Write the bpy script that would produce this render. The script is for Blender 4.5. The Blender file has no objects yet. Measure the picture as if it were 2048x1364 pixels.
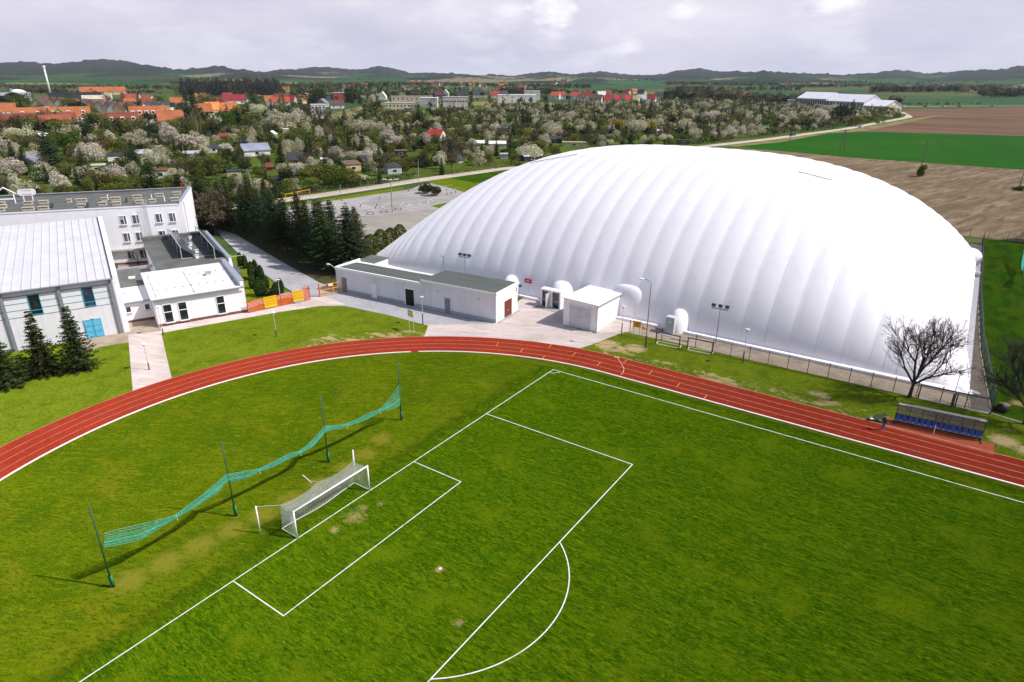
import bpy, math, random
import numpy as np
from mathutils import Vector, Matrix, Euler
R=math.radians
random.seed(7); rng=np.random.default_rng(7)
SC=bpy.context.scene; COL=SC.collection
# ------------------------------------------------------------- camera
CAM=Vector((35.9626,-27.3282,32.6165)); CE=Euler((1.1814174,-0.0036933,0.6053241)); FPX=1300.23
cd=bpy.data.cameras.new('camera'); cam=bpy.data.objects.new('camera',cd); COL.objects.link(cam)
cam.location=CAM; cam.rotation_euler=CE; cd.sensor_width=36; cd.lens=FPX/2048*36; cd.clip_start=.5; cd.clip_end=40000
SC.camera=cam
CM=CE.to_matrix(); CMI=CM.inverted()
# ------------------------------------------------------------- light, sky, exposure
SUND=Vector((.913*math.cos(R(47.5)),.407*math.cos(R(47.5)),math.sin(R(47.5)))).normalized()
sl=bpy.data.lights.new('sun','SUN'); sl.energy=4.25; sl.angle=R(.5); sl.color=(1,.955,.91)
so=bpy.data.objects.new('sun',sl); COL.objects.link(so); so.rotation_euler=(-SUND).to_track_quat('-Z','Y').to_euler(); so.location=(60,20,90)
SC.view_settings.view_transform='Standard'; SC.view_settings.look='None'; SC.view_settings.exposure=0.26; SC.view_settings.gamma=1
SC.cycles.max_bounces=6; SC.cycles.transparent_max_bounces=8
def ray(px,py): return (CM@Vector(((px-1024)/FPX,-(py-682)/FPX,-1))).normalized()
W=bpy.data.worlds.new('World'); SC.world=W; W.use_nodes=True
def sky():
    nt=W.node_tree; N=nt.nodes; L=nt.links; N.clear()
    def n(t,**k):
        o=N.new(t)
        for a,b in k.items(): setattr(o,a,b)
        return o
    def mth(op,a,b=None,c=None):
        o=n('ShaderNodeMath',operation=op)
        for i,v in enumerate((a,b,c)):
            if v is None: continue
            if isinstance(v,(int,float)): o.inputs[i].default_value=v
            else: L.new(v,o.inputs[i])
        return o.outputs[0]
    st=n('ShaderNodeTexSky',sky_type='NISHITA',sun_disc=False); st.sun_elevation=R(47.5); st.sun_rotation=math.atan2(.913,.407); st.dust_density=2.0
    b1=n('ShaderNodeBackground'); b1.inputs[1].default_value=.105; L.new(st.outputs[0],b1.inputs[0])
    tc=n('ShaderNodeTexCoord'); sp=n('ShaderNodeSeparateXYZ'); L.new(tc.outputs['Generated'],sp.inputs[0])
    x,y,z=sp.outputs
    den=mth('ADD',mth('MAXIMUM',z,0.0),.13)
    cb=n('ShaderNodeCombineXYZ'); L.new(mth('DIVIDE',x,den),cb.inputs[0]); L.new(mth('DIVIDE',y,den),cb.inputs[1]); L.new(mth('MULTIPLY',z,22),cb.inputs[2])
    cb2=n('ShaderNodeCombineXYZ')
    for i,(s_,k_) in enumerate(((x,7),(y,7),(z,19))): L.new(mth('MULTIPLY',s_,k_),cb2.inputs[i])
    def noise(sc,det,ro=.55,off=0,dist=0,cb=cb):
        o=n('ShaderNodeTexNoise'); o.inputs['Scale'].default_value=sc; o.inputs['Detail'].default_value=det; o.inputs['Roughness'].default_value=ro; o.inputs['Distortion'].default_value=dist
        v=n('ShaderNodeVectorMath',operation='ADD'); L.new(cb.outputs[0],v.inputs[0]); v.inputs[1].default_value=(off,off*.7,0); L.new(v.outputs[0],o.inputs['Vector']); return o.outputs['Fac']
    def ramp(f,st):
        o=n('ShaderNodeValToRGB'); e=o.color_ramp.elements
        while len(e)<len(st): e.new(.5)
        for i,(p,c) in enumerate(st): e[i].position=p; e[i].color=(*c,1)
        L.new(f,o.inputs[0]); return o.outputs[0]
    def mix(f,a,b):
        o=n('ShaderNodeMix',data_type='RGBA'); L.new(f,o.inputs[0]); L.new(a,o.inputs[6]); L.new(b,o.inputs[7]) if not isinstance(b,tuple) else setattr(o.inputs[7],'default_value',(*b,1)); return o.outputs[2]
    base=ramp(noise(.55,6,.52,3.1,0,cb2),[(.30,(.62,.61,.78)),(.47,(.76,.735,.87)),(.64,(.90,.86,.96))])
    fine=noise(1.15,9,.60,11.3,.3,cb2)
    fm=n('ShaderNodeMapRange'); fm.inputs[1].default_value=.52; fm.inputs[2].default_value=.68; L.new(fine,fm.inputs[0])
    c=mix(mth('MULTIPLY',fm.outputs[0],.75),base,(1.0,.96,1.03))
    # the bright cumulus right of the middle and smaller ones round it
    nv=n('ShaderNodeVectorMath',operation='NORMALIZE'); L.new(tc.outputs['Generated'],nv.inputs[0])
    puff=noise(3.4,8,.58,5.7,.2,cb2)
    for (px,py,rad,amt) in ((1105,22,.034,1.0),(1105,70,.03,.55),(1370,20,.022,.7),(1260,92,.018,.7),(1675,2,.03,.8),(1020,28,.03,.5),(1240,105,.02,.5)):
        d=ray(px,py); dn=n('ShaderNodeVectorMath',operation='SUBTRACT'); L.new(nv.outputs[0],dn.inputs[0]); dn.inputs[1].default_value=d
        ml=n('ShaderNodeVectorMath',operation='MULTIPLY'); L.new(dn.outputs[0],ml.inputs[0]); ml.inputs[1].default_value=(1,1,1.5)
        ln=n('ShaderNodeVectorMath',operation='LENGTH'); L.new(ml.outputs[0],ln.inputs[0])
        m=mth('SUBTRACT',1.35,mth('DIVIDE',ln.outputs['Value'],rad)); m=mth('ADD',m,mth('MULTIPLY',mth('SUBTRACT',puff,.62),2.6))
        m=mth('MINIMUM',mth('MAXIMUM',m,0.0),1.0); c=mix(mth('MULTIPLY',m,amt),c,(1.25,1.2,1.24))
    b2=n('ShaderNodeBackground'); L.new(c,b2.inputs[0]); b2.inputs[1].default_value=.83
    el=n('ShaderNodeMapRange',interpolation_type='SMOOTHSTEP'); L.new(z,el.inputs[0]); el.inputs[1].default_value=.13; el.inputs[2].default_value=.42; el.inputs[3].default_value=1; el.inputs[4].default_value=0
    ms=n('ShaderNodeMixShader'); L.new(el.outputs[0],ms.inputs[0]); L.new(b1.outputs[0],ms.inputs[1]); L.new(b2.outputs[0],ms.inputs[2])
    out=n('ShaderNodeOutputWorld'); L.new(ms.outputs[0],out.inputs[0])
sky()
# ------------------------------------------------------------- pixel -> place on the ground
def G(px,py,z=0.):
    d=CM@Vector(((px-1024)/FPX,-(py-682)/FPX,-1)); t=(z-CAM.z)/d.z; return CAM+d*t
def PXx(px,py,x):
    d=CM@Vector(((px-1024)/FPX,-(py-682)/FPX,-1)); t=(x-CAM.x)/d.x; return CAM+d*t
def pix(p):
    q=CMI@(Vector(p)-CAM)
    return (1024+FPX*q.x/-q.z, 682-FPX*q.y/-q.z) if q.z<0 else (-9999,-9999)
def top(px,py,pt):   # ground point and height of an upright thing from its base and its top row
    g=G(px,py); lo,hi=0.,90.
    for _ in range(40):
        m=(lo+hi)/2
        if pix((g.x,g.y,m))[1]>pt: lo=m
        else: hi=m
    return g,lo
def G2(l,z=0): return [tuple(G(*q,z))[:2] for q in l]
# ------------------------------------------------------------- materials
def M(name,col,rough=.85,var=(),bump=None,rand=0,spec=.25,metal=0,dr=0.,alpha=None,stretch=None,spots=None,tr=0):
    m=bpy.data.materials.new(name); m.use_nodes=True; nt=m.node_tree; N=nt.nodes; L=nt.links
    b=N['Principled BSDF']; b.inputs['Roughness'].default_value=rough; b.inputs['Specular IOR Level'].default_value=spec; b.inputs['Metallic'].default_value=metal
    b.inputs['Diffuse Roughness'].default_value=dr
    g=N.new('ShaderNodeNewGeometry'); pos=g.outputs['Position']
    def vec(st):
        if not st: return pos
        p=pos
        if len(st)>3: m0=N.new('ShaderNodeMapping'); m0.inputs['Rotation'].default_value=(0,0,-R(st[3])); L.new(p,m0.inputs[0]); p=m0.outputs[0]
        mp=N.new('ShaderNodeMapping'); mp.inputs['Scale'].default_value=st[:3]
        L.new(p,mp.inputs[0]); return mp.outputs[0]
    def noise(sc,det=5,st=None,ro=.6):
        o=N.new('ShaderNodeTexNoise'); o.inputs['Scale'].default_value=sc; o.inputs['Detail'].default_value=det; o.inputs['Roughness'].default_value=ro; L.new(vec(st),o.inputs['Vector']); return o.outputs['Fac']
    def mix(f,a,c):
        o=N.new('ShaderNodeMix'); o.data_type='RGBA'
        L.new(f,o.inputs[0]) if not isinstance(f,float) else setattr(o.inputs[0],'default_value',f)
        L.new(a,o.inputs[6])
        if isinstance(c,tuple): o.inputs[7].default_value=(*c,1)
        else: L.new(c,o.inputs[7])
        return o.outputs[2]
    rgb=N.new('ShaderNodeRGB'); rgb.outputs[0].default_value=(*col,1); c=rgb.outputs[0]
    for v in var:
        sc,c2,lo,hi=v[:4]; st=v[4] if len(v)>4 else None
        f=noise(sc,v[5] if len(v)>5 else 5,st); mr=N.new('ShaderNodeMapRange'); L.new(f,mr.inputs[0]); mr.inputs[1].default_value=lo; mr.inputs[2].default_value=hi
        if len(v)>6: mr.inputs[4].default_value=v[6]
        c=mix(mr.outputs[0],c,c2)
    if spots:
        c2,pts=spots; acc=None
        nf=noise(2.2,9,None,.72)
        for (sx,sy,sr,sa) in pts:
            d=N.new('ShaderNodeVectorMath'); d.operation='DISTANCE'; L.new(pos,d.inputs[0]); d.inputs[1].default_value=(sx,sy,0)
            mr=N.new('ShaderNodeMapRange'); L.new(d.outputs['Value'],mr.inputs[0]); mr.inputs[1].default_value=0; mr.inputs[2].default_value=sr; mr.inputs[3].default_value=1; mr.inputs[4].default_value=0
            ml=N.new('ShaderNodeMath'); ml.operation='MULTIPLY'; L.new(mr.outputs[0],ml.inputs[0]); ml.inputs[1].default_value=sa
            if acc is None: acc=ml.outputs[0]
            else:
                mx=N.new('ShaderNodeMath'); mx.operation='MAXIMUM'; L.new(acc,mx.inputs[0]); L.new(ml.outputs[0],mx.inputs[1]); acc=mx.outputs[0]
        pr=N.new('ShaderNodeMath'); pr.operation='MULTIPLY'; L.new(acc,pr.inputs[0]); L.new(nf,pr.inputs[1])
        mr=N.new('ShaderNodeMapRange'); L.new(pr.outputs[0],mr.inputs[0]); mr.inputs[1].default_value=.20; mr.inputs[2].default_value=.36; mr.inputs[4].default_value=.85
        c=mix(mr.outputs[0],c,c2)
    if rand:
        oi=N.new('ShaderNodeObjectInfo'); hs=N.new('ShaderNodeHueSaturation'); L.new(c,hs.inputs['Color'])
        mr=N.new('ShaderNodeMapRange'); L.new(oi.outputs['Random'],mr.inputs[0]); mr.inputs[3].default_value=1-rand; mr.inputs[4].default_value=1+rand; L.new(mr.outputs[0],hs.inputs['Value'])
        m2=N.new('ShaderNodeMapRange'); L.new(oi.outputs['Random'],m2.inputs[0]); m2.inputs[3].default_value=.5-rand*.06; m2.inputs[4].default_value=.5+rand*.06; L.new(m2.outputs[0],hs.inputs['Hue'])
        c=hs.outputs[0]
    L.new(c,b.inputs['Base Color'])
    if bump:
        bp=N.new('ShaderNodeBump'); bp.inputs['Strength'].default_value=bump[1]; bp.inputs['Distance'].default_value=bump[2]; L.new(noise(bump[0],6,bump[3] if len(bump)>3 else None),bp.inputs['Height']); L.new(bp.outputs[0],b.inputs['Normal'])
    if alpha is not None: b.inputs['Alpha'].default_value=alpha
    if tr:
        t=N.new('ShaderNodeBsdfTranslucent'); L.new(c,t.inputs[0]); ms=N.new('ShaderNodeMixShader'); ms.inputs[0].default_value=tr
        L.new(b.outputs[0],ms.inputs[1]); L.new(t.outputs[0],ms.inputs[2]); L.new(ms.outputs[0],N['Material Output'].inputs[0])
    return m
# ------------------------------------------------------------- mesh builder
class MB:
    def __init__(s): s.v=[];s.f=[];s.m=[];s.k=0
    def add(s,vs,fs):
        n=len(s.v); s.v+=[tuple(v) for v in vs]; s.f+=[tuple(i+n for i in f) for f in fs]; s.m+=[s.k]*len(fs); return s
    def bx(s,x0,y0,z0,x1,y1,z1):
        return s.add([(x0,y0,z0),(x1,y0,z0),(x1,y1,z0),(x0,y1,z0),(x0,y0,z1),(x1,y0,z1),(x1,y1,z1),(x0,y1,z1)],[(3,2,1,0),(4,5,6,7),(0,1,5,4),(1,2,6,5),(2,3,7,6),(3,0,4,7)])
    def prism(s,pts,z0,z1):
        n=len(pts); return s.add([(x,y,z0) for x,y in pts]+[(x,y,z1) for x,y in pts],[tuple(range(n))[::-1],tuple(range(n,2*n))]+[(i,(i+1)%n,n+(i+1)%n,n+i) for i in range(n)])
    def tube(s,p,q,r0,r1=None,n=6,cap=True):
        r1=r0 if r1 is None else r1; p=Vector(p);q=Vector(q); d=(q-p)
        if d.length<1e-6: return s
        d.normalize(); a=d.orthogonal().normalized(); b=d.cross(a); V=[]
        for c,r in((p,r0),(q,r1)):
            for i in range(n):
                t=2*math.pi*i/n; V.append(c+a*(r*math.cos(t))+b*(r*math.sin(t)))
        F=[(i,(i+1)%n,n+(i+1)%n,n+i) for i in range(n)]
        if cap: F+=[tuple(range(n))[::-1],tuple(range(n,2*n))]
        return s.add(V,F)
    def path(s,pts,r,n=5):
        for a,b in zip(pts,pts[1:]): s.tube(a,b,r,n=n)
        return s
    def ell(s,c,r,nu=12,nv=7,lo=-90):
        V=[];F=[]
        for j in range(nv+1):
            ph=R(lo+(90-lo)*j/nv)
            for i in range(nu):
                t=2*math.pi*i/nu; V.append((c[0]+r[0]*math.cos(ph)*math.cos(t),c[1]+r[1]*math.cos(ph)*math.sin(t),c[2]+r[2]*math.sin(ph)))
        for j in range(nv):
            for i in range(nu): F.append((j*nu+i,j*nu+(i+1)%nu,(j+1)*nu+(i+1)%nu,(j+1)*nu+i))
        return s.add(V,F)
    def quad(s,*p): return s.add(p,[tuple(range(len(p)))])
    def arr(s,V,F): return s.add(V.tolist() if hasattr(V,'tolist') else V,F.tolist() if hasattr(F,'tolist') else F)
    def mesh(s,name,mats,smooth=False):
        me=bpy.data.meshes.new(name); me.from_pydata(s.v,[],s.f)
        for m in (mats if isinstance(mats,(list,tuple)) else [mats]): me.materials.append(m)
        me.polygons.foreach_set('material_index',s.m)
        if smooth: me.polygons.foreach_set('use_smooth',[True]*len(s.f))
        me.update(); return me
    def build(s,name,mats,parent=None,loc=None,rz=0,smooth=False): return link(name,s.mesh(name,mats,smooth),parent,loc,rz)
def link(name,me,parent=None,loc=None,rz=0,sc=None):
    o=bpy.data.objects.new(name,me); COL.objects.link(o)
    if parent: o.parent=parent
    if loc is not None: o.location=loc
    o.rotation_euler[2]=rz
    if sc: o.scale=(sc,)*3 if not hasattr(sc,'__len__') else sc
    return o
def tag(o,label,cat,group=None):
    o['label']=label; o['category']=cat
    if group: o['group']=group
    return o
def thing(name,label,cat,loc=(0,0,0),rz=0,group=None):
    o=bpy.data.objects.new(name,None); COL.objects.link(o); o.location=loc; o.rotation_euler[2]=rz; o.empty_display_size=.5; return tag(o,label,cat,group)
def struct(name,mb,m,smooth=False,kind='structure'):
    o=mb.build(name,m,smooth=smooth); o['kind']=kind; return o
def sheet(name,pts,z,m): return struct(name,MB().quad(*[(x,y,z) for x,y in pts]),m)
def dup(root,loc,rz=None,label=None,group=None,sc=None):
    r=root.copy(); COL.objects.link(r); r.location=loc
    if rz is not None: r.rotation_euler[2]=rz
    if sc: r.scale=(sc,)*3
    if label: r['label']=label
    if group: r['group']=group
    for ch in root.children:
        c=ch.copy(); COL.objects.link(c); c.parent=r
        for g in ch.children:
            d=g.copy(); COL.objects.link(d); d.parent=c
    return r
AUTO=[]   # things whose labels are completed at the end by where they stand
def auto(o,base,cat,group,at=None):
    tag(o,base,cat,group); AUTO.append((o,base)); return o
# ------------------------------------------------------------- palette
white=M('white_render',(.86,.84,.86),.8,[(.6,(.77,.75,.77),.45,.75),(.25,(.82,.80,.83),.4,.6),(1.4,(.74,.72,.74),.56,.74,(1.5,1.5,.12))],bump=(9,.15,.02))
whiter=M('white_paint',(.86,.84,.85),.45,[(1.2,(.78,.76,.77),.5,.8)])
roofwhite=M('light_roof_felt',(.72,.69,.72),.8,[(.5,(.60,.58,.60),.45,.7),(3,(.66,.64,.66),.5,.7)],bump=(6,.2,.02))
roofgrey=M('grey_roof_felt',(.105,.11,.105),.9,[(.4,(.15,.155,.145),.4,.65),(4,(.08,.085,.08),.5,.75)],bump=(12,.3,.02))
roofgreen=M('dark_felt_strips',(.085,.095,.09),.9,[(1.0,(.12,.13,.12),.45,.6,(.15,3.2,1,5)),(5,(.07,.08,.075),.5,.75)],bump=(10,.3,.02))
metalroof=M('pale_metal_roof',(.66,.64,.68),.5,[(.4,(.55,.54,.58),.4,.7),(.5,(.60,.59,.62),.5,.62,(1,.1,1,67)),(2.5,(.50,.49,.52),.62,.8)],spec=.4)
flash=M('grey_metal_flashing',(.42,.46,.52),.4,[(2,(.34,.37,.43),.4,.7)],metal=.3,spec=.5)
dkgrey=M('dark_grey_metal',(.05,.055,.065),.5,[(4,(.08,.085,.09),.5,.7)],spec=.4)
midgrey=M('mid_grey_paint',(.20,.22,.24),.5,[(3,(.26,.28,.30),.45,.7)],spec=.4)
ltgrey=M('light_grey_paint',(.55,.56,.58),.5,[(3,(.46,.47,.5),.45,.7)],spec=.4)
concrete=M('weathered_concrete',(.36,.35,.33),.9,[(2,(.25,.24,.22),.45,.7),(12,(.30,.29,.27),.5,.7)])
glass=M('dark_window_glass',(.012,.018,.018),.08,[(.8,(.04,.05,.05),.45,.65)],spec=.8)
glassb=M('blue_window_glass',(.02,.045,.07),.08,[(.8,(.10,.14,.17),.5,.65)],spec=.8)
teal=M('teal_paint',(.04,.28,.36),.45,[(2,(.05,.34,.42),.45,.6)],spec=.4)
bluedoor=M('blue_door_paint',(.10,.42,.62),.5,[(1.5,(.14,.50,.68),.4,.6)],spec=.4)
browndoor=M('red_brown_door',(.17,.045,.028),.6,[(2,(.12,.03,.02),.45,.6,(1,1,6))])
blackdoor=M('dark_doorway',(.016,.013,.014),.7,[(2,(.03,.026,.028),.5,.7,(1,1,5))])
greydoor=M('grey_green_door',(.17,.22,.23),.6,[(2,(.22,.27,.28),.4,.6)])
plinth=M('brown_plinth',(.20,.085,.06),.9,[(3,(.14,.06,.05),.45,.6)])
greyplinth=M('grey_plinth',(.40,.43,.45),.9,[(3,(.33,.35,.37),.45,.6)])
asphalt=M('grey_asphalt',(.36,.355,.375),.9,[(.15,(.29,.285,.30),.42,.62),(1.1,(.42,.41,.42),.52,.7),(9,(.31,.31,.32),.5,.7)],bump=(30,.3,.01),dr=.6)
asphaltold=M('cracked_pale_asphalt',(.33,.31,.30),.95,[(.06,(.25,.235,.22),.42,.6),(.5,(.40,.37,.355),.5,.66,(.4,1.6,1,20)),(6,(.31,.295,.285),.5,.7)],bump=(20,.3,.01))
sandlot=M('sandy_worn_asphalt',(.30,.275,.235),.95,[(.05,(.23,.215,.185),.4,.6),(.3,(.36,.33,.285),.5,.66,(.4,1.6,1,20)),(6,(.25,.235,.21),.5,.7)],bump=(20,.3,.01))
plaza=M('pinkish_concrete_paving',(.56,.475,.445),.9,[(.2,(.45,.38,.345),.42,.62),(.6,(.62,.53,.50),.50,.64,(.3,1.4,1,20)),(1.4,(.42,.355,.33),.56,.70),(14,(.43,.365,.34),.53,.70)],bump=(25,.3,.01),dr=.6)
paver=M('tan_block_paving',(.37,.30,.23),.9,[(.5,(.27,.215,.155),.42,.6),(4,(.42,.355,.28),.52,.66,(.5,4,1)),(11,(.24,.19,.14),.55,.72)],bump=(20,.4,.01),dr=.5)
dirt=M('pale_dirt_road',(.50,.43,.36),.95,[(.1,(.42,.36,.29),.4,.6),(1,(.55,.48,.41),.5,.7)])
trackm=M('red_rubber_track',(.295,.036,.015),.95,[(.12,(.24,.029,.013),.40,.62),(.5,(.24,.040,.026),.54,.70,(.3,1,1)),(2.0,(.335,.046,.020),.5,.7),(22,(.23,.033,.020),.52,.72)],bump=(40,.3,.008),dr=1.,spec=0.)
kerbw=M('white_kerb',(.82,.80,.80),.6,[(3,(.70,.68,.67),.5,.7)])
linew=M('white_line_paint',(.74,.75,.70),.8,[(1.5,(.36,.45,.20),.52,.72),(6,(.50,.56,.36),.55,.72)])
lanep=M('lane_line_paint',(.60,.34,.26),.8,[(1.2,(.40,.14,.09),.48,.66),(3,(.52,.27,.20),.5,.7)])
yell=M('yellow_mark_paint',(.75,.34,.06),.8,[(3,(.65,.28,.05),.5,.7)])
# ============================================================= GROUND
lawnsp=[(x,y,r,a) for x,y,r,a in [(1.8,44.2,2.9,1.2),(5.2,45.2,2.6,1.1),(3.6,43.2,3.0,1.2),(27.5,44.6,2.4,.9),(44.2,44.6,2.4,1.1),(46,43.6,2.2,1),(45.5,55,1.6,.9),(-30,25.6,2.6,.6),(44.6,47.5,1.6,.6)]]
groundm=M('meadow_and_field_ground',(.085,.105,.030),.95,[(.012,(.16,.145,.06),.45,.62),(.05,(.055,.085,.02),.45,.6),(.0035,(.03,.075,.03),.47,.55),(.6,(.06,.08,.02),.5,.7),(4,(.11,.12,.04),.5,.75)],spec=.04)
LV=[(.09,(.155,.200,.012),.42,.60),(.35,(.080,.125,.005),.46,.62),(1.4,(.180,.205,.016),.50,.64,(.6,1.5,1,65)),(3.5,(.065,.105,.004),.50,.64),(9,(.055,.09,.003),.50,.66),(24,(.20,.235,.02),.56,.70)]
lawnm=M('bright_lawn_grass',(.122,.175,.008),.95,LV,bump=(14,.8,.04),dr=1.,spec=0.,spots=((.48,.36,.19),lawnsp))
rlawnm=M('deep_green_grass',(.040,.100,.005),.95,[(.12,(.062,.108,.005),.45,.62),(.5,(.026,.066,.004),.45,.6,(1,.4,1)),(4,(.022,.052,.003),.5,.66)],bump=(14,.8,.04),dr=1.,spec=0.,spots=((.40,.30,.15),[(45.5,55,1.5,1),(44.4,54,1,1)]))  # a deeper green grass than the main lawn
infm=M('patchy_infield_grass',(.088,.134,.003),.95,[(.10,(.052,.104,.002),.44,.58),(.28,(.145,.148,.007),.50,.66,(.5,1.3,1)),(.13,(.034,.084,.002),.48,.60),(.6,(.044,.090,.002),.48,.64,(.4,1.2,1,35)),(2.2,(.130,.158,.004),.50,.65,(.35,1.2,1,30)),(4,(.030,.066,.001),.49,.64,(.45,1.2,1,20)),(7,(.15,.175,.004),.54,.66),(14,(.14,.17,.005),.52,.66),(16,(.036,.064,.001),.53,.68)],bump=(14,.9,.04),dr=1.,spec=0.,
  spots=((.175,.165,.018),[(-5.9,-13.2,2.6,.92),(-5.6,-10.8,2.8,.92),(-5.3,-8.4,2.8,.92),(-5,-6,2.6,.92),(-4.7,-3.4,2.6,.92),(-4.5,-.8,2.5,.92),(-4.3,2.0,2.5,.92),(-4.3,4.8,2.4,.92),(-4.6,7.6,2.4,.92),(-5.2,10.2,2.3,.92),(-6.2,-14.2,.7,1),(-6.2,-4.8,.6,1),(-6.2,14.1,.6,1),(-5.6,11,2,.7),(-25,-4,4,.5),(-15,14,5,.5)]))
pitm=M('mown_pitch_grass',(.047,.120,.0015),.95,[(.8,(.026,.082,.001),.45,.57,(.02,.8,1)),(.07,(.066,.128,.002),.44,.60),(.5,(.038,.100,.0015),.46,.58,(.12,1.6,1)),(.35,(.090,.140,.003),.50,.66,(.35,1.2,1)),(.9,(.030,.078,.001),.47,.64,(.16,1.2,1)),(2.6,(.115,.165,.003),.50,.64,(.30,1.2,1)),(3.6,(.020,.060,.0008),.48,.62,(.40,1.2,1)),(6.5,(.12,.175,.003),.53,.66,(.35,1.2,1)),(.22,(.100,.148,.003),.54,.68),(11,(.085,.145,.003),.52,.66,(.35,1.2,1)),(14,(.020,.052,.001),.52,.68,(.4,1.2,1))],bump=(14,.9,.04),dr=1.,spec=0.,
  spots=((.34,.25,.10),[(1.6,.6,2.8,.66),(1.2,1.7,1.2,.70),(1.5,-1.4,1.1,.75),(11,-.1,.8,.85),(15.2,-3.1,1.2,.62),(2.0,3.0,1.0,.66)]))
N_=96; struct('ground',MB().quad(*[(CAM.x+9000*math.cos(2*math.pi*i/N_),CAM.y+9000*math.sin(2*math.pi*i/N_),0) for i in range(N_)]),groundm)
sheet('lawn',[(-48,-60),(-60,-32),(-62,0),(-47,36),(-40,42),(0,50.5),(120,50.5),(120,-60)],.010,lawnm)
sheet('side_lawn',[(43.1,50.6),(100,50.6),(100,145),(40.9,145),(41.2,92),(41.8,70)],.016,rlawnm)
def verge(name,pts0,pts1,m,z):
    q=random.Random(9); A=[(x+q.uniform(-.2,.2),y+q.uniform(-.5,.5)) for x,y in pts1]; sheet(name,pts0+A[::-1],z,m)
LINE=[(.45,(.40,.30,.15),.50,.58,(.45,1.3,1)),(1.6,(.36,.27,.13),.56,.64)]
wornm=M('worn_verge_grass',(.122,.175,.008),.95,LV+LINE+[(6,(.06,.085,.01),.52,.66)],bump=(14,.8,.04),dr=1.,spec=0.)
verge('worn_verge',[(2.5+.5*i,41.2) for i in range(65)],[(2.5+.5*i,43.7+.4*math.sin(i*.4)) for i in range(65)],wornm,.0145)
verge('worn_verge',[(5.7+41*math.cos(t),.5+41*math.sin(t)) for t in np.linspace(2.15,2.62,40)],[(5.7+43.4*math.cos(t),.5+43.4*math.sin(t)) for t in np.linspace(2.15,2.62,40)],wornm,.0145)
def trackpts(r,x1=112,n=120):
    cx,cy=5.7,.5; P=[(x1,cy+r)]
    for i in range(n+1):
        t=math.pi/2+math.pi*i/n; P.append((cx+r*math.cos(t),cy+r*math.sin(t)))
    return P+[(x1,cy-r)]
def strip(name,r0,r1,z,m,h=None,gap=None):
    A=trackpts(r0);B=trackpts(r1); b=MB()
    for i in range(len(A)-1):
        if gap and gap(i): continue
        a0,a1,b0,b1=A[i],A[i+1],B[i],B[i+1]
        b.quad((*a0,z),(*b0,z),(*b1,z),(*a1,z))
        if h:
            b.quad((*b0,z),(*b0,z-h),(*b1,z-h),(*b1,z)); b.quad((*a1,z),(*a1,z-h),(*a0,z-h),(*a0,z))
    return struct(name,b,m)
sheet('infield_grass',trackpts(35.7),.020,infm)
def soft_edge(m):   # the mown pitch runs out raggedly into the infield grass
    nt=m.node_tree; N=nt.nodes; L=nt.links; g=N.new('ShaderNodeNewGeometry'); sp=N.new('ShaderNodeSeparateXYZ'); L.new(g.outputs['Position'],sp.inputs[0])
    no=N.new('ShaderNodeTexNoise'); no.inputs['Scale'].default_value=.9; no.inputs['Detail'].default_value=8; no.inputs['Roughness'].default_value=.7; L.new(g.outputs['Position'],no.inputs['Vector'])
    def edge(axis,k,o):
        a=N.new('ShaderNodeMath'); a.operation='MULTIPLY_ADD'; L.new(sp.outputs[axis],a.inputs[0]); a.inputs[1].default_value=k; a.inputs[2].default_value=o
        b=N.new('ShaderNodeMath'); b.operation='MULTIPLY_ADD'; L.new(no.outputs['Fac'],b.inputs[0]); b.inputs[1].default_value=5; L.new(a.outputs[0],b.inputs[2])
        r=N.new('ShaderNodeMapRange'); r.interpolation_type='SMOOTHSTEP'; L.new(b.outputs[0],r.inputs[0]); r.inputs[1].default_value=.9; r.inputs[2].default_value=3.4; return r.outputs[0]
    mn=N.new('ShaderNodeMath'); mn.operation='MINIMUM'; L.new(edge(0,1,1.2),mn.inputs[0]); L.new(edge(1,-1,35.2),mn.inputs[1]); L.new(mn.outputs[0],N['Principled BSDF'].inputs['Alpha'])
soft_edge(pitm); sheet('pitch_turf',[(-4.2,-35.1),(112,-35.1),(112,35.6),(3,35.6),(-4.2,33)],.026,pitm)
strip('running_track',35.6,40.95,.030,trackm)
gk=G(840,709); ga=math.atan2(gk.y-.5,gk.x-5.7); gi=int(round((ga-math.pi/2)/math.pi*120))+1
strip('track_kerb',35.64,35.80,.10,kerbw,.12,gap=lambda i:i==gi)
for k in range(1,4): strip('lane_line',35.80+1.24*k-.024,35.80+1.24*k+.024,.035,lanep)
strip('lane_line',40.84,40.90,.035,lanep)
# exchange marks and the break line
mk=MB()
for (px,py) in [(993,692),(1042,703),(1087,715),(1099,694),(1148,709),(1199,727),(1252,722),(1304,743),(1360,767),(1414,791)]:
    g=G(px,py); v=Vector((g.x-5.7,g.y-.5)) if g.x<5.7 else Vector((0,g.y-.5)); c=Vector((5.7,.5)) if g.x<5.7 else Vector((g.x,.5)); r=v.length; u=v.normalized(); k=max(0,min(3,int((r-35.8)/1.24))); w=Vector((-u.y,u.x))*.035
    a=c+u*(35.85+1.24*k); b=c+u*(37.0+1.24*k); mk.quad((*(a-w),.036),(*(b-w),.036),(*(b+w),.036),(*(a+w),.036))
struct('track_exchange_marks',mk,yell)
bl=[G(*q) for q in [(1235,716),(1243,728),(1248,738),(1246,746),(1241,750)]]; mk=MB()
for a,b in zip(bl,bl[1:]):
    d=(b-a).normalized(); w=Vector((-d.y,d.x,0))*.045; mk.quad(*[(p.x,p.y,.036) for p in (a-w,b-w,b+w,a+w)])
for i in range(4):
    a=G(1230+i*2.6,714+i*.4); mk.quad(*[(a.x+dx,a.y+dy,.036) for dx,dy in ((-.05,-.2),(.08,-.2),(.08,.2),(-.05,.2))])
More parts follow.
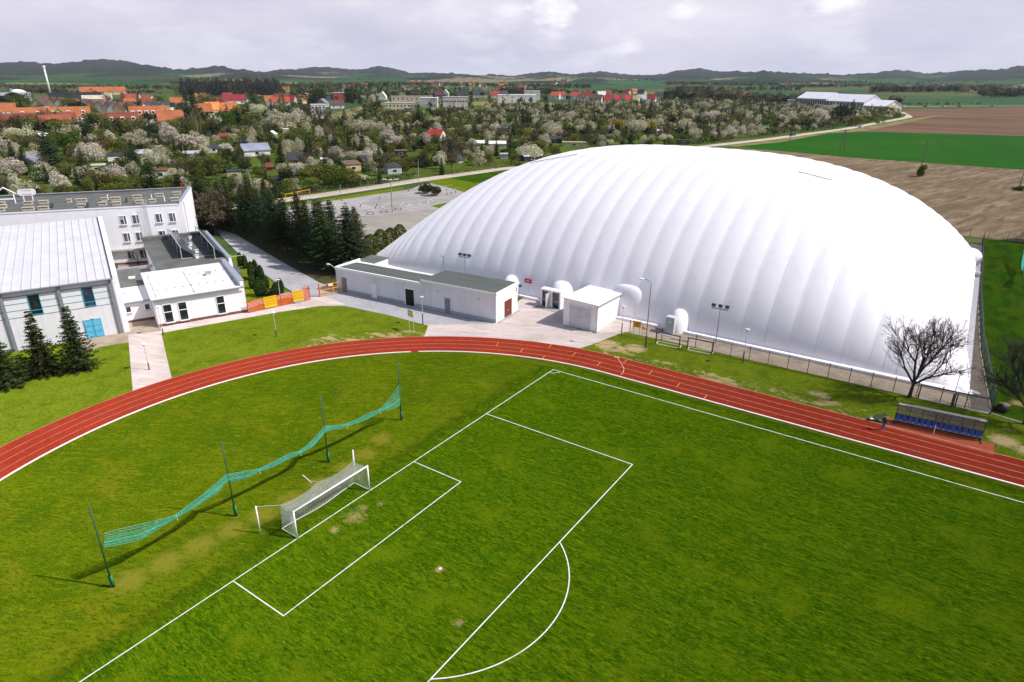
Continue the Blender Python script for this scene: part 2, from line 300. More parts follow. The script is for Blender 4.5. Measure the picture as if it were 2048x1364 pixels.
struct('track_break_line',mk,lanep)
# pitch lines
pl=MB(); z=.034
def seg(x0,y0,x1,y1,w=.040):
    d=Vector((x1-x0,y1-y0)).normalized(); n=Vector((-d.y,d.x))*w; e=d*w
    pl.quad(*[(p[0],p[1],z) for p in ((x0-n.x-e.x,y0-n.y-e.y),(x1-n.x+e.x,y1-n.y+e.y),(x1+n.x+e.x,y1+n.y+e.y),(x0+n.x-e.x,y0+n.y-e.y))])
def arcl(cx,cy,r,a0,a1,n=36,w=.04):
    for i in range(n):
        t0=a0+(a1-a0)*i/n;t1=a0+(a1-a0)*(i+1)/n
        pl.quad(*[(cx+rr*math.cos(t),cy+rr*math.sin(t),z) for rr,t in ((r-w,t0),(r+w,t0),(r+w,t1),(r-w,t1))])
seg(0,-33.5,0,33.5); 
def off(fn,*a):
    global z; z+=.0012; fn(*a)
off(seg,0,33.5,104,33.5); off(seg,0,-33.5,104,-33.5)
off(seg,.07,20.16,16.5,20.16); off(seg,.07,-20.16,16.5,-20.16); off(seg,16.5,-20.1,16.5,20.1)
off(seg,.07,9.16,5.5,9.16); off(seg,.07,-9.16,5.5,-9.16); off(seg,5.5,-9.1,5.5,9.1)
a_=math.acos(5.5/9.15); off(arcl,11,0,9.15,-a_,a_); off(arcl,0,33.5,1.,-math.pi/2,0,10); off(arcl,11,0,.06,0,2*math.pi,12,.06)
struct('pitch_markings',pl,linew)
# paving
sheet('asphalt_drive',G2([(425,455),(470,468),(560,522),(640,566),(664,574),(690,560),(985,630),(985,660),(925,650),(858,652),(780,631),(690,612),(640,612),(600,592),(548,562),(490,520)]),.022,asphalt)
sheet('strip_lawn',G2([(440,505),(478,512),(545,564),(596,594),(497,624),(480,560)]),.021,lawnm)
sheet('strip_path',G2([(495,606),(560,588),(596,583),(604,594),(570,596),(497,617)]),.029,plaza)
sheet('recess_paving',G2([(235,640),(320,640),(322,662),(240,672)]),.0285,paver)
sheet('courtyard',G2([(236,505),(330,505),(330,548),(236,548)]),.021,paver)
sheet('pine_floor',G2([(500,470),(660,470),(760,505),(690,560),(640,564),(560,520),(480,468)]),.015,M('needle_litter',(.075,.062,.035),.95,[(.6,(.045,.05,.018),.45,.6),(4,(.11,.085,.05),.5,.7)],spec=.05))
sheet('plaza',G2([(857,650),(847,677),(940,676.5),(1060,682),(1160,696.5),(1182,690),(1238,668),(1262,662),(1270,640),(1200,610),(1080,580),(1040,600),(985,648)]),.026,plaza)
sheet('annex_path',G2([(240,672),(330,665),(560,624),(642,612),(692,610),(645,590),(500,620),(313,652),(240,655)]),.024,plaza)
sheet('path_to_track',G2([(256,668),(267,800),(347,772),(321,660)]),.028,plaza)
sheet('hall_apron',G2([(150,712),(200,694),(262,684),(262,655),(150,680)]),.025,paver)
sheet('dome_strip',[(-2.2,49.4),(2.3,49.7),(9,50.0),(43.0,50.15),(43.1,52),(41.9,70),(41.25,92),(41.0,138),(39,138),(39.8,55),(-2.2,56)],.024,paver)
sheet('dugout_pad',[(34.4,40.9),(43.4,40.9),(43.4,43.3),(34.4,43.3)],.033,M('orange_red_rubber',(.40,.085,.035),.95,[(3,(.33,.06,.03),.45,.7)],dr=1.))
# car park beyond the conifers, with its painted practice course
sheet('practice_car_park',G2([(560,414),(650,403),(700,396),(820,379),(845,368),(905,362),(925,372),(1000,384),(960,420),(720,433),(640,446),(560,460)]),.022,asphaltold)
sheet('sandy_yard',G2([(1000,405),(905,415),(720,434),(600,452),(640,490),(760,520),(900,470)]),.024,sandlot)
sheet('grass_verge',G2([(520,420),(600,406),(700,391),(800,374.5),(812,376),(800,381),(700,397),(600,410)]),.028,lawnm)
sheet('grass_wedge',G2([(842,361),(1000,341),(1060,332),(1060,352),(945,389),(895,375)]),.027,lawnm)
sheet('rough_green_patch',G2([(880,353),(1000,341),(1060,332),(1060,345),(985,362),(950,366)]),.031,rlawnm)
sheet('yard_weeds',G2([(862,412),(905,402),(930,395),(925,405),(880,417)]),.030,lawnm)
cp=MB(); z=.026
def cpl(pts,w=.065):
    P=[G(*q) for q in pts]
    for a,b in zip(P,P[1:]):
        d=(b-a).normalized(); n=Vector((-d.y,d.x,0))*w; cp.quad(*[(p.x,p.y,z) for p in (a-n,b-n,b+n,a+n)])
for l in ([(600,406),(640,416),(700,430)],[(613,408),(617,402),(640,404),(690,410),(740,414)],[(660,402),(700,396),(790,384),(845,375),(905,370)],[(670,406),(720,398),(800,388),(850,380),(920,376)],[(660,402),(658,407),(664,411),(690,411)],[(672,407),(668,415),(690,422),(720,425)],[(700,432),(760,424),(850,412),(910,403)],[(706,420),(760,414),(800,408),(850,400),(900,393)],[(766,411),(764,414),(770,417),(800,417)],[(766,411),(780,407),(830,400),(870,396)],[(800,412),(806,405),(850,400)],[(815,414),(821,407),(840,405),(843,407),(838,410)],[(815,383),(850,392),(868,402)],[(740,400),(700,405),(742,416),(770,422)],[(830,403),(856,402),(858,408),(820,413)],[(632,420),(638,414),(660,421)]): cpl(l); z+=.0008
struct('course_markings',cp,M('worn_white_paint',(.70,.68,.66),.9,[(1,(.50,.48,.46),.5,.7)]))
# roads and fields
def road(name,pts,w,z,m):
    P=[Vector(p) if len(p)==3 else Vector((*p,0)) for p in pts]; b=MB(); E_=[]
    for i,p in enumerate(P):
        d=(P[min(i+1,len(P)-1)]-P[max(i-1,0)]).normalized(); n=Vector((-d.y,d.x,0))*(w/2); E_.append((p-n,p+n))
    for (a,b2),(c,d2) in zip(E_,E_[1:]): b.quad(*[(q.x,q.y,z) for q in (a,c,d2,b2)])
    return struct(name,b,m)
road('lane',[tuple(G(*q)) for q in [(440,417),(540,404),(640,391),(760,373),(835,361),(900,352),(1000,338)]]+[(-98,200,0),(-85,265,0)]+[tuple(G(*q)) for q in [(1425,291),(1536,278.5),(1690,258),(1815,235),(1822,229),(1800,224)]],6.2,.034,dirt)
fg=M('young_wheat_green',(.015,.112,.003),.95,[(.02,(.028,.126,.003),.45,.6),(.25,(.012,.085,.003),.5,.66,(.2,1.5,1,-12)),(2,(.018,.07,.004),.5,.7)],dr=.6,spec=.04)
fb=M('ploughed_brown_soil',(.20,.118,.070),.95,[(.012,(.15,.085,.052),.42,.58),(.03,(.235,.148,.09),.46,.64,(.15,1.2,1,-4)),(.5,(.15,.085,.052),.5,.7,(.1,1.6,1,-4))],dr=.6,spec=.04)
ft=M('tilled_tan_soil',(.25,.180,.108),.95,[(.03,(.19,.133,.08),.42,.62),(.16,(.35,.265,.165),.46,.60,(.22,1.3,1,74)),(.5,(.16,.112,.068),.47,.62,(.2,1.3,1,74)),(3,(.12,.085,.05),.50,.66)],bump=(2.2,.9,.15,(.15,1.4,1,74)),dr=.6,spec=.04)
fd=M('dry_verge_grass',(.22,.185,.075),.95,[(.1,(.11,.125,.03),.45,.62),(.8,(.29,.245,.13),.5,.7)],spec=.04)
fdark=M('distant_green_crop',(.028,.080,.030),.95,[(.01,(.036,.09,.034),.4,.6)],spec=.04)
sheet('tilled_field',[(-75,289),(-46,303),(-9,293),(52,288.5),(260,283),(260,146),(38,146),(-50,140)],.030,ft)
sheet('wheat_field',G2([(1475,293),(1560,284.5),(1655,267),(1760,264),(2048,272)])+[(300,470),(300,282),(52,288.5),(-9,293),(-46,303)],.040,fg)
tl=fdark
for q in ([(1873,279),(1888,297),(1913,323)],[(1880,278),(1896,296),(1922,322)],[(1988,280),(2020,298),(2060,320)],[(1998,280),(2032,298),(2075,320)],[(1745,300),(1850,290),(1960,284)]): road('tractor_line',[tuple(G(*p)) for p in q],.7,.048,M('pressed_wheat',(.020,.062,.008),.95,[(.3,(.03,.075,.012),.45,.6)],spec=.04))
sheet('ploughed_field',G2([(1718,262.5),(1765,254),(1832,237),(1812,226),(1800,220),(2048,214)])+[(420,900),(420,490)]+G2([(2048,272),(1850,268)]),.036,fb)
sheet('dry_verge',G2([(1440,292),(1560,278),(1700,259.5),(1826,237),(1890,229),(1800,248),(1730,262),(1655,267),(1560,284.5),(1475,293)]),.046,fd)
for nm,pp,m in (('crop_field',[(1140,168.5),(1330,165),(1348,176),(1180,181)],fdark),('crop_field',[(1375,177),(1560,176),(1590,191),(1390,188)],fdark),('crop_field',[(1640,186),(1700,180),(2048,174),(2048,181)],fdark),('crop_field',[(1770,197),(2048,194.5),(2048,207),(1792,207)],fdark),('fallow_field',[(1150,182),(1380,186),(1380,188),(1150,184)],fd),('fallow_field',[(0,163.5),(140,165),(260,163),(330,166),(260,169),(0,168.5)],fd),('crop_field',[(700,170),(760,170),(770,180),(690,182)],fdark),('crop_field',[(240,193),(330,191),(335,198),(240,201)],fg),('fallow_field',[(800,205),(1000,203),(1140,206),(1140,214),(1000,213)],fd),('crop_field',[(860,176),(1010,178),(1010,184),(850,184)],fg),('railway_bank',[(400,273),(440,263),(520,253),(640,236),(735,207),(745,207),(700,232),(640,248),(540,265),(430,282)],fd),('allotment_meadow',[(430,306),(475,306),(480,298),(460,300)],lawnm)):
    sheet(nm,G2(pp),.05,m)
road('railway_track',[tuple(G(*q)) for q in [(395,278),(450,265),(540,256),(640,240),(700,222),(738,205)]],3.2,.062,M('rail_ballast',(.10,.085,.07),.95,[(1,(.07,.06,.05),.45,.6)]))
road('highway',[tuple(G(*q)) for q in [(1560,216),(1800,213),(1900,212.5),(2200,211)]],9,.056,asphalt)
allm=M('allotment_ground',(.075,.095,.018),.95,[(.02,(.085,.125,.014),.42,.58),(.06,(.075,.150,.008),.47,.58),(.12,(.16,.125,.06),.56,.68),(.5,(.05,.07,.014),.5,.7),(3,(.03,.045,.008),.5,.7)],spec=.04)
sheet('allotment_ground',G2([(-260,262),(0,262),(150,258),(420,275),(620,238),(740,210),(1000,208),(1400,204),(1590,207),(1800,224),(1810,234),(1690,257),(1536,276.5),(1425,289)])+[(-92,265),(-106,195)]+G2([(1000,335),(835,358),(640,388),(430,414),(250,470),(-260,430)]),.018,allm)
# ============================================================= HILLS
prof=[(-500,120),(-200,126),(0,124),(80,125),(120,127),(160,121),(200,118),(240,121),(300,131),(345,138),(400,136),(440,132),(480,138),(520,143),(580,138),(640,134),(680,137),(720,140),(760,132),(790,137),(820,145),(900,147),(970,150),(1030,151),(1060,146),(1100,143),(1130,148),(1180,146),(1200,141),(1220,146),(1270,150),(1330,148),(1360,141),(1400,137),(1440,142),(1500,143),(1540,142),(1600,146),(1700,149),(1740,147),(1790,140),(1820,140),(1850,147),(1900,143),(2000,137),(2048,132),(2300,122),(2600,126)]
def hills():
    xs=np.arange(-500,2560,3.0); ys=np.interp(xs,[p[0] for p in prof],[p[1] for p in prof])
    rr=np.random.default_rng(3)
    jag=np.convolve(rr.normal(size=xs.size),[.3,.4,.3],'same')*.8+np.repeat(rr.normal(size=xs.size//6+1),6)[:xs.size]*.5
    fr=np.concatenate([np.linspace(0,1,26),[1.12,1.35,1.7]])
    V=[];F=[]
    for i,(x,y) in enumerate(zip(xs,ys)):
        d=ray(x,y); h=math.hypot(d.x,d.y); ux,uy=d.x/h,d.y/h; rd=5600+900*math.sin(x*.011)+500*math.sin(x*.031+1)
        H=max(12,CAM.z+rd*d.z/h)+0
        r0=2350+250*math.sin(x*.02)
        for f in fr:
            r=r0+(rd-r0)*f
            if f<=1: zz=H*(f**1.7) + (6*math.sin(r*.006+x*.02)*math.sin(math.pi*f)) -1.0*(1-f)
            else: zz=H*(1-(f-1)*.9)
            zz+=(jag[i]*5*max(0,(f-.93)/.07) if f<=1 else 0)+(1.1*math.sin(x*.9+f*60)*math.sin(f*37+x*.37)+1.2*math.sin(x*.31-f*23))*min(1,f*2)*(f<.97)
            V.append((CAM.x+ux*r,CAM.y+uy*r,zz))
    n=len(fr)
    for i in range(len(xs)-1):
        for j in range(n-1): F.append((i*n+j,(i+1)*n+j,(i+1)*n+j+1,i*n+j+1))
    m=bpy.data.materials.new('wooded_hills'); m.use_nodes=True; nt=m.node_tree; N=nt.nodes; L=nt.links; b=N['Principled BSDF']; b.inputs['Roughness'].default_value=1; b.inputs['Specular IOR Level'].default_value=0
    g=N.new('ShaderNodeNewGeometry'); sp=N.new('ShaderNodeSeparateXYZ'); L.new(g.outputs['Position'],sp.inputs[0])
    vo=N.new('ShaderNodeTexVoronoi'); vo.inputs['Scale'].default_value=.0022; L.new(g.outputs['Position'],vo.inputs['Vector'])
    sc=N.new('ShaderNodeSeparateColor'); L.new(vo.outputs['Color'],sc.inputs[0])
    rp=N.new('ShaderNodeValToRGB'); rp.color_ramp.interpolation='CONSTANT'; e=rp.color_ramp.elements
    for p,c in ((.3,(.030,.085,.030)),(.52,(.055,.075,.035)),(.68,(.20,.165,.10)),(.84,(.026,.045,.026))): e.new(p).color=(*c,1)
    e[0].color=(.040,.105,.04,1); L.new(sc.outputs[0],rp.inputs[0])
    def noi(s,d=6):
        o=N.new('ShaderNodeTexNoise'); o.inputs['Scale'].default_value=s; o.inputs['Detail'].default_value=d; L.new(g.outputs['Position'],o.inputs['Vector']); return o.outputs['Fac']
    fo=N.new('ShaderNodeValToRGB'); e=fo.color_ramp.elements; e[0].position=.38; e[0].color=(.020,.030,.022,1); e[1].position=.66; e[1].color=(.058,.062,.040,1); L.new(noi(.02),fo.inputs[0])
    ad=N.new('ShaderNodeMath'); ad.operation='MULTIPLY_ADD'; L.new(noi(.0016,5),ad.inputs[0]); ad.inputs[1].default_value=150; ad.inputs[2].default_value=-62
    a2=N.new('ShaderNodeMath'); L.new(ad.outputs[0],a2.inputs[0]); L.new(sp.outputs[2],a2.inputs[1])
    mr=N.new('ShaderNodeMapRange'); L.new(a2.outputs[0],mr.inputs[0]); mr.inputs[1].default_value=26; mr.inputs[2].default_value=34
    mx=N.new('ShaderNodeMix'); mx.data_type='RGBA'; L.new(mr.outputs[0],mx.inputs[0]); L.new(rp.outputs[0],mx.inputs[6]); L.new(fo.outputs[0],mx.inputs[7]); L.new(mx.outputs[2],b.inputs['Base Color'])
    struct('hills',MB().arr(V,F),m,True)
hills()

# ============================================================= AIR
hz=MB().bx(CAM.x-9500,CAM.y-3000,-1.5,CAM.x+9500,CAM.y+9500,420).mesh('haze',bpy.data.materials.new('haze_air')); hm=hz.materials[0]; hm.use_nodes=True; hm.node_tree.nodes.clear()
hv=hm.node_tree.nodes.new('ShaderNodeVolumePrincipled'); ho=hm.node_tree.nodes.new('ShaderNodeOutputMaterial'); hv.inputs['Color'].default_value=(.72,.80,1,1); hv.inputs['Density'].default_value=4.2e-5; hv.inputs['Anisotropy'].default_value=.2
hm.node_tree.links.new(hv.outputs[0],ho.inputs['Volume']); link('haze',hz)['kind']='stuff'
# ============================================================= AIR DOME
DX0,DX1,DY0,DY1,DH=-54.1,40.3,54.5,128.4,20.2
def dz(u,v): return DH*max(0,(1-abs(u)**2.81)*(1-abs(v)**2.28))**.6
def dome_pt(x,z):   # y of the front skin at x and height z
    u=(2*x-DX0-DX1)/(DX1-DX0); lo,hi=-1.,0.
    for _ in range(40):
        m=(lo+hi)/2
        if dz(u,m)>z: hi=m
        else: lo=m
    return (DY0+DY1)/2+(DY1-DY0)/2*lo
def dome():
    t=thing('air_dome','huge white ribbed air-supported sports dome beside the running track','air dome',(0,0,0))
    us=np.sin(np.linspace(-math.pi/2,math.pi/2,4001)); X=(DX0+DX1)/2+(DX1-DX0)/2*us; Z=np.array([dz(u,0) for u in us])
    s=np.concatenate([[0],np.cumsum(np.hypot(np.diff(X),np.diff(Z)))]); SUB=8; ue=.80; se=np.interp([-ue,ue],us,s); nE=9
    knots=np.concatenate([np.linspace(0,se[0],nE+1)[:-1],np.interp(np.linspace(-ue,ue,26),us,s),np.linspace(se[1],s[-1],nE+1)[1:]]); NP=len(knots)-1
    ph=np.linspace(0,NP,NP*SUB+1); q=np.interp(ph,np.arange(NP+1),knots); uu=np.interp(q,s,us); wid=np.gradient(q,ph)
    vs=np.sin(np.linspace(-math.pi/2,math.pi/2,97)); P=np.zeros((uu.size,vs.size,3))
    for i,u in enumerate(uu):
        for j,v in enumerate(vs): P[i,j]=((DX0+DX1)/2+(DX1-DX0)/2*u,(DY0+DY1)/2+(DY1-DY0)/2*v,dz(u,v))
    du=np.gradient(P,axis=0); dv=np.gradient(P,axis=1); n=np.cross(du,dv); n/=np.linalg.norm(n,axis=2,keepdims=True)+1e-9
    bul=np.abs(np.sin(math.pi*ph))**.74*.041*np.minimum(wid,3.1)
    bul=bul[:,None]*np.clip((1-np.abs(vs))*14,0,1)[None,:]*np.clip((1-np.abs(uu))*60,0,1)[:,None]
    P=P+n*bul[:,:,None]; P[:,:,2]=np.maximum(P[:,:,2],.12)
    a,b=uu.size,vs.size; F=[(i*b+j,(i+1)*b+j,(i+1)*b+j+1,i*b+j+1) for i in range(a-1) for j in range(b-1)]
    sk=M('white_dome_membrane',(.875,.85,.885),.42,[(.10,(.84,.81,.85),.45,.7),(.8,(.80,.775,.80),.54,.76,(1,1,.10)),(3,(.82,.80,.82),.60,.78)],spec=.35,dr=.3)
    MB().arr(P.reshape(-1,3),F).build('membrane',sk,t,smooth=True)
    # seams welded along the valleys between the panels
    sm=MB()
    for k in range(1,NP):
        i=k*SUB; w=.035 if k%6 else .08
        for j in range(2,b-3):
            p=P[i,j]+n[i,j]*.012; q2=P[i,j+1]+n[i,j+1]*.012
            sm.quad((p[0]-w,p[1],p[2]),(q2[0]-w,q2[1],q2[2]),(q2[0]+w,q2[1],q2[2]),(p[0]+w,p[1],p[2]))
    sm.build('seams',M('welded_seam',(.70,.68,.72),.5,[(1,(.78,.76,.80),.5,.7)]),t)
    sk2=MB(); sk2.bx(-54.5,53.7,0,41.0,54.75,.35); sk2.bx(40.1,54.75,0,41.0,128,.35); sk2.bx(-55,54.75,0,-53.9,128,.35); sk2.bx(-54.5,128.0,0,41.2,129,.35)
    sk2.build('base_skirt',M('white_base_skirt',(.84,.82,.84),.6,[(1,(.72,.70,.70),.5,.72)]),t)
    # crumpled corner of the membrane
    cb=MB(); rr=random.Random(4)
    for i in range(9): cb.ell((39.9+rr.random()*1.5,54.2+rr.random()*1.0,.1),(.3+rr.random()*.6,.2+rr.random()*.3,.2+rr.random()*.25),8,4,0)
    cb.build('corner_fold',sk,t,smooth=True)
    # two slits in the crown (cable patches)
    for pa,pb in (((1062,325),(1155,308)),((1597,343),(1664,360))):
        A=None
        ptsl=[]
        for f in np.linspace(0,1,9):
            d=ray(pa[0]+(pb[0]-pa[0])*f,pa[1]+(pb[1]-pa[1])*f); tt=60.
            while tt<260:
                p=CAM+d*tt; u=(2*p.x-DX0-DX1)/(DX1-DX0); v=(2*p.y-DY0-DY1)/(DY1-DY0)
                if abs(u)<1 and abs(v)<1 and p.z<dz(u,v)+.25: ptsl.append(p-d*.12); break
                tt+=.1
        if len(ptsl)>1: MB().path(ptsl,.07,4).build('cable',midgrey,t)
    # entrances: fabric hood and a steel door frame
    hood=[(1018,585,3.7,2.95),(1118,606,5.2,3.55),(1232,640,7.6,4.7),(1357,652,3.4,2.95)]
    for k,(px,py,w,h) in enumerate(hood):
        g=G(px,py); x=g.x; y0=52.9 if k!=2 else 54.5
        yb=dome_pt(x,h*.75); b_=MB()
        V=[];F=[];nu,nv=28,12; pw_=lambda q,e:math.copysign(abs(q)**e,q)
        for j in range(nv+1):
            ph=math.pi/2*j/nv
            for i in range(nu):
                q=2*math.pi*i/nu; V.append((x+.45+w*.5*(1+.25*math.sin(q))*pw_(math.cos(ph),.75)*pw_(math.cos(q),.8),yb+.5+(yb+.5-y0)*pw_(math.cos(ph),.7)*pw_(math.sin(q),.8),h*math.sin(ph)))
        for j in range(nv):
            for i in range(nu): F.append((j*nu+i,j*nu+(i+1)%nu,(j+1)*nu+(i+1)%nu,(j+1)*nu+i))
        b_.arr(V,F)
        b_.build('entrance_hood',sk,t,smooth=True)
        if k in (0,3):
            d=MB(); d.bx(x-.62,y0-.32,0,x+.62,y0+.7,2.35); d=d.build('door_box',ltgrey,t)
            MB().bx(x-.48,y0-.36,.06,x+.48,y0-.322,2.15).build('door',M('grey_steel_door',(.42,.45,.46),.5,[(2,(.36,.39,.40),.45,.6)]),d)
            MB().bx(x-.12,y0-.366,1.6,x+.12,y0-.362,1.8).build('door_plate',whiter,d)
            MB().bx(x-1.0,y0-1.4,.0,x+1.0,y0-.36,.09).build('door_step',concrete,d)
        elif k==1:
            d=MB(); d.bx(x-1.75,y0-.55,0,x-1.5,y0+.6,2.5); d.bx(x-.32,y0-.55,0,x+.32,y0+.6,2.5); d.bx(x+1.5,y0-.55,0,x+1.75,y0+.6,2.5); d.bx(x-1.75,y0-.55,2.5,x+1.75,y0+.6,2.75)
            d=d.build('door_frame',whiter,t)
            for sx in (-1,1):
                gl=MB().bx(x+sx*.91-.56,y0-.30,.05,x+sx*.91+.56,y0-.24,2.5).build('glazed_door',glass,d)
                MB().bx(x+sx*.91-.56,y0-.36,1.05,x+sx*.91+.56,y0-.305,1.13).build('door_bar',ltgrey,d)
            MB().prism([(x-.30,y0-1.45),(x-.22,y0-1.45),(x-.02,y0-.56),(x-.10,y0-.56)],.05,2.35).build('open_door',ltgrey,d)
            MB().bx(x-2.0,y0-1.9,.0,x+2.0,y0-.56,.06).build('door_step',concrete,d)
    # air intake on the east end
    v=MB(); v.ell((39.0,117,1.5),(2.0,2.0,1.9),16,10,-50).build('air_intake',sk,t,smooth=True)
    MB().tube((39,108.5,.9),(41.0,108.5,.8),.42,n=12).build('air_duct',whiter,t)
dome()
g=G(1084,597); gy=dome_pt(g.x-1.0,2.6)
sg=thing('wall_sign','small red sign with white lettering hanging on the white dome','sign',(g.x-2.3,dome_pt(g.x-2.3,2.9)-.42,2.6))
MB().bx(-.62,-.03,-.32,.62,.03,.32).build('board',M('red_sign_paint',(.45,.012,.035),.5,[(2,(.38,.01,.03),.5,.7)]),sg)
lt=MB()
for i in range(6): lt.bx(-.34+i*.115,-.034,-.09,-.26+i*.115,-.0305,.09+.03*(i%2))
lt.build('lettering',whiter,sg)
# ============================================================= BUILDINGS
def window(parent,x,y,z0,z1,w,mat=glass,frame=whiter,vsplit=None,hsplit=None,sill=ltgrey,blind=None):
    f=MB(); t=.07
    f.bx(x-w/2,y-.05,z0,x-w/2+t,y+.1,z1); f.bx(x+w/2-t,y-.05,z0,x+w/2,y+.1,z1); f.bx(x-w/2+t,y-.05,z0,x+w/2-t,y+.1,z0+t); f.bx(x-w/2+t,y-.05,z1-t,x+w/2-t,y+.1,z1)
    if vsplit: f.bx(x-w/2+w*vsplit-.05,y-.052,z0+t,x-w/2+w*vsplit+.05,y+.1,z1-t)
    if hsplit: f.bx(x-w/2+t,y-.053,z0+(z1-z0)*hsplit-.05,x+w/2-t,y+.1,z0+(z1-z0)*hsplit+.05)
    o=f.build('window',frame,parent)
    MB().bx(x-w/2+t,y-.012,z0+t,x+w/2-t,y+.06,z1-t).build('pane',mat,o)
    if blind: MB().bx(x-w/2+t,y-.03,z1-t-blind,x+w*.1,y-.014,z1-t).build('blind',concrete,o)
    if sill: MB().bx(x-w/2-.08,y-.2,z0-.09,x+w/2+.08,y-.053,z0-.005).build('sill',sill,o)
    return o
e1=Vector((.386,.922,0)); e2=Vector((.922,-.386,0)); ANG=math.atan2(.922,.386)
def ST(s,t): return e2*s+e1*t
# ---- sports hall
def hall():
    t=thing('sports_hall','white clad sports hall with pale ribbed metal roof and blue double door','sports hall',ST(-53.7,-11.2),ANG)
    wl=M('white_cladding_panel',(.74,.73,.755),.5,[(.5,(.68,.67,.70),.45,.65),(2,(.70,.69,.71),.5,.7)],bump=(1.5,.1,.02))
    b=MB(); b.bx(-40,0,0,0,32,7.55); b.add([(-40,0,7.55),(0,0,7.55),(0,32,7.55),(-40,32,7.55),(-40,32,9.7),(0,32,9.7)],[(0,1,5,4),(1,2,5),(0,4,3),(2,3,4,5)])
    b.build('wall',wl,t)
    e=MB(); e.add([(0.004,.0,0),(.62,.0,0),(.62,32,0),(0.004,32,0),(0.004,0,7.95),(.62,0,7.95),(.62,32,10.2),(0.004,32,10.2)],[(3,2,1,0),(4,5,6,7),(0,1,5,4),(1,2,6,5),(2,3,7,6),(3,0,4,7)]); e.build('gable_wall',white,t)
    def rz(y): return 7.85+ (y+.5)*(2.2/32.5)
    r=MB(); r.add([(-40,-.5,rz(-.5)-.12),(0,-.5,rz(-.5)-.12),(0,32,rz(32)-.12),(-40,32,rz(32)-.12),(-40,-.5,rz(-.5)),(0,-.5,rz(-.5)),(0,32,rz(32)),(-40,32,rz(32))],[(3,2,1,0),(4,5,6,7),(0,1,5,4),(1,2,6,5),(2,3,7,6),(3,0,4,7)])
    ro=r.build('roof',metalroof,t)
    rb=MB()
    for i in range(40):
        x=-.75-i*1.0; rb.add([(x-.035,-.52,rz(-.5)-.08),(x+.035,-.52,rz(-.5)-.08),(x+.035,32,rz(32)),(x-.035,32,rz(32)),(x-.035,-.52,rz(-.5)+.08),(x+.035,-.52,rz(-.5)+.08),(x+.035,32,rz(32)+.08),(x-.035,32,rz(32)+.08)],[(4,5,6,7),(0,1,5,4),(1,2,6,5),(3,0,4,7)])
    rb.build('standing_seams',ltgrey,ro)
    rp=MB(); rp.add([(-.16,-.55,rz(-.5)-.1),(0,-.55,rz(-.5)-.1),(0,32,rz(32)+.02),(-.16,32,rz(32)+.02),(-.16,-.55,rz(-.5)+.1),(0,-.55,rz(-.5)+.1),(0,32,rz(32)+.12),(-.16,32,rz(32)+.12)],[(4,5,6,7),(0,1,5,4),(1,2,6,5),(3,0,4,7)]); rp.build('verge_trim',dkgrey,ro)
    MB().tube((-40,-.62,rz(-.5)-.12),(0,-.62,rz(-.5)-.12),.10,n=8).build('gutter',midgrey,ro)
    # piers and pipe
    for x in (-12.05,-6.1,-17.9,-23.8): MB().bx(x-.17,-.34,0,x+.17,-.003,7.5).build('pier',midgrey if x!=-17.9 else midgrey,t)
    MB().bx(-.62,-.30,0,-.30,-.003,7.5).build('pier',midgrey,t)
    MB().tube((-.12,-.16,0),(-.12,-.16,7.6),.06,n=8).build('downpipe',ltgrey,t)
    # horizontal joints and vertical panel joints
    for nm,zz,mm,th in (('panel_trim',4.25,midgrey,.035),('panel_trim',6.95,dkgrey,.04),('glazing_bar',5.15,teal,.035),('glazing_bar',6.02,teal,.035)):
        for x0,x1 in ((-5.92,-.63),(-11.87,-6.28),(-17.7,-12.23),(-23.6,-18.1)):
            MB().bx(x0,-.03,zz-th,x1,-.002,zz+th).build(nm,mm,t)
    for x in [-1.9-1.35*i for i in range(16)]:
        MB().bx(x-.012,-.012,0,x+.012,-.0015,4.2).build('panel_joint',ltgrey,t)
    for x,m in ((-3.1,glassb),(-8.85,glass),(-14.6,glass),(-20.6,glass)):
        window(t,x,-.04,4.35,6.92,1.25,m,teal,hsplit=.22,sill=None)
    d=MB(); d.bx(-4.45,-.05,0,-2.4,-.001,2.55); d=d.build('door',M('blue_frame_paint',(.06,.30,.46),.5,[(2,(.08,.34,.5),.4,.6)]),t)
    for sx in (0,1):
        x0=-4.38+sx*1.0
        for k in range(3): MB().bx(x0+.05,-.09,.1+k*.8,x0+.88,-.052,.82+k*.8).build('door_panel',bluedoor,d)
    MB().bx(-3.5,-.12,2.65,-3.1,-.001,2.74).build('door_lamp',ltgrey,t)
hall()
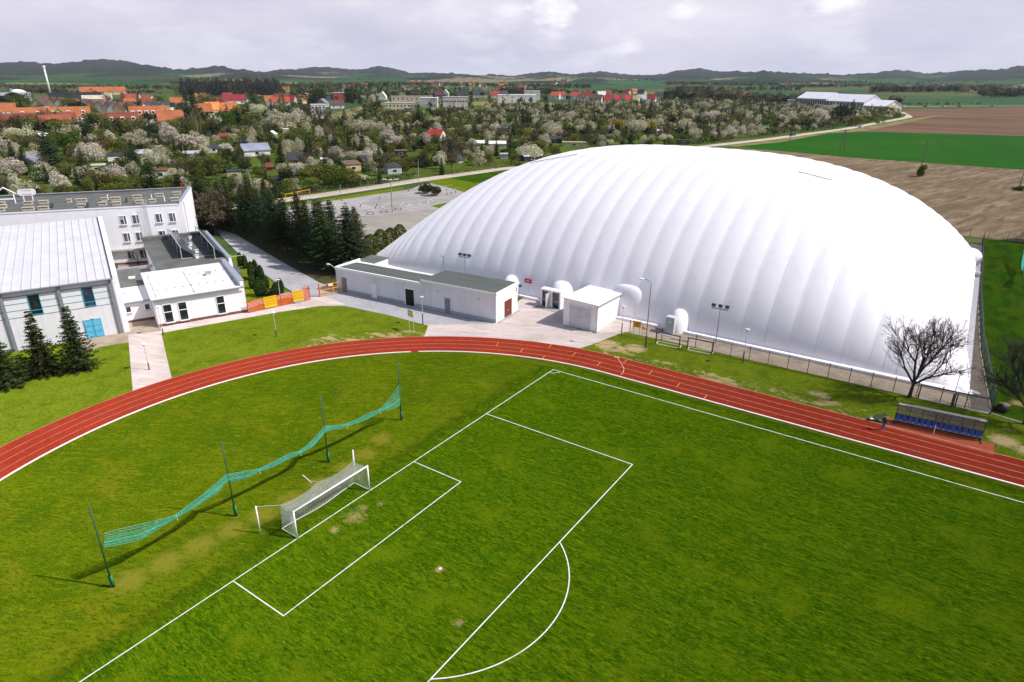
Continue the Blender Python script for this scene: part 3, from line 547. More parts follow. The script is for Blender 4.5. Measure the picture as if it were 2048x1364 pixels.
# ---- low annex with solar racks and the link
DOT=[]
def dots(parent,pts,z,r=.075):
    me=DOT or DOT.append(MB().bx(-.075,-.075,0,.075,.075,.045).mesh('roof_fixing',dkgrey)) or DOT
    for x,y in pts: link('roof_fixing',me[0],parent,(x,y,z))
def annex():
    t=thing('annex','low white annex with felt roofs, three tall windows and brown plinth','annex',ST(-53.4,-7.2),ANG)
    def p(s,tt): return (tt+7.2, -53.4-s)
    b=MB(); b.bx(0,0,0,11.85,13.4,4.05); b.build('front_block',white,t)
    MB().bx(-.03,-.04,0,11.88,-.002,.42).build('plinth',plinth,t)
    r=MB().add([(-.25,-.38,3.98),(11.35,-.38,3.98),(11.35,13.5,4.35),(-.25,13.5,4.35),(-.25,-.38,4.12),(11.35,-.38,4.12),(11.35,13.5,4.5),(-.25,13.5,4.5)],[(3,2,1,0),(4,5,6,7),(0,1,5,4),(1,2,6,5),(2,3,7,6),(3,0,4,7)]).build('front_roof',roofwhite,t)
    rr=random.Random(2); q=[(.5,.6+i*.75) for i in range(17)]+[(5.3,.4+i*.72) for i in range(18)]+[(1+i*1.1,3.4+i*.04) for i in range(10)]+[(1.2+i*1.2,8.8+.05*i) for i in range(9)]+[(.4+i*.3,13.1) for i in range(4)]+[(11.0,1+i*.6) for i in range(20)]
    for zz,lo,hi in ((4.17,0,3),(4.26,3,6),(4.33,6,9),(4.42,9,14)): dots(r,[a for a in q if lo<=a[1]<hi],zz,.07)
    MB().tube((-.3,-.46,3.98),(11.9,-.46,3.98),.09,n=8).build('gutter',midgrey,r)
    MB().tube((.08,-.30,0),(.08,-.30,3.95),.06,n=8).build('downpipe',ltgrey,t)
    MB().bx(11.36,-.1,4.05,11.86,13.6,4.95).build('parapet',white,t)
    MB().bx(11.30,-.16,4.952,11.95,13.6,5.02).build('parapet_cap',flash,t)
    v=MB().bx(8.0,7.2,4.28,8.7,7.9,4.75).build('roof_vent',ltgrey,r); MB().bx(7.9,7.1,4.752,8.8,8.0,4.82).build('vent_cap',flash,v)
    for x in (1.55,3.45,8.4): window(t,x,-.03,.45,3.1,1.12,glass,whiter,hsplit=.58)
    # rear block
    MB().bx(2.1,13.42,0,12.9,36.5,4.3).build('rear_block',white,t)
    rf=MB().bx(1.95,13.5,4.302,12.45,36.6,4.46).build('rear_roof',roofgrey,t)
    MB().bx(12.46,13.62,4.3,12.86,36.7,4.95).build('parapet',white,t); MB().bx(12.40,13.62,4.952,12.95,36.7,5.02).build('parapet_cap',flash,t)
    MB().bx(1.95,35.3,4.462,12.4,36.6,5.15).build('rear_upstand',roofgrey,t)
    dots(rf,[(2.3,14.2+i*1.4) for i in range(12)],4.461)
    MB().bx(12.96,13.5,2.2,14.3,36.7,2.36).build('side_canopy',roofgreen,t); 
    for y in (16,25,34): MB().tube((14.1,y,0),(14.1,y,2.2),.06,n=6).build('canopy_post',midgrey,t)
    for (sx,yy) in ((8.7,22),(8.1,25.2),(8.6,28),(9.3,33.2),(8.2,18.2)):
        v=MB().bx(sx,yy,4.462,sx+.5,yy+.5,4.95).build('roof_vent',whiter,rf)
        MB().bx(sx-.06,yy-.06,4.952,sx+.56,yy+.56,5.0).build('vent_cap',ltgrey,v)
    # link
    MB().bx(-3.75,4.1,0,-.002,22.0,3.0).build('link_block',white,t)
    MB().bx(-3.75,4.06,0,-.01,4.098,.35).build('plinth',plinth,t)
    lr=MB().bx(-3.85,3.75,3.002,-.003,11.5,3.12).build('link_front_roof',roofwhite,t)
    dots(lr,[(-3.4,4.2+i*1.4) for i in range(5)],3.121)
    MB().tube((-3.85,3.68,2.98),(-.02,3.68,2.98),.08,n=8).build('gutter',midgrey,lr)
    l2=MB().bx(-3.85,11.52,3.002,-.003,22.0,3.25).build('link_rear_roof',roofgrey,t)
    MB().bx(-3.85,22.01,3.0,2.0,22.3,3.45).build('parapet_cap',flash,t)
    dots(l2,[(-3.5,12+i*1.8) for i in range(5)],3.251)
    v=MB().bx(-1.9,15.6,3.252,-1.0,16.1,3.5).build('roof_vent',whiter,l2); MB().tube((-.9,16,3.25),(-.9,16,4.6),.05,n=6).build('vent_pipe',midgrey,l2)
    MB().bx(-3.0,8.0,3.122,-2.2,8.6,3.4).build('roof_hatch',ltgrey,lr)
    for x in (-3.0,-.65): window(t,x,4.07,1.5,2.4,.7,glass,whiter)
annex()
def solar(s0,s1,tl,th,zl,zh,lab):
    # low edge at t=tl, high edge at t=th
    o=ST((s0+s1)/2,tl); t=thing('solar_rack',lab,'solar panels',(o.x,o.y,4.46),ANG,'solar racks on the annex roof')
    w=(s1-s0)/2; dx=th-tl; n=9
    for i in range(n):
        y0=-w+2*w*i/n+.03; y1=-w+2*w*(i+1)/n-.03
        m=MB().add([(0,y0,zl),(dx,y0,zh),(dx,y1,zh),(0,y1,zl),(.05,y0,zl+.06),(dx+.05,y0,zh+.06),(dx+.05,y1,zh+.06),(.05,y1,zl+.06)],[(0,1,2,3),(7,6,5,4),(0,4,5,1),(1,5,6,2),(2,6,7,3),(3,7,4,0)])
        m.build('panel',SOL,t)
    f=MB(); f.tube((dx-.02,-w,zh+.05),(dx-.02,w,zh+.05),.07,n=6); f.tube((0,-w,zl),(0,w,zl),.05,n=6); f.build('rail',ltgrey,t)
    for i in range(4):
        y=-w+2*w*i/3; MB().tube((dx-.08,y,.0),(dx-.05,y,zh),.05,n=6).build('post',ltgrey,t); MB().tube((dx-.08,y,.06),(3.0 if i in(0,) else .2,y,.10),.04,n=5).build('brace',ltgrey,t)
SOL=M('dark_solar_panel',(.045,.050,.060),.28,[(1.1,(.065,.07,.08),.45,.6,(.2,3,1,67))],spec=.6)
solar(-88.3,-72.3,1.0,-.9,.25,1.95,'dark solar panel rack on the annex roof, nearer the three-storey block')
solar(-88.5,-69.5,5.35,3.7,.25,1.85,'dark solar panel rack on the annex roof, along the grey capped parapet')
# ---- three-storey block
def block():
    o=Vector((-81.7234,36.7062,0)); a=math.atan2(.80993,.58652)
    t=thing('school_block','white three-storey block with flat grey roof, vents and a caged ladder','block',o,a)
    MB().bx(-52,0,0,0,17.6,10.35).build('wall',white,t)
    rf=MB().bx(-52,.02,10.352,-.45,17.2,10.5).build('roof',roofgrey,t)
    MB().bx(-.44,-.02,10.352,.03,17.62,10.95).build('parapet',white,t); MB().bx(-.50,-.06,10.952,.08,17.7,11.02).build('parapet_cap',flash,t)
    MB().bx(-52,17.22,10.352,-.5,17.66,10.82).build('parapet',roofgrey,t); MB().bx(-52,17.18,10.822,-.52,17.72,10.89).build('parapet_cap',flash,t)
    MB().bx(-52,-.08,10.3,-.5,.015,10.53).build('eaves_trim',white,t)
    for x in (-10,-8,-4.2,-2.0):
        for k,(z0,z1) in enumerate(((7.3,8.95),(4.15,5.8),(.95,2.5))):
            if k==2 and x>-6: continue
            window(t,x,-.03,z0,z1,1.12,glassb if k<2 else glass,whiter,vsplit=.62,blind=.7 if (k==0 and x==-10) else None)
    MB().bx(-13,-.75,2.62,-6.7,-.02,2.86).build('canopy',concrete,t)
    MB().bx(-14,-.02,0,-6.3,-.003,.4).build('plinth',plinth,t)
    # caged ladder
    l=MB()
    for x in (-6.35,-5.85): l.tube((x,-.12,3.1),(x,-.12,11.4),.025,n=5); l.tube((x,-.12,11.4),(x,.9,11.4),.025,n=5); l.tube((x,.9,10.5),(x,.9,11.4),.025,n=5)
    for i in range(27): l.tube((-6.35,-.12,3.2+i*.3),(-5.85,-.12,3.2+i*.3),.016,n=4)
    lo=l.build('ladder',ltgrey,t); c=MB()
    for i in range(13):
        z=4.2+i*.55; P=[(-6.1+.40*math.cos(q),-.14-.68*math.sin(q),z) for q in np.linspace(0,math.pi,8)]; c.path(P,.018,4)
    for q in np.linspace(.2,math.pi-.2,6): c.tube((-6.1+.40*math.cos(q),-.14-.68*math.sin(q),4.2),(-6.1+.40*math.cos(q),-.14-.68*math.sin(q),11),.014,n=4)
    c.build('cage',ltgrey,lo)
    l2=MB()
    for y in (1.2,1.7): l2.tube((.14,y,4),(.14,y,10.6),.025,n=5)
    for i in range(20): l2.tube((.14,1.2,4.2+i*.32),(.14,1.7,4.2+i*.32),.015,n=4)
    l2.build('ladder',midgrey,t)
    beige=M('beige_chimney_render',(.52,.46,.38),.9,[(3,(.42,.36,.29),.45,.65)])
    VV=[(-24.2,.8,2.2),(-22.0,1,2),(-26,7.2,1.8),(-23.6,7.4,1.8),(-19.6,7.6,.9),(-17.6,7.4,2.2),(-16.3,1.4,1.6),(-13.8,7.3,1.4),(-13.2,2.3,1.6),(-12,7.2,2),(-10.9,1.8,1.7),(-8.6,8.4,2),(-7.3,2.4,1.7),(-4.9,9.2,1.8),(-1.9,10,1.8),(-1.5,3.2,1.8),(-30.5,8,2),(-29.2,4.7,1.8),(-28.4,1.4,1.4),(-5.2,2.6,1.4)]
    for x,y,w in VV:
        w*=.78
        v=MB(); v.bx(x-w/2,y,10.501,x+w/2,y+.6,10.74); v.bx(x-w/2-.05,y-.05,11.0,x+w/2+.05,y+.65,11.1)
        n=max(2,int(w/.33))
        for i in range(n+1):
            xx=x-w/2+.06+(w-.12)*i/n; v.bx(xx-.05,y+.002,10.74,xx+.05,y+.598,11.0)
        v.bx(x-w/2+.12,y+.3,10.74,x+w/2-.12,y+.4,11.0)
        v.build('roof_vent',beige,rf)
    for x,y in ((-21.1,2.4),(-15.2,.6),(-9.7,4.2)): MB().bx(x-.08,y,10.501,x+.08,y+1.1,11.3).build('cowl_plate',dkgrey,rf)
    for x,y in ((-13.4,8.4),(-3.2,3.2),(-5.7,6)): MB().tube((x,y,10.5),(x,y,11.5),.09,n=7).build('vent_pipe',whiter,rf)
    w=MB(); P=[(-3.9,12.4,11.6),(-3.5,12.4,10.6)]; 
    for dx,dy in ((-.5,-.4),(.5,-.4),(0,.5)): w.tube((-1.3+dx,14+dy,10.5),(-1.3,14,12.0),.04,n=5)
    w.ell((-1.3,14,12.1),(.12,.12,.3),6,4); w.build('wind_sensor',M('red_lacquer',(.4,.02,.02),.5,[(2,(.3,.02,.02),.5,.7)]),rf)
    a_=MB()
    for x in (-31.1,-28.5): a_.tube((x,9.6,10.5),(x,9.6,12.2),.11,n=6)
    a_.tube((-31.5,9.6,12.1),(-29.8,9.6,13.4),.12,n=6); a_.tube((-29.8,9.6,13.4),(-28.1,9.6,12.2),.12,n=6); a_.tube((-31.1,9.6,11.3),(-28.5,9.6,11.3),.11,n=6)
    so=tag(a_.build('house_shaped_frame',whiter,None,(o.x,o.y,0),a),'white house-shaped tubular frame standing on the flat grey roof','frame')
    b=thing('oval_sign','white oval sign frame on two legs on the flat grey roof','sign',(o.x,o.y,0),a)
    for x in (-27.6,-26.2): MB().tube((x,11.3,10.5),(x,11.3,12.0),.09,n=6).build('leg',whiter,b)
    P=[]
    for i in range(24):
        q=2*math.pi*i/24; P.append((-26.9+(.9 if math.cos(q)>0 else -.9)+.55*math.cos(q),12.15+.6*math.sin(q)))
    V=[(x,11.2,z) for x,z in P]+[(x,11.32,z) for x,z in P]; n=24
    MB().add(V,[tuple(range(n)),tuple(range(n,2*n))[::-1]]+[(i,n+i,n+(i+1)%n,(i+1)%n) for i in range(n)]).build('board',whiter,b)
    MB().bx(-27.7,11.17,11.8,-26.1,11.195,11.86).bx(-27.7,11.17,12.46,-26.1,11.195,12.52).build('frame_line',midgrey,b)
block()
# ---- changing-room building in front of the dome
def util():
    g=G(675,581); a=math.atan2(2.7,29.9)
    t=thing('service_building','long low white building with stepped dark roof in front of dome','building',(g.x,g.y,0),a)
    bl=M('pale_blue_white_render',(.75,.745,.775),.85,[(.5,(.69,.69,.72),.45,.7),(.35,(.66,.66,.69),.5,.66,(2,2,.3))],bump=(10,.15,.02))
    def slab(nm,x0,x1,y0,y1,z0,z1,m,par,th=.16): # roof falling to the back
        return MB().add([(x0,y0,z0-th),(x1,y0,z0-th),(x1,y1,z1-th),(x0,y1,z1-th),(x0,y0,z0),(x1,y0,z0),(x1,y1,z1),(x0,y1,z1)],[(3,2,1,0),(4,5,6,7),(0,1,5,4),(1,2,6,5),(2,3,7,6),(3,0,4,7)]).build(nm,m,par)
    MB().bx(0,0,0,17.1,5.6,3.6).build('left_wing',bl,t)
    r=slab('left_roof',.12,17.05,.2,5.8,3.85,3.55,roofgreen,t)
    MB().bx(-.1,-.08,3.60,17.09,.19,3.98).build('fascia',whiter,t); MB().bx(-.12,.2,3.6,.11,5.8,4.02).build('fascia',whiter,t)
    MB().bx(17.12,0,0,30.0,6.2,4.25).build('right_wing',white,t)
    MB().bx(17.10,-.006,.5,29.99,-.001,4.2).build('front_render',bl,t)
    r2=slab('right_roof',17.1,30.0,-.05,6.3,4.46,4.36,roofgreen,t)
    MB().bx(17.02,-.12,4.2,30.1,-.055,4.5).build('fascia',whiter,t); MB().bx(30.02,-.12,4.15,30.14,6.4,4.55).build('fascia',whiter,t)
    MB().bx(-.02,-.03,0,13.95,-.002,.55).build('plinth',greyplinth,t); MB().bx(15.75,-.03,0,29.99,-.007,.55).build('plinth',greyplinth,t)
    def door(x0,x1,z1,m,y=-.05,par=t,nm='door'):
        d=MB().bx(x0,y,.02,x1,-.001 if y<0 else y+.05,z1).build(nm,m,par); return d
    d=door(1.15,2.2,2.45,M('grey_brown_door',(.20,.19,.19),.6,[(2,(.25,.24,.24),.45,.6)]))
    d=door(7.3,8.3,2.35,whiter); MB().tube((8.1,-.12,1.1),(8.2,-.12,1.1),.03,n=5).build('handle',midgrey,d)
    d=door(14.05,15.65,2.6,blackdoor,nm='garage_door'); MB().bx(13.85,-.09,0,14.04,-.0025,2.85).bx(15.66,-.09,0,15.7,-.0025,2.85).bx(14.04,-.09,2.61,15.66,-.0025,2.85).build('door_surround',whiter,d)
    d=door(21.25,22.2,2.35,greydoor,y=-.055); MB().tube((21.4,-.1,1.1),(21.5,-.1,1.1),.03,n=5).build('handle',dkgrey,d)
    for x in (20.1,27.2):
        l=MB().bx(x-.1,-.14,3.0,x+.1,-.007,3.2).build('wall_lamp',M('cream_lamp',(.6,.5,.28),.5,[(3,(.5,.42,.25),.5,.6)]),t)
    # east end door with red-brown leaf in a white reveal
    f=MB().bx(30.002,1.9,0,30.10,2.15,2.9).bx(30.002,4.35,0,30.10,4.6,2.9).bx(30.002,2.15,2.6,30.10,4.35,2.9).build('door_surround',whiter,t)
    d=MB().bx(30.002,2.16,.1,30.04,4.34,2.59).build('garage_door',browndoor,t); MB().bx(30.041,3.1,1.0,30.08,3.3,1.08).build('handle',ltgrey,d)
    MB().bx(30.002,.2,0,30.5,6.2,.08).build('step',concrete,t)
    l=MB(); l.tube((30.15,6.0,4.0),(30.5,6.0,4.1),.04,n=5); l.bx(30.4,5.8,3.85,30.75,6.2,4.15); l.build('wall_lamp',dkgrey,t)
    l=MB(); l.tube((-.05,.2,3.6),(-.7,-.3,4.35),.05,n=5); l.ell((-.95,-.5,4.4),(.45,.25,.14),8,4); l.build('wall_lamp',ltgrey,t)
    # plant room at the back
    MB().bx(-1.2,6.2,0,2.3,10.2,3.3).build('rear_room',whiter,t); MB().bx(-1.3,6.1,3.302,2.4,10.3,3.45).build('rear_room_roof',roofgrey,t)
util()
def garage():
    g=G(1126,649); t=thing('garage','small white garage with white roof and wide panel door','garage',(g.x,g.y,0),R(1.3))
    b=MB(); b.add([(0,0,0),(5.2,0,0),(5.2,8.2,0),(0,8.2,0),(0,0,3.95),(5.2,0,3.75),(5.2,8.2,3.35),(0,8.2,3.5)],[(3,2,1,0),(4,5,6,7),(0,1,5,4),(1,2,6,5),(2,3,7,6),(3,0,4,7)]); b.build('wall',whiter,t)
    MB().add([(-.15,-.2,3.97),(5.35,-.2,3.75),(5.35,8.4,3.37),(-.15,8.4,3.52),(-.15,-.2,4.1),(5.35,-.2,3.9),(5.35,8.4,3.52),(-.15,8.4,3.67)],[(3,2,1,0),(4,5,6,7),(0,1,5,4),(1,2,6,5),(2,3,7,6),(3,0,4,7)]).build('roof',M('white_roof_membrane',(.82,.80,.82),.6,[(1,(.72,.70,.72),.5,.7)]),t)
    d=MB()
    for i in range(6): d.bx(1.0,-.06,.06+i*.52,4.3,-.002,.56+i*.52)
    d.build('garage_door',M('pale_door_panel',(.60,.60,.63),.5,[(1,(.54,.54,.57),.45,.6)]),t)
    MB().bx(.9,-.09,0,.99,-.002,3.3).bx(4.31,-.09,0,4.4,-.002,3.3).bx(.99,-.09,3.19,4.31,-.002,3.3).build('door_frame',whiter,t)
    gu=MB(); gu.tube((5.42,-.3,3.76),(5.42,8.5,3.38),.075,n=7); gu.build('gutter',midgrey,t)
    MB().path([(5.42,-.2,3.72),(5.27,-.12,3.4),(5.27,-.12,.1)],.05,6).build('downpipe',midgrey,t); MB().path([(5.42,8.3,3.35),(5.3,8.3,3.1),(5.3,8.3,.1)],.05,6).build('downpipe',midgrey,t)
    MB().bx(.4,-.6,0,5,-.1,.03).build('threshold',concrete,t)
garage()
# ============================================================= PITCH FURNITURE
netw=M('white_net_cord',(.72,.72,.68),.8,[(4,(.6,.6,.56),.5,.7)])
def goal():
    t=thing('football_goal','white football goal with net hung from two rear stanchions','goal',(0,0,.034))
    for y in (-3.72,3.72): MB().tube((0,y,0),(0,y,2.50),.065,n=10).build('post',whiter,t,smooth=True)
    MB().tube((0,-3.78,2.44),(0,3.78,2.44),.065,n=10).build('crossbar',whiter,t,smooth=True)
    for y in (-4.95,4.7): MB().tube((-2.8,y,0),(-2.8,y,2.5),.055,n=8).build('stanchion',whiter,t,smooth=True)
    MB().tube((-2.6,0,1.9),(-3.3,-.2,2.45),.025,n=5).build('rear_hook',whiter,t)
    def rear(y): # sagging rear upper edge
        f=abs(y)/3.72; s=math.sin(math.pi*f)
        return Vector((-1.72+.12*s, y*1.0, 2.30-.20*s))
    MB().path([(-2.8,-4.95,2.46),tuple(rear(-3.72))],.014,4).path([(-2.8,4.7,2.46),tuple(rear(3.72))],.014,4).path([(-2.75,0,2.0),tuple(rear(0))],.014,4).build('rope',netw,t)
    n=MB(); r=.011
    def prof(y):
        a=Vector((0,y,2.42)); b=rear(y); bt=Vector((-1.72+.12*math.cos(y*.9),y,.07))
        P=[a.lerp(b,k/6)-Vector((0,0,.10*math.sin(math.pi*k/6))) for k in range(7)]
        P+=[b.lerp(bt,k/7)+Vector((.10*math.sin(math.pi*k/7),0,0)) for k in range(1,8)]
        return P
    ys=np.linspace(-3.70,3.70,52); PR=[prof(y) for y in ys]
    for P in PR: n.path(P,r,3)
    for k in range(0,14):
        for sub in (0,.5):
            if k==13 and sub: continue
            L=[P[k].lerp(P[min(13,k+1)],sub) for P in PR[::3]]; n.path(L,r,3)
    for sy in (-1,1): # side panels
        E=prof(3.70*sy); fr=[Vector((0,3.70*sy,2.42*(1-k/13))) for k in range(14)]
        low=[Vector((-1.6*f*1.0,3.70*sy+.05*sy,.04)) for f in np.linspace(0,1,8)]
        for k in range(0,14): n.path([fr[k],fr[k].lerp(E[k],.5)+Vector((0,-.18*sy*math.sin(k/13*math.pi),0)),E[k]],r,3)
        for f in np.linspace(.08,1,11):
            pts=[fr[k].lerp(E[k],f)+Vector((0,-.18*sy*math.sin(k/13*math.pi)*math.sin(math.pi*f),0)) for k in range(14)]; n.path(pts,r,3)
        n.path([Vector((0,3.7*sy,.1)),Vector((-.9,3.72*sy,.06)),E[-1]],.03,4)
    n.path([P[-1] for P in PR[::3]],.03,4)
    n.build('net',netw,t)
goal()
gpole=M('green_painted_steel',(.012,.075,.030),.45,[(3,(.02,.10,.045),.45,.7)],spec=.4)
gsleeve=M('bright_green_sleeve',(.02,.19,.05),.45,[(3,(.015,.13,.04),.45,.7)],spec=.4)
labs=['green ball-net pole nearest the camera, foot in worn grass','green ball-net pole with its net knotted, behind the goal left stanchion','green ball-net pole with its net knotted, behind the goal right stanchion','green ball-net pole nearest the track, net fanned out on it']
for i,(px,py) in enumerate([(226,1175),(472,1033),(657,925),(803,841)]):
    g=G(px,py); t=thing('net_pole',labs[i],'pole',(g.x,g.y,.02),0,'green poles of the ball-stop net')
    MB().tube((0,0,0),(0,0,6.75),.062,.05,8).build('shaft',gpole,t,smooth=True)
    MB().tube((.03,.06,0),(.03,.06,.98),.088,n=10).build('sleeve',gsleeve,t,smooth=True)
    MB().tube((-.03,-.09,.0),(-.03,-.09,1.05),.04,n=6).build('hinge_bar',gpole,t)
def ballnet():
    S=[(208,1066,1094),(245,1056,1087),(280,1048,1079),(318,1039,1056),(352,1030,1033),(378,1009,1020),(405,989,1004),(432,966,986),(455,947,961),(458,948,964),(490,942,957),(518,938,941),(545,924,933),(575,908,918),(600,902,905),(625,880,893),(650,851,863),(655,852,861),(675,850,858),(693,848,851),(715,838,845),(740,825,835),(759,819,822),(775,802,820),(790,781,816),(800,769,808)]
    t=thing('ball_net','turquoise ball-stop net bunched up and draped between four green poles','net',(-6.2,0,.02))
    nm=M('turquoise_net_cord',(.08,.40,.25),.8,[(2,(.14,.48,.33),.4,.65)])
    P=[(PXx(x,a,-6.2),PXx(x,b,-6.2)) for x,a,b in S]; n=MB(); K=13; lines=[]
    rr=random.Random(5)
    for k in range(K):
        f=(k/(K-1))**.75 if k<K-1 else 1; L=[]
        for a,b in P:
            w=(a-b).length; p=a.lerp(b,f); L.append(Vector((.03+min(.16,.10/(w+.25))*math.sin(k*2.1),p.y,p.z-.02)))
        Q=[]
        for i in range(len(L)-1):
            for s in range(3): Q.append(L[i].lerp(L[i+1],s/3))
        Q.append(L[-1]); lines.append(Q); n.path(Q,.030 if k in(0,K-1) else .020,3)
    for i in range(0,len(lines[0]),1):
        for k in range(K-1): n.tube(lines[k][i],lines[k+1][min(i+1,len(lines[0])-1)],.014,n=3,cap=False)
    # heavy bottom bundle
    Q=[(x[0]*.3+y[0]*.7,x[1]*.3+y[1]*.7,x[2]*.3+y[2]*.7) for x,y in zip(lines[0],lines[-1])]
    n.path(Q,.05,6)
    n.build('netting',nm,t)
    tp=MB()
    for i in (4,11,14,19,22): p=P[i][1]; tp.tube((.05,p.y,p.z+.12),(.08,p.y+.03,p.z-.35),.018,n=4)
    tp.build('tie_cord',whiter,t)
ballnet()
# ============================================================= FENCES
fmet=M('dark_fence_steel',(.035,.040,.038),.5,[(3,(.05,.055,.05),.5,.7)],spec=.4)
def fence(name,lab,P0,P1,n,h,wire=.125,mat=fmet,nw=.006,group=None):
    P0=Vector(P0);P1=Vector(P1); d=P1-P0; L=d.length; a=math.atan2(d.y,d.x); t=thing(name,lab,'fence',(*P0[:2],.02),a,group)
    po=MB().tube((0,0,0),(0,0,h),.045,n=6).mesh('post',mat); w=L/n
    b=MB(); k=int(w/wire)
    for i in range(1,k): b.bx(w*i/k-nw,-.006,.08,w*i/k+nw,.006,h-.12)
    m=int((h-.2)/.2)
    for j in range(m+1): b.bx(.05,.007,.08+(h-.2)*j/m-nw,w-.05,.017,.08+(h-.2)*j/m+nw)
    pm=b.mesh('mesh_panel',mat)
    for i in range(n+1): link('post',po,t,(w*i,0,0))
    for i in range(n): link('mesh_panel',pm,t,(w*i,0,0))
    return t
fence('mesh_fence','dark wire mesh fence with posts along the front of the white dome',(13.9,49.45,0),(43.0,50.7,0),13,1.85)
for x,y,lb in ((2.3,49.8,'dark fence post beside the orange sign by the garage'),(6.95,49.6,'dark fence post behind the nearer-garage black goal frame'),(11.5,49.8,'dark fence post behind the second black goal frame')): tag(MB().tube((0,0,0),(0,0,1.85),.05,n=6).build('fence_post',fmet,None,(x,y,.02)),lb,'post','loose posts left of the mesh fence')
def minigoal(g0,g1,lab):
    d=Vector(g1)-Vector(g0); L=d.length; t=thing('training_goal',lab,'small goal',(g0[0],g0[1],.02),math.atan2(d.y,d.x),'small goals by the mesh fence')
    for x in (0,L): MB().bx(x-.06,-.06,0,x+.06,.06,1.75).build('post',dkgrey,t)
    MB().bx(.06,-.06,1.63,L-.06,.06,1.75).build('crossbar',dkgrey,t)
    b=MB(); b.bx(0,.0,.02,L,.05,.07); 
    for x in (0,L): b.tube((x,.06,.05),(x,.95,.05),.03,n=5); b.tube((x,.95,.05),(x,.06,1.6),.02,n=5)
    b.tube((0,.95,.05),(L,.95,.05),.03,n=5); b.build('base_frame',whiter,t)
minigoal((6.8,48.1),(9.9,48.3),'small black goal frame on grass, nearest the tall street lamp')
minigoal((10.9,48.5),(14.0,48.75),'small black goal frame on grass at the start of the mesh fence')
minigoal((36.5,50.0),(39.7,50.1),'small black goal frame behind the dugout left end, at the fence')
minigoal((39.9,50.1),(43.0,50.25),'small black goal frame at the fence corner near the dark windscreen')
def tarp():
    PT=[Vector((43.1,51.2,0)),Vector((41.8,70,0)),Vector((41.15,92,0)),Vector((40.9,140,0))]; t=thing('windscreen_fence','tall fence with dark green windscreen along the east end of dome','fence',(0,0,.02))
    tm=M('dark_green_windscreen',(.012,.038,.040),.7,[(.3,(.018,.055,.06),.45,.65),(.5,(.05,.09,.10),.58,.70,(.2,.5,.2))],alpha=.72)
    S=[]; 
    for a,b in zip(PT,PT[1:]):
        k=round((b-a).length/3); S+=[a.lerp(b,i/k) for i in range(k)]
    S.append(PT[-1]); po=MB().tube((0,0,0),(0,0,2.3),.05,n=6).mesh('post',fmet)
    for p in S: link('post',po,t,p)
    for i,(a,b) in enumerate(zip(S,S[1:])):
        q=MB(); ny=5; V=[]
        for y in range(ny+1):
            for x in range(5):
                p=a.lerp(b,.02+.96*x/4); V.append((p.x+.07+.05*math.sin(i*1.7+x*1.3+y)*(1 if 0<x<4 else .2),p.y,.12+2.1*y/ny))
        q.add(V,[(y*5+x,y*5+x+1,(y+1)*5+x+1,(y+1)*5+x) for y in range(ny) for x in range(4)]); q.build('windscreen_panel',tm,t)
    for zz in (0.1,2.25): MB().path(S,.025,5).build('rail',fmet,t,(-.07,0,zz))
tarp()
tag(MB().ell((0,0,.3),(.6,.42,.62),9,5,-30).ell((.25,.35,.2),(.5,.4,.5),8,4,-30).ell((-.3,.3,.15),(.4,.5,.35),8,4,-30).build('covered_roller',M('black_tarpaulin',(.012,.014,.014),.5,[(4,(.03,.03,.03),.5,.7)]),None,(43.9,51.6,.05),smooth=True),'black tarpaulin bundle at the near corner of the windscreen fence','bundle')
fence('boundary_fence','thin dark boundary fence on grass in front of the tilled field',(38.5,144.6,0),(62,144.6,0),7,2.2,.5)
tag(MB().bx(-5,-.06,0,5,.06,.06).build('edging_strip',concrete,None,(47.6,49.35,.02),-.26),'pale edging strip on the grass right of the fence corner','edging')
# ============================================================= LAMPS
def lamp(h,lab,loc,col=ltgrey,style=0):
    t=thing('park_lamp',lab,'lamp',loc,0,'low lamps round the track')
    MB().tube((0,0,.55),(0,0,h-.35),.045,.035,8).build('pole',col,t); MB().tube((0,0,0),(0,0,.9 if style==0 else 1.6),.075,n=8).build('base_sleeve',dkgrey,t)
    l=MB()
    for a in (0,2*math.pi/3,4*math.pi/3): l.tube((0,0,h-.38),(.2*math.cos(a),.2*math.sin(a),h-.06),.018,n=4)
    l.build('bracket',dkgrey,t)
    l=MB().tube((0,0,h-.06),(0,0,h+.02),.30,.26,14).tube((0,0,h-.38),(0,0,h-.2),.07,.05,8).build('lamp_head',whiter if style==0 else ltgrey,t)
for px,py,h,lb,st in [(553,673,3.45,'white headed low lamp standing in the middle of the left lawn',0),(299,740,3.4,'white headed low lamp standing on the pink path to the track',0),(327,670,4.1,'white headed low lamp at the annex corner beside the path',0),(563,611,4.1,'grey low lamp in front of the orange mesh fence',1),(846,649,4.1,'grey low lamp beside the yellow notice board at the drive',1),(1243,669,4.05,'grey low lamp at the front corner of the white garage',1),(1485,727,4.5,'grey low lamp on grass in front of the mesh fence middle',1),(1901,815,4.25,'grey low lamp behind the dugout, by the fence corner',1),(604,520,4.2,'grey low lamp beside the asphalt drive by the small cypresses',1)]:
    g=G(px,py); lamp(h,lb,(g.x,g.y,.02),ltgrey,st)
def street():
    g=G(1291,695); t=thing('street_lamp','tall grey street lamp with curved arm in front of dome','street lamp',(g.x,g.y,.02))
    MB().tube((0,0,.8),(0,0,8.6),.085,.05,8).build('pole',midgrey,t); MB().tube((0,0,0),(0,0,1.6),.12,n=8).build('base_sleeve',dkgrey,t)
    MB().path([(0,0,8.6),(-.15,.0,8.85),(-.6,-.12,9.05),(-.95,-.2,9.08)],.04,6).build('arm',midgrey,t)
    MB().ell((-1.25,-.27,9.08),(.42,.2,.11),10,5).build('lamp_head',whiter,t,smooth=True)
street()
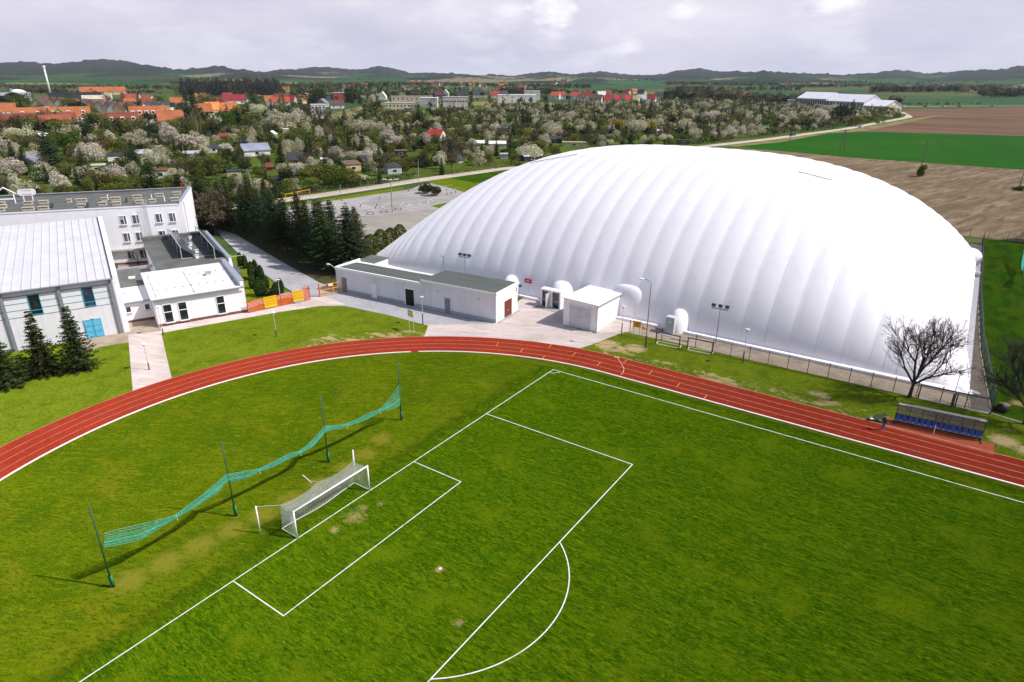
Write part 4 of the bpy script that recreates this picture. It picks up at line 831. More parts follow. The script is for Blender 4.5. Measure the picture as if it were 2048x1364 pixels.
def flood(loc,h,lab,n=3):
    t=thing('floodlight_mast',lab,'floodlight',loc,.09,'floodlights in front of the dome'); MB().tube((0,0,0),(0,0,h),.06,.045,8).build('mast',midgrey,t)
    MB().bx(-1.05,-.05,h,1.05,.05,h+.1).build('crossarm',midgrey,t)
    for i in range(n):
        x=-.85+.85*i; f=MB(); f.add([(x-.24,-.28,h+.32),(x+.24,-.28,h+.32),(x+.24,.12,h+.2),(x-.24,.12,h+.2),(x-.24,-.12,h+.72),(x+.24,-.12,h+.72),(x+.24,.26,h+.58),(x-.24,.26,h+.58)],[(3,2,1,0),(4,5,6,7),(0,1,5,4),(1,2,6,5),(2,3,7,6),(3,0,4,7)]); f.tube((x,0,h+.1),(x,0,h+.3),.03,n=5); f.build('floodlight',dkgrey,t)
g=G(1427,690); flood((g.x,53.0,.03),4.65,'floodlight mast with three dark lamps in front of dome ribs')
flood((-26.4,50.0,.03),6.0,'floodlight mast rising behind the low white service building')
t=thing('pipe_mast','slim grey mast with short arm behind the service building roof','mast',(-29.6,48.6,.03)); MB().tube((0,0,0),(0,0,6.1),.06,n=6).build('pole',midgrey,t); MB().tube((0,0,6.0),(-.5,-.1,6.05),.05,n=5).build('arm',midgrey,t)
# ============================================================= SIGNS, GATE, ORANGE FENCE
g=G(1278,664); t=thing('notice_sign','orange sign with dark bars on two posts beside the garage','sign',(3.6,49.0,.02),.2)
MB().bx(-.52,-.04,1.35,.52,.02,2.2).build('board',M('orange_sign_paint',(.75,.33,.02),.5,[(2,(.65,.27,.02),.5,.7)]),t); MB().bx(-.2,-.05,1.92,.25,-.041,1.99).bx(-.2,-.05,1.68,.1,-.041,1.75).bx(.14,-.05,1.5,.25,-.041,1.62).build('markings',dkgrey,t)
for x in (-.4,.4): MB().tube((x,.06,0),(x,.06,2.25),.03,n=5).build('post',midgrey,t)
t=thing('leaning_board','small yellow triangular board leaning beside the orange sign','sign',(4.9,48.6,.02),.3); MB().prism([(-.45,-.02),(.45,-.02),(.45,.02),(-.45,.02)],1.0,1.02).add([(-.4,-.02,1.5),(.45,-.02,1.35),(-.35,-.02,2.0),(-.4,.02,1.5),(.45,.02,1.35),(-.35,.02,2.0)],[(0,1,2),(5,4,3),(0,3,4,1),(1,4,5,2),(2,5,3,0)]).build('board',M('yellow_sign_paint',(.75,.42,.03),.5,[(2,(.65,.36,.02),.5,.7)]),t)
for x in (-.3,.3): MB().tube((x,.05,0),(x,.05,1.5),.025,n=5).build('post',midgrey,t)
g=G(823,661); t=thing('notice_board','yellow and white notice board on two thin legs at lawn corner','sign',(g.x,g.y,.02),-.25)
for x in (-.55,.55): MB().tube((x,.03,0),(x,.03,2.9),.03,n=5).build('post',ltgrey,t)
MB().bx(-.68,-.03,2.0,.68,.0,2.52).build('board',M('yellow_board_face',(.75,.62,.08),.5,[(2,(.65,.52,.07),.5,.7)]),t)
MB().bx(-.68,-.03,2.522,.68,.0,2.98).build('header_board',whiter,t); b=MB()
for i,w in enumerate((.10,.10,.16,.07,.12)): b.bx(-.5+i*.22,-.036,2.64,-.5+i*.22+w,-.0305,2.86)
b.build('lettering',dkgrey,t)
oran=M('orange_plastic_mesh',(.62,.105,.02),.7,[(1,(.50,.08,.02),.45,.65),(8,(.72,.16,.05),.5,.7)]); yel=M('yellow_plastic_panel',(.80,.46,.01),.5,[(1,(.72,.40,.01),.45,.65)]); ored=M('orange_red_steel',(.50,.07,.02),.5,[(2,(.42,.05,.02),.5,.7)]); ygate=M('yellow_gate_steel',(.78,.36,.02),.45,[(2,(.68,.30,.02),.5,.7)])
def ofence():
    A=G(497,627);B=G(621,600); d=B-A; L=d.length; t=thing('site_fence','orange site fence with two yellow panels along the pink path','fence',(A.x,A.y,.03),math.atan2(d.y,d.x))
    def meshp(x0,x1,nm='mesh_panel',h=1.75):
        b=MB(); k=int((x1-x0)/.13)
        for i in range(k+1): xx=x0+(x1-x0)*i/k; b.bx(xx-.028,-.01,.12,xx+.028,.01,h)
        for j in range(9): zz=.12+(h-.12)*j/8; b.bx(x0,.011,zz-.05,x1,.022,zz+.05)
        b.build(nm,oran,t)
    f=[0,.235,.47,.70,.93,1.0]
    meshp(.1,L*.25); meshp(L*.47,L*.71); meshp(L*.90,L*.985,h=2.0)
    for x in (0,L*.24,L*.46,L*.70,L*.885,L): MB().tube((x,.05,0),(x,.05,1.9 if x<L*.8 else 2.2),.05,n=6).build('post',ored,t)
    for k,(a,b2) in enumerate(((.255,.455),(.715,.885))):
        y=MB(); y.bx(L*a,-.09,.22,L*b2,-.05,1.92); p=y.build('yellow_panel',yel,t)
        s=MB(); n=14
        for i in range(n):
            xx=L*a+.1+(L*(b2-a)-.2)*i/(n-1)
            for zz in (1.55,1.05,.62): s.bx(xx-.02,-.1,zz,xx+.02,-.0905,zz+.22+(.05*((i*7)%3)))
        s.build('slots',M('dark_slot',(.30,.16,.01),.7,[(2,(.25,.13,.01),.5,.7)]),p)
        MB().bx(L*a-.02,-.12,1.12,L*b2+.02,-.101,1.18).build('panel_rib',yel,p)
    MB().path([(L*.90,.05,2.1),(L*.93,.05,2.3),(L*.99,.05,2.2),(L*1.0,.05,1.2)],.04,5).build('frame_tube',ored,t)
ofence()
for i,(px,py,lb) in enumerate(((595,605,'left of two grey wedge ramps before the yellow site panel'),(605,602,'right of two grey wedge ramps before the yellow site panel'))):
    g=G(px,py+1); tag(MB().add([(-.45,-.35,0),(.45,-.35,0),(.45,.35,0),(-.45,.35,0),(-.35,.1,.62),(-.1,.35,.62),(-.45,.35,.62)],[(3,2,1,0),(0,1,4),(1,2,5,4),(2,3,6,5),(3,0,4,6),(4,5,6)]).build('wedge_ramp',midgrey,None,(g.x,g.y,.03),R(60)),lb,'ramp','wedge ramps by the site fence')
def gate():
    A=G(640,594);B=G(694,583); d=B-A; L=d.length; t=thing('yellow_gate','yellow steel gate with mesh infill and red end posts','gate',(A.x,A.y,.03),math.atan2(d.y,d.x))
    f=MB()
    for x in (.12,L*.5,L-.12): f.bx(x-.05,-.04,.15,x+.05,.04,1.85)
    for z_ in (.15,.98,1.77): f.bx(.17,-.035,z_,L*.5-.05,.035,z_+.08); f.bx(L*.5+.05,-.035,z_,L-.17,.035,z_+.08)
    f.build('frame',ygate,t)
    m=MB(); n=int(L/.12)
    for i in range(n): m.bx(.15+i*.12-.007,.036,.2,.15+i*.12+.007,.048,1.8)
    m.build('mesh_infill',ygate,t)
    for x in (0,L): MB().bx(x-.07,-.07,0,x+.07,.07,2.1).build('post',ored,t)
    MB().bx(L*.34,-.07,1.45,L*.49,-.042,1.8).build('sign_plate',whiter,t)
    MB().bx(L*.36,-.0745,1.6,L*.40,-.0705,1.7).bx(L*.43,-.0745,1.6,L*.47,-.0705,1.7).build('plate_marks',ored,t)
gate()
t=thing('barrier_rail','yellow curved rail behind the yellow gate by the white wall','rail',(*tuple(G(668,575))[:2],.03),.9); MB().path([(0,0,0),(0,0,.9),(.3,0,1.15),(2.6,0,1.2),(2.6,0,0)],.045,6).build('rail',ygate,t); MB().tube((1.3,0,0),(1.3,0,1.17),.035,n=5).build('post',ygate,t)
# ============================================================= DUGOUT AND PERSON
def dugout():
    A=G(1786,850);B=G(1955,884); d=B-A; L=d.length; t=thing('team_shelter','long open team shelter with blue bucket seats on red pad','dugout',(35.0,42.35,.035),math.atan2(.75,7.2)); L=7.35
    n=7; xs=[0,1.15,2.25,3.4,3.95,4.55,5.7,L] 
    xs=[0,1.13,2.2,3.35,3.95,4.5,5.55,6.5,L]
    for x in xs: 
        p=MB(); p.bx(x-.035,.0,.42,x+.035,.07,2.05); p.build('post',dkgrey,t)
    MB().bx(-.06,-.06,2.08,L+.06,.03,2.19).build('front_rail',M('blue_grey_rail',(.10,.15,.22),.4,[(3,(.13,.19,.27),.5,.7)],spec=.5),t)
    for x in xs: MB().add([(x-.03,.035,2.08),(x+.03,.035,2.08),(x+.03,.5,1.98),(x-.03,.5,1.98),(x-.03,.035,2.14),(x+.03,.035,2.14),(x+.03,.5,2.04),(x-.03,.5,2.04)],[(3,2,1,0),(4,5,6,7),(0,1,5,4),(1,2,6,5),(2,3,7,6),(3,0,4,7)]).build('roof_rib',dkgrey,t)
    ac=M('smoky_polycarbonate',(.30,.29,.27),.25,[(1,(.24,.23,.21),.45,.65)],alpha=.38,spec=.5)
    MB().bx(.05,.55,.9,L-.05,.565,1.98).build('back_glazing',ac,t); MB().bx(.0,.04,2.145,L,.5,2.153).build('roof_glazing',ac,t)
    MB().bx(0,.56,1.35,L,.60,1.40).build('back_rail',dkgrey,t); MB().bx(0,-.02,.36,L,.30,.44).build('seat_beam',ltgrey,t); MB().bx(-.02,.50,.0,L+.02,.62,.9).build('back_panel',dkgrey,t)
    for x in (0,L):
        MB().bx(x-.05,-.5,0,x+.05,.6,.10).build('end_foot',dkgrey,t); MB().bx(x-.02,.08,.44,x+.02,.5,2.0).build('side_glazing',ac,t)
    MB().bx(-.05,.1,0,.05,.3,.36).bx(L-.05,.1,0,L+.05,.3,.36).build('leg',dkgrey,t)
    MB().bx(3.38,-.62,0,3.44,-.56,.95).build('white_stake',whiter,t)
    for x0 in (.05,L-.55): MB().bx(x0,-.07,2.192,x0+.5,.04,2.2).build('name_plate',ltgrey,t)
    bs=M('blue_plastic_seat',(.012,.055,.26),.4,[(3,(.015,.07,.32),.5,.7)],spec=.5)
    s=MB(); w=.21
    s.add([(-w,-.08,.46),(w,-.08,.46),(w,.30,.44),(-w,.30,.44),(-w,-.08,.52),(w,-.08,.52),(w,.30,.50),(-w,.30,.50)],[(3,2,1,0),(4,5,6,7),(0,1,5,4),(1,2,6,5),(2,3,7,6),(3,0,4,7)])
    for i in range(5):
        z0=.505+.08*i;z1=z0+.08; w0=w*(1 if i<3 else .93);w1=w*(1 if i<2 else (.93 if i<4 else .75)); y0=.30+.03*i;y1=y0+.03
        s.add([(-w0,y0,z0),(w0,y0,z0),(w0,y0+.04,z0),(-w0,y0+.04,z0),(-w1,y1,z1),(w1,y1,z1),(w1,y1+.04,z1),(-w1,y1+.04,z1)],[(3,2,1,0),(4,5,6,7),(0,1,5,4),(1,2,6,5),(2,3,7,6),(3,0,4,7)])
    me=s.mesh('seat',bs)
    for i in range(14): link('seat',me,t,(.30+i*(L-.6)/13,-.05,0))
dugout()
def person():
    g=G(1766,861); t=thing('person','person in dark jacket and blue jeans walking on the red track','person',(g.x,g.y,.036),R(200))
    # x forward, y left; one skinned body
    J=[('pel',(0,0,.93),.135),('spi',(.02,0,1.12),.135),('che',(.07,0,1.32),.15),('nek',(.12,0,1.47),.06),('hd0',(.15,0,1.56),.085),('hd1',(.17,0,1.66),.10),('hd2',(.165,0,1.73),.07)]
    E_=[(0,1),(1,2),(2,3),(3,4),(4,5),(5,6)]
    def add(parent,pts):
        k=parent
        for p,r in pts: J.append(('',p,r)); E_.append((k,len(J)-1)); k=len(J)-1
        return k
    for s,ph in ((1,.22),(-1,-.24)):
        add(0,[((.01,.10*s,.88),.105),((.10+ph*.4 if ph>0 else -.0,.11*s,.50),.07),((ph*.9,.11*s,.10),.048),((ph*.9+.06,.11*s,.045),.045),((ph*.9+.18,.12*s,.03),.035)])
        h=add(2,[((.06,.20*s,1.36),.075),((.08,.27*s,1.12),.055),((.30,.18*s,1.05),.042),((.36,.13*s,1.06),.038)])
        for i in range(4): add(h,[((.42,.12*s+.022*(i-1.5),1.07),.011),((.455,.11*s+.02*(i-1.5),1.06-.006*i),.009)])
        add(h,[((.37,.09*s,1.085),.012),((.40,.065*s,1.09),.01)])
    me=bpy.data.meshes.new('body'); me.from_pydata([j[1] for j in J],E_,[]); o=bpy.data.objects.new('body',me); COL.objects.link(o)
    m=o.modifiers.new('s','SKIN'); 
    for v,j in zip(me.skin_vertices[0].data,J): v.radius=(j[2],j[2]); v.use_root=False
    me.skin_vertices[0].data[0].use_root=True
    m.use_smooth_shade=True; o.modifiers.new('d','SUBSURF').levels=1
    dg=bpy.context.evaluated_depsgraph_get(); nm=bpy.data.meshes.new_from_object(o.evaluated_get(dg)); bpy.data.objects.remove(o)
    sk=M('skin',(.50,.30,.22),.6,[(9,(.45,.26,.19),.5,.7)]); jk=M('black_jacket',(.014,.015,.018),.8,[(6,(.03,.03,.034),.5,.7)]); jn=M('blue_jeans',(.05,.085,.19),.85,[(8,(.035,.06,.14),.5,.7)]); sh=M('grey_shoes',(.45,.44,.43),.7,[(9,(.3,.3,.3),.5,.7)])
    nm.materials.clear()
    for q in (sk,jk,jn,sh): nm.materials.append(q)
    for p in nm.polygons:
        c=p.center; p.material_index=3 if c.z<.085 else (2 if c.z<.90 else (0 if (c.z>1.49 or c.x>.325) else 1))
    bo=link('body',nm,t)
    MB().ell((.155,0,1.70),(.112,.10,.085),10,6,-25).build('hair',M('dark_hair',(.02,.014,.01),.7,[(9,(.03,.02,.015),.5,.7)]),t,smooth=True)
    f=MB(); f.ell((.272,0,1.635),(.022,.016,.03),6,4); f.build('nose',sk,t)
    for s in (-1,1): MB().ell((.255,.036*s,1.665),(.012,.014,.01),6,4).build('eye',dkgrey,t); MB().ell((.16,.105*s,1.65),(.025,.014,.035),6,4).build('ear',sk,t)
    MB().ell((.258,0,1.595),(.012,.03,.008),6,4).build('mouth',M('lips',(.35,.13,.11),.6,[(9,(.3,.1,.1),.5,.7)]),t)
    b=thing('handset','white handset held in both hands by the person','handset',g+Vector((-.40,-.14,1.10)),R(200)); MB().bx(-.06,-.11,-.02,.06,.11,.025).build('case',whiter,b); MB().bx(.062,-.06,-.01,.10,.06,.09).build('screen_holder',ltgrey,b)
person()
g=G(1748,842); t=thing('kit_bag','small black bag with white patches at the track edge','bag',(g.x,g.y,.035),.3)
MB().ell((-.3,0,.13),(.45,.22,.14),10,5,-30).ell((.45,-.05,.11),(.35,.2,.12),10,5,-30).build('bag',dkgrey,t,smooth=True); MB().ell((-.3,-.05,.20),(.2,.14,.09),8,4).ell((.5,-.1,.17),(.18,.13,.08),8,4).build('white_patch',whiter,t,smooth=True)
tm=M('dark_grass_patch',(.022,.040,.012),.8,[(.8,(.03,.055,.015),.45,.65)])
Q=[G(*q) for q in ((1741,840),(1768,841.5),(1776,831),(1752,829))]; c=sum(Q,Vector())/4
b=MB(); nx=10
V=[]; 
for i in range(nx+1):
    for j in range(nx+1):
        p=Q[0].lerp(Q[1],i/nx).lerp(Q[3].lerp(Q[2],i/nx),j/nx)-c; V.append((p.x,p.y,.03+.02*math.sin(i*1.3)*math.cos(j*1.1)))
b.add(V,[(i*(nx+1)+j,(i+1)*(nx+1)+j,(i+1)*(nx+1)+j+1,i*(nx+1)+j+1) for i in range(nx) for j in range(nx)])
tag(b.build('tarpaulin',tm,None,(c.x,c.y,.03),smooth=True),'dark green tarpaulin spread on grass beside the walking person','tarpaulin')  # thin rippled sheet added to stand for a patch of darker grass
# ball net on the far right pitch
t=thing('far_ball_net','turquoise ball net between two poles on the right-hand grass','net',(46.6,106,.02))
for y in (0,18): MB().tube((.4,y,0),(.4,y,6.5),.06,n=6).build('pole',gpole,t)
n=MB()
for k in range(9):
    L=[]
    for i in range(13):
        f=i/12; w=.25+1.3*abs(math.cos(f*math.pi*1.5)); L.append((.4+.05*math.sin(k),18*f,2.6-1.1*math.sin(math.pi*f)+ (k/8-.5)*w))
    n.path(L,.045,3)
n.build('netting',M('far_turquoise_net',(.03,.36,.27),.8,[(2,(.06,.42,.32),.4,.6)]),t)
# ============================================================= TREES: prototypes
def npmesh(name,V,F,mats,mi=None,smooth=False):
    V=np.asarray(V,np.float32); F=np.asarray(F,np.int32); k=F.shape[1]; me=bpy.data.meshes.new(name)
    me.vertices.add(len(V)); me.vertices.foreach_set('co',V.ravel()); me.loops.add(F.size); me.loops.foreach_set('vertex_index',F.ravel())
    me.polygons.add(len(F)); me.polygons.foreach_set('loop_start',np.arange(0,F.size,k,dtype=np.int32))
    try: me.polygons.foreach_set('loop_total',np.full(len(F),k,np.int32))
    except Exception: pass
    for m in mats: me.materials.append(m)
    if mi is not None: me.polygons.foreach_set('material_index',np.asarray(mi,np.int32))
    me.update(calc_edges=True); return me
def leaves(C,A,B):
    V=np.stack([C-A,C-B,C+A,C+B],1).reshape(-1,3); F=np.arange(len(V)).reshape(-1,4); return V,F
def unit(v): return v/(np.linalg.norm(v,axis=-1,keepdims=True)+1e-9)
def rleaf(C,size,r,asp=.7,up=0.):
    n=len(C); a=unit(r.normal(size=(n,3))+[0,0,up]); b=unit(np.cross(a,r.normal(size=(n,3)))); s=(size*(.6+.8*r.random(n)))[:,None]; return leaves(C,a*s,b*s*asp)
def spruce(h,rad,seed,dens=1.,tip=.0,base=.05,pw=.85):
    r=np.random.default_rng(seed); C=[];A=[];B=[]; nw=int(h/.26*dens)
    for i in range(nw):
        f=base+(1-base)*(i+r.random()*.6)/nw; z0=f*h; L0=rad*(1-f)**pw*(1 if f>.12 else .75+2*f)+.06; nb=int(6+5*(1-f))
        for k in range(nb):
            a=2*math.pi*(k/nb+r.random()*.9/nb)+i*1.3; L=L0*(.5+.62*r.random()*(1 if r.random()<.8 else 1.25)); ca,sa=math.cos(a),math.sin(a); ns=max(2,int(L/.17*dens))
            for s in range(ns):
                t=(s+.5*r.random()+.3)/ns; d=L*t; z=z0-.30*d*(1-.55*t)+.10*L*t*t
                for sd in (-1,1):
                    c=np.array([ca*d,sa*d,z+r.normal()*.03]); out=np.array([ca,sa,-.18]); side=np.array([-sa*sd,ca*sd,-.12+.2*r.normal()]); ax=unit(out*.75+side*.8+r.normal(size=3)*.18)
                    ln=.17+.13*(1-t)+.05*r.random(); C.append(c+ax*ln*.6); A.append(ax*ln); B.append(unit(np.cross(ax,[0,0,1]+.7*r.normal(size=3)))*.058*(1+.6*r.random()))
    C,A,B=map(np.array,(C,A,B)); return leaves(C,A,B)
def trunk(h,r0,seed,limbs=0,crown=None,lean=.0):
    r=random.Random(seed); b=MB(); P=[Vector((lean*(i/5)**2*h+r.uniform(-.03,.03)*h*(i>0)*.3,r.uniform(-.03,.03)*h*(i>0)*.3,h*i/5)) for i in range(6)]
    for i in range(5): b.tube(P[i],P[i+1],r0*(1-.16*i),r0*(1-.16*(i+1)),7)
    for k in range(limbs):
        f=r.uniform(.35,.95); p=P[int(f*5)]; a=k*2.4+r.random(); L=h*r.uniform(.5,.9); m=p+Vector((math.cos(a),math.sin(a),.8))*L*.45; e=m+Vector((math.cos(a+.3),math.sin(a+.3),.9))*L*.4
        b.tube(p,m,r0*.5,r0*.3,5); b.tube(m,e,r0*.3,r0*.1,4)
    return b
def broad(h,rx,seed,n,size,lob=8,z0=.22,flat=1.,hollow=.55):
    r=np.random.default_rng(seed); cz=h*(z0+1)/2; rz=h*(1-z0)/2; Cs=[]
    L=unit(r.normal(size=(lob,3)))*(.35+.35*r.random((lob,1))); lr=.34+.22*r.random(lob)
    for k in range(lob):
        m=int(n/lob); d=unit(r.normal(size=(m,3)))*(hollow+(1-hollow)*r.random((m,1))**.6); Cs.append(L[k]+d*lr[k]*np.array([1,1,.9]))
    C=np.concatenate(Cs)*np.array([rx,rx,rz])*1.12+np.array([0,0,cz]); C[:,2]=np.maximum(C[:,2],.15*size+.05)
    return C,r
def twigs(h,seed,spread=.75,depth=5,r0=.16,fork=(2,3),n=4,len0=.30,upb=.25,first=None):
    r=random.Random(seed); b=MB()
    def grow(p,d,L,rad,k):
        q=p; seg=4 if k==depth else 3 if k>1 else 2
        for i in range(seg):
            j=.03 if k==depth else .11
            d=(d+Vector((r.gauss(0,j),r.gauss(0,j),r.gauss(0,j*.7)+(.04 if k<depth else .2)))).normalized(); e=q+d*(L/seg); b.tube(q,e,rad*(1-.28*i/seg)*(1.25 if k==depth and i==0 else 1),rad*(1-.28*(i+1)/seg),7 if k>=depth-1 else (5 if k>2 else 3),cap=False); q=e
            if 1<k<depth and i<seg-1 and r.random()<.95:
                dd=(d+Vector((r.gauss(0,spread),r.gauss(0,spread),r.gauss(.0,spread*.6)))).normalized(); grow(q,dd,L*.62,max(.010,rad*.30),k-2)
        if k<=0: return
        if k==depth and first:
            a0=r.random()*6
            for i in range(first):
                a=a0+2*math.pi*i/first+r.gauss(0,.25); t=(.35+.85*((i*2)%first)/first+r.gauss(0,.06)) if i else .10; dd=Vector((math.cos(a)*math.sin(t),math.sin(a)*math.sin(t),math.cos(t))); grow(q-d*L*.05*(i%3),dd,L*(1.35-.35*t*.8+r.gauss(0,.06)),rad*(.62 if i else .72),k-1)
            return
        for i in range(r.randint(*fork)):
            dd=(d+Vector((r.gauss(0,spread),r.gauss(0,spread),r.gauss(upb*.3,spread*.6)))).normalized(); grow(q,dd,L*(.62+.24*r.random()),max(.011,rad*.62),k-1)
    grow(Vector((0,0,0)),Vector((0.02,0,1)),h*len0,r0,depth); return b
fol_spruce=M('dark_spruce_needles',(.044,.066,.017),.75,[(1.6,(.018,.032,.010),.43,.60),(5,(.11,.12,.032),.53,.68)],rand=.32,spec=.1,tr=.22)
fol_blue=M('blue_green_needles',(.040,.068,.028),.75,[(1.6,(.018,.032,.015),.45,.62),(6,(.09,.115,.05),.53,.70)],rand=.32,spec=.1,tr=.22)
fol_thuja=M('thuja_foliage',(.035,.065,.012),.8,[(1.5,(.016,.034,.008),.45,.62),(5,(.07,.10,.02),.55,.75)],rand=.15,spec=.15)
fol_gold=M('golden_thuja_foliage',(.10,.115,.015),.8,[(1.2,(.045,.065,.010),.42,.60),(5,(.18,.17,.03),.55,.75)],rand=.15,spec=.15)
fol_blos=M('white_blossom',(.53,.49,.34),.85,[(.8,(.28,.27,.11),.48,.61),(3.2,(.74,.70,.58),.49,.60),(2.1,(.15,.16,.04),.53,.62)],rand=.2,spec=.1,tr=.35)
fol_pink=M('pale_pink_blossom',(.57,.50,.40),.85,[(.8,(.34,.29,.17),.51,.64),(3.2,(.78,.72,.66),.47,.58),(2.1,(.17,.14,.06),.54,.63)],rand=.14,spec=.1,tr=.35)
fol_olive=M('budding_olive_leaves',(.165,.175,.032),.85,[(.7,(.07,.095,.016),.42,.60),(2.6,(.30,.285,.08),.52,.66)],rand=.30,spec=.1,tr=.4)
fol_green=M('fresh_green_leaves',(.085,.16,.012),.85,[(.7,(.04,.08,.007),.44,.60),(2.6,(.15,.22,.018),.54,.70)],rand=.22,spec=.1,tr=.4)
fol_dark=M('dark_evergreen_leaves',(.034,.052,.018),.85,[(.7,(.015,.026,.010),.44,.60),(2.6,(.065,.085,.026),.54,.70)],rand=.2,spec=.1)
fol_yel=M('yellow_blossom',(.36,.25,.010),.85,[(.8,(.14,.12,.015),.46,.60),(2.6,(.48,.34,.02),.5,.66)],rand=.1,spec=.1)
fol_brown=M('brown_bud_twigs',(.19,.155,.085),.9,[(.7,(.10,.085,.05),.44,.60),(2.6,(.28,.235,.13),.55,.7)],rand=.2,spec=.1,tr=.35)
fol_birch=M('birch_catkins',(.22,.19,.06),.9,[(.7,(.12,.11,.04),.44,.60)],rand=.1,spec=.1)
bark=M('dark_bark',(.050,.040,.032),.9,[(5,(.03,.024,.02),.45,.65,(1,1,.3))]); barkpale=M('pale_bark',(.30,.28,.24),.9,[(5,(.14,.12,.10),.5,.65)])
cone_m=M('brown_spruce_cones',(.32,.17,.055),.85,[(4,(.20,.10,.03),.45,.65)],rand=.15)
def tree(name,cr,mt,tr,loc,lab,cat,rz=0,sc=1,group=None,bk=None,crname='crown'):
    t=thing(name,lab,cat,loc,rz,group); t.scale=(sc,)*3
    link('trunk',tr,t); link(crname,cr,t); return t
# ---- big spruces by the hall
for i,(px,py,h,rd,lb) in enumerate([(12,772,7.6,2.9,'spruce at the left picture edge in front of the white hall'),(92,748,7.9,2.6,'spruce in front of the hall between the teal windows'),(163,738,8.0,2.9,'spruce in front of the blue double door'),(-38,790,7.0,2.2,'spruce cut by the left picture edge'),(52,756,3.0,1.8,'short bushy spruce between two tall spruces by the hall')]):
    g=G(px,py); V,F=spruce(h,rd,20+i,1.0,base=.02,pw=.95); tree('spruce_tree',npmesh('crown',V,F,[fol_spruce]),0,trunk(h*.93,.13,i).mesh('trunk',bark),(g.x,g.y,0),lb,'spruce',i*1.1,1,'spruces in front of the sports hall')
# ---- the row of tall conifers along the drive
row=[(-50.6,47.9,11.9,3.3),(-55.6,46.6,12.4,3.0),(-59.2,48.6,12.0,2.8),(-63.4,49.4,11.3,2.7),(-67.4,50.8,12.1,2.8),(-71.6,50.6,11.4,2.7),(-75.8,51.4,11.6,2.8),(-80,53.2,11.0,2.7),(-84.3,54,10.8,2.6),(-89,55.6,10.3,2.6),(-94,57,10.5,2.5),(-54,52.8,10.6,2.6),(-62,54,10.8,2.6)]
rp=[spruce(12,4.3,60+i,.98,base=.13,pw=.66) for i in range(4)]; rpm=[npmesh('crown',V,F,[fol_spruce if i%2 else fol_blue]) for i,(V,F) in enumerate(rp)]; rtm=trunk(11.4,.22,3).mesh('trunk',bark)
rc=np.random.default_rng(5); n_=110; zc=9.4+2.5*rc.random(n_)**.8; ra=(12.1-zc)*.32*(.5+.6*rc.random(n_)); an=rc.random(n_)*6.28; V,F=rleaf(np.stack([ra*np.cos(an),ra*np.sin(an),zc],1),.16,rc,.5); ctm=npmesh('cones',V,F,[cone_m])
ords=['end one beside the white service building','second from the service building','third from the service building','fourth from the service building','fifth from the service building','sixth from the service building','seventh from the service building','eighth from the service building','ninth from the service building','tenth from the service building','last one by the bare tree','back one behind the first two','back one behind the third']
for i,(x,y,h,rd) in enumerate(row):
    k=h/12.; t=thing('tall_conifer','tall dark conifer of the drive row, '+ords[i],'conifer',(x,y,0),i*1.9,'conifer row along the drive'); t.scale=(rd/3.0,rd/3.0,k)
    link('trunk',rtm,t); link('crown',rpm[i%4],t)
    if i in (1,3,4,6,8,9,10,11): link('cones',ctm,t)
# ---- spruces behind the school block
bo=Vector((-81.7234,36.7062,0)); ba=math.atan2(.80993,.58652)
for i,(lx,ly,h,rd) in enumerate([(-43,21.5,9,2.8),(-37.5,22.5,10.5,3.0),(-33,21.5,9.5,2.7),(-28.5,23,11.2,2.9),(-24,22,10.6,2.7),(-19.5,23.2,11.0,2.8),(-15.2,22,10.2,2.6),(-11,23,11.3,2.8),(-7,22.2,10.0,2.5),(-3,23,10.4,2.6),(1.5,22.6,11.5,2.7),(6,22,11.2,2.6),(10.5,23,12.2,2.7),(-9,29,15.5,4.2),(-4,30.5,12,3.6),(0,29.5,11,3.4),(4,27,10.5,2.6),(14,21,11.5,2.5),(9.5,17,10.6,2.4)]):
    c=Vector((lx*math.cos(ba)-ly*math.sin(ba),lx*math.sin(ba)+ly*math.cos(ba),0))+bo
    t=auto(thing('spruce_tree','x','spruce',c,i*1.3),'dark spruce tree behind the three-storey block','spruce','spruces behind the school block',c); t.scale=(rd/3.0,rd/3.0,h/12.); link('trunk',rtm,t); link('crown',rpm[(i*3)%4],t)
    if i in (1,3,5,7,8,10,11,12,16,17,18): link('cones',ctm,t)
# ---- columnar cypresses and round thujas by the drive
def thuja(h,r_,seed,n,mat,pw=.6,sz=.12):
    r=np.random.default_rng(seed); f=r.random(n)**1.1; a=r.random(n)*6.28; rr=r_*np.sin(np.pi*np.clip(f*.86+.14,0,1))**pw*(.80+.22*r.random(n)); rr*=np.where(f<.05,.8,1)
    C=np.stack([rr*np.cos(a),rr*np.sin(a),f*h],1); V,F=rleaf(C,sz,r,.55,1.2); return npmesh('foliage',V,F,[mat])
tp=[thuja(3,.55,i,1500,fol_thuja) for i in range(3)]; stm=trunk(2.4,.06,1).mesh('trunk',bark)
for i,(px,py,h,w) in enumerate([(482,532,2.5,.9),(491,537,2.6,.9),(505,560,3.2,1.1),(513,557,3.3,1.1),(523,560,2.6,1.0),(506,577,2.6,1.0),(521,592,3.0,1.6),(532,578,2.2,1.1),(553,590,2.0,1.2),(562,587,2.5,1.1)]):
    g=G(px,py); t=auto(thing('cypress_shrub','x','shrub',(g.x,g.y,.01),i),'clipped dark cypress shrub on the strip beside the annex','shrub','cypress shrubs by the annex'); t.scale=(w,w,h/3.); link('trunk',stm,t); link('foliage',tp[i%3],t)
g=G(540,592); t=thing('low_bush','low rounded dark bush behind the orange site fence','bush',(g.x,g.y,0)); link('stem',stm,t,sc=.4); C,r=broad(1.3,1.5,9,1300,.1,7,0); link('foliage',npmesh('foliage',*rleaf(C,.10,r),[fol_dark]),t)
gp=[thuja(4.2,1.6,10+i,2600,fol_gold,.5,.15) for i in range(2)]
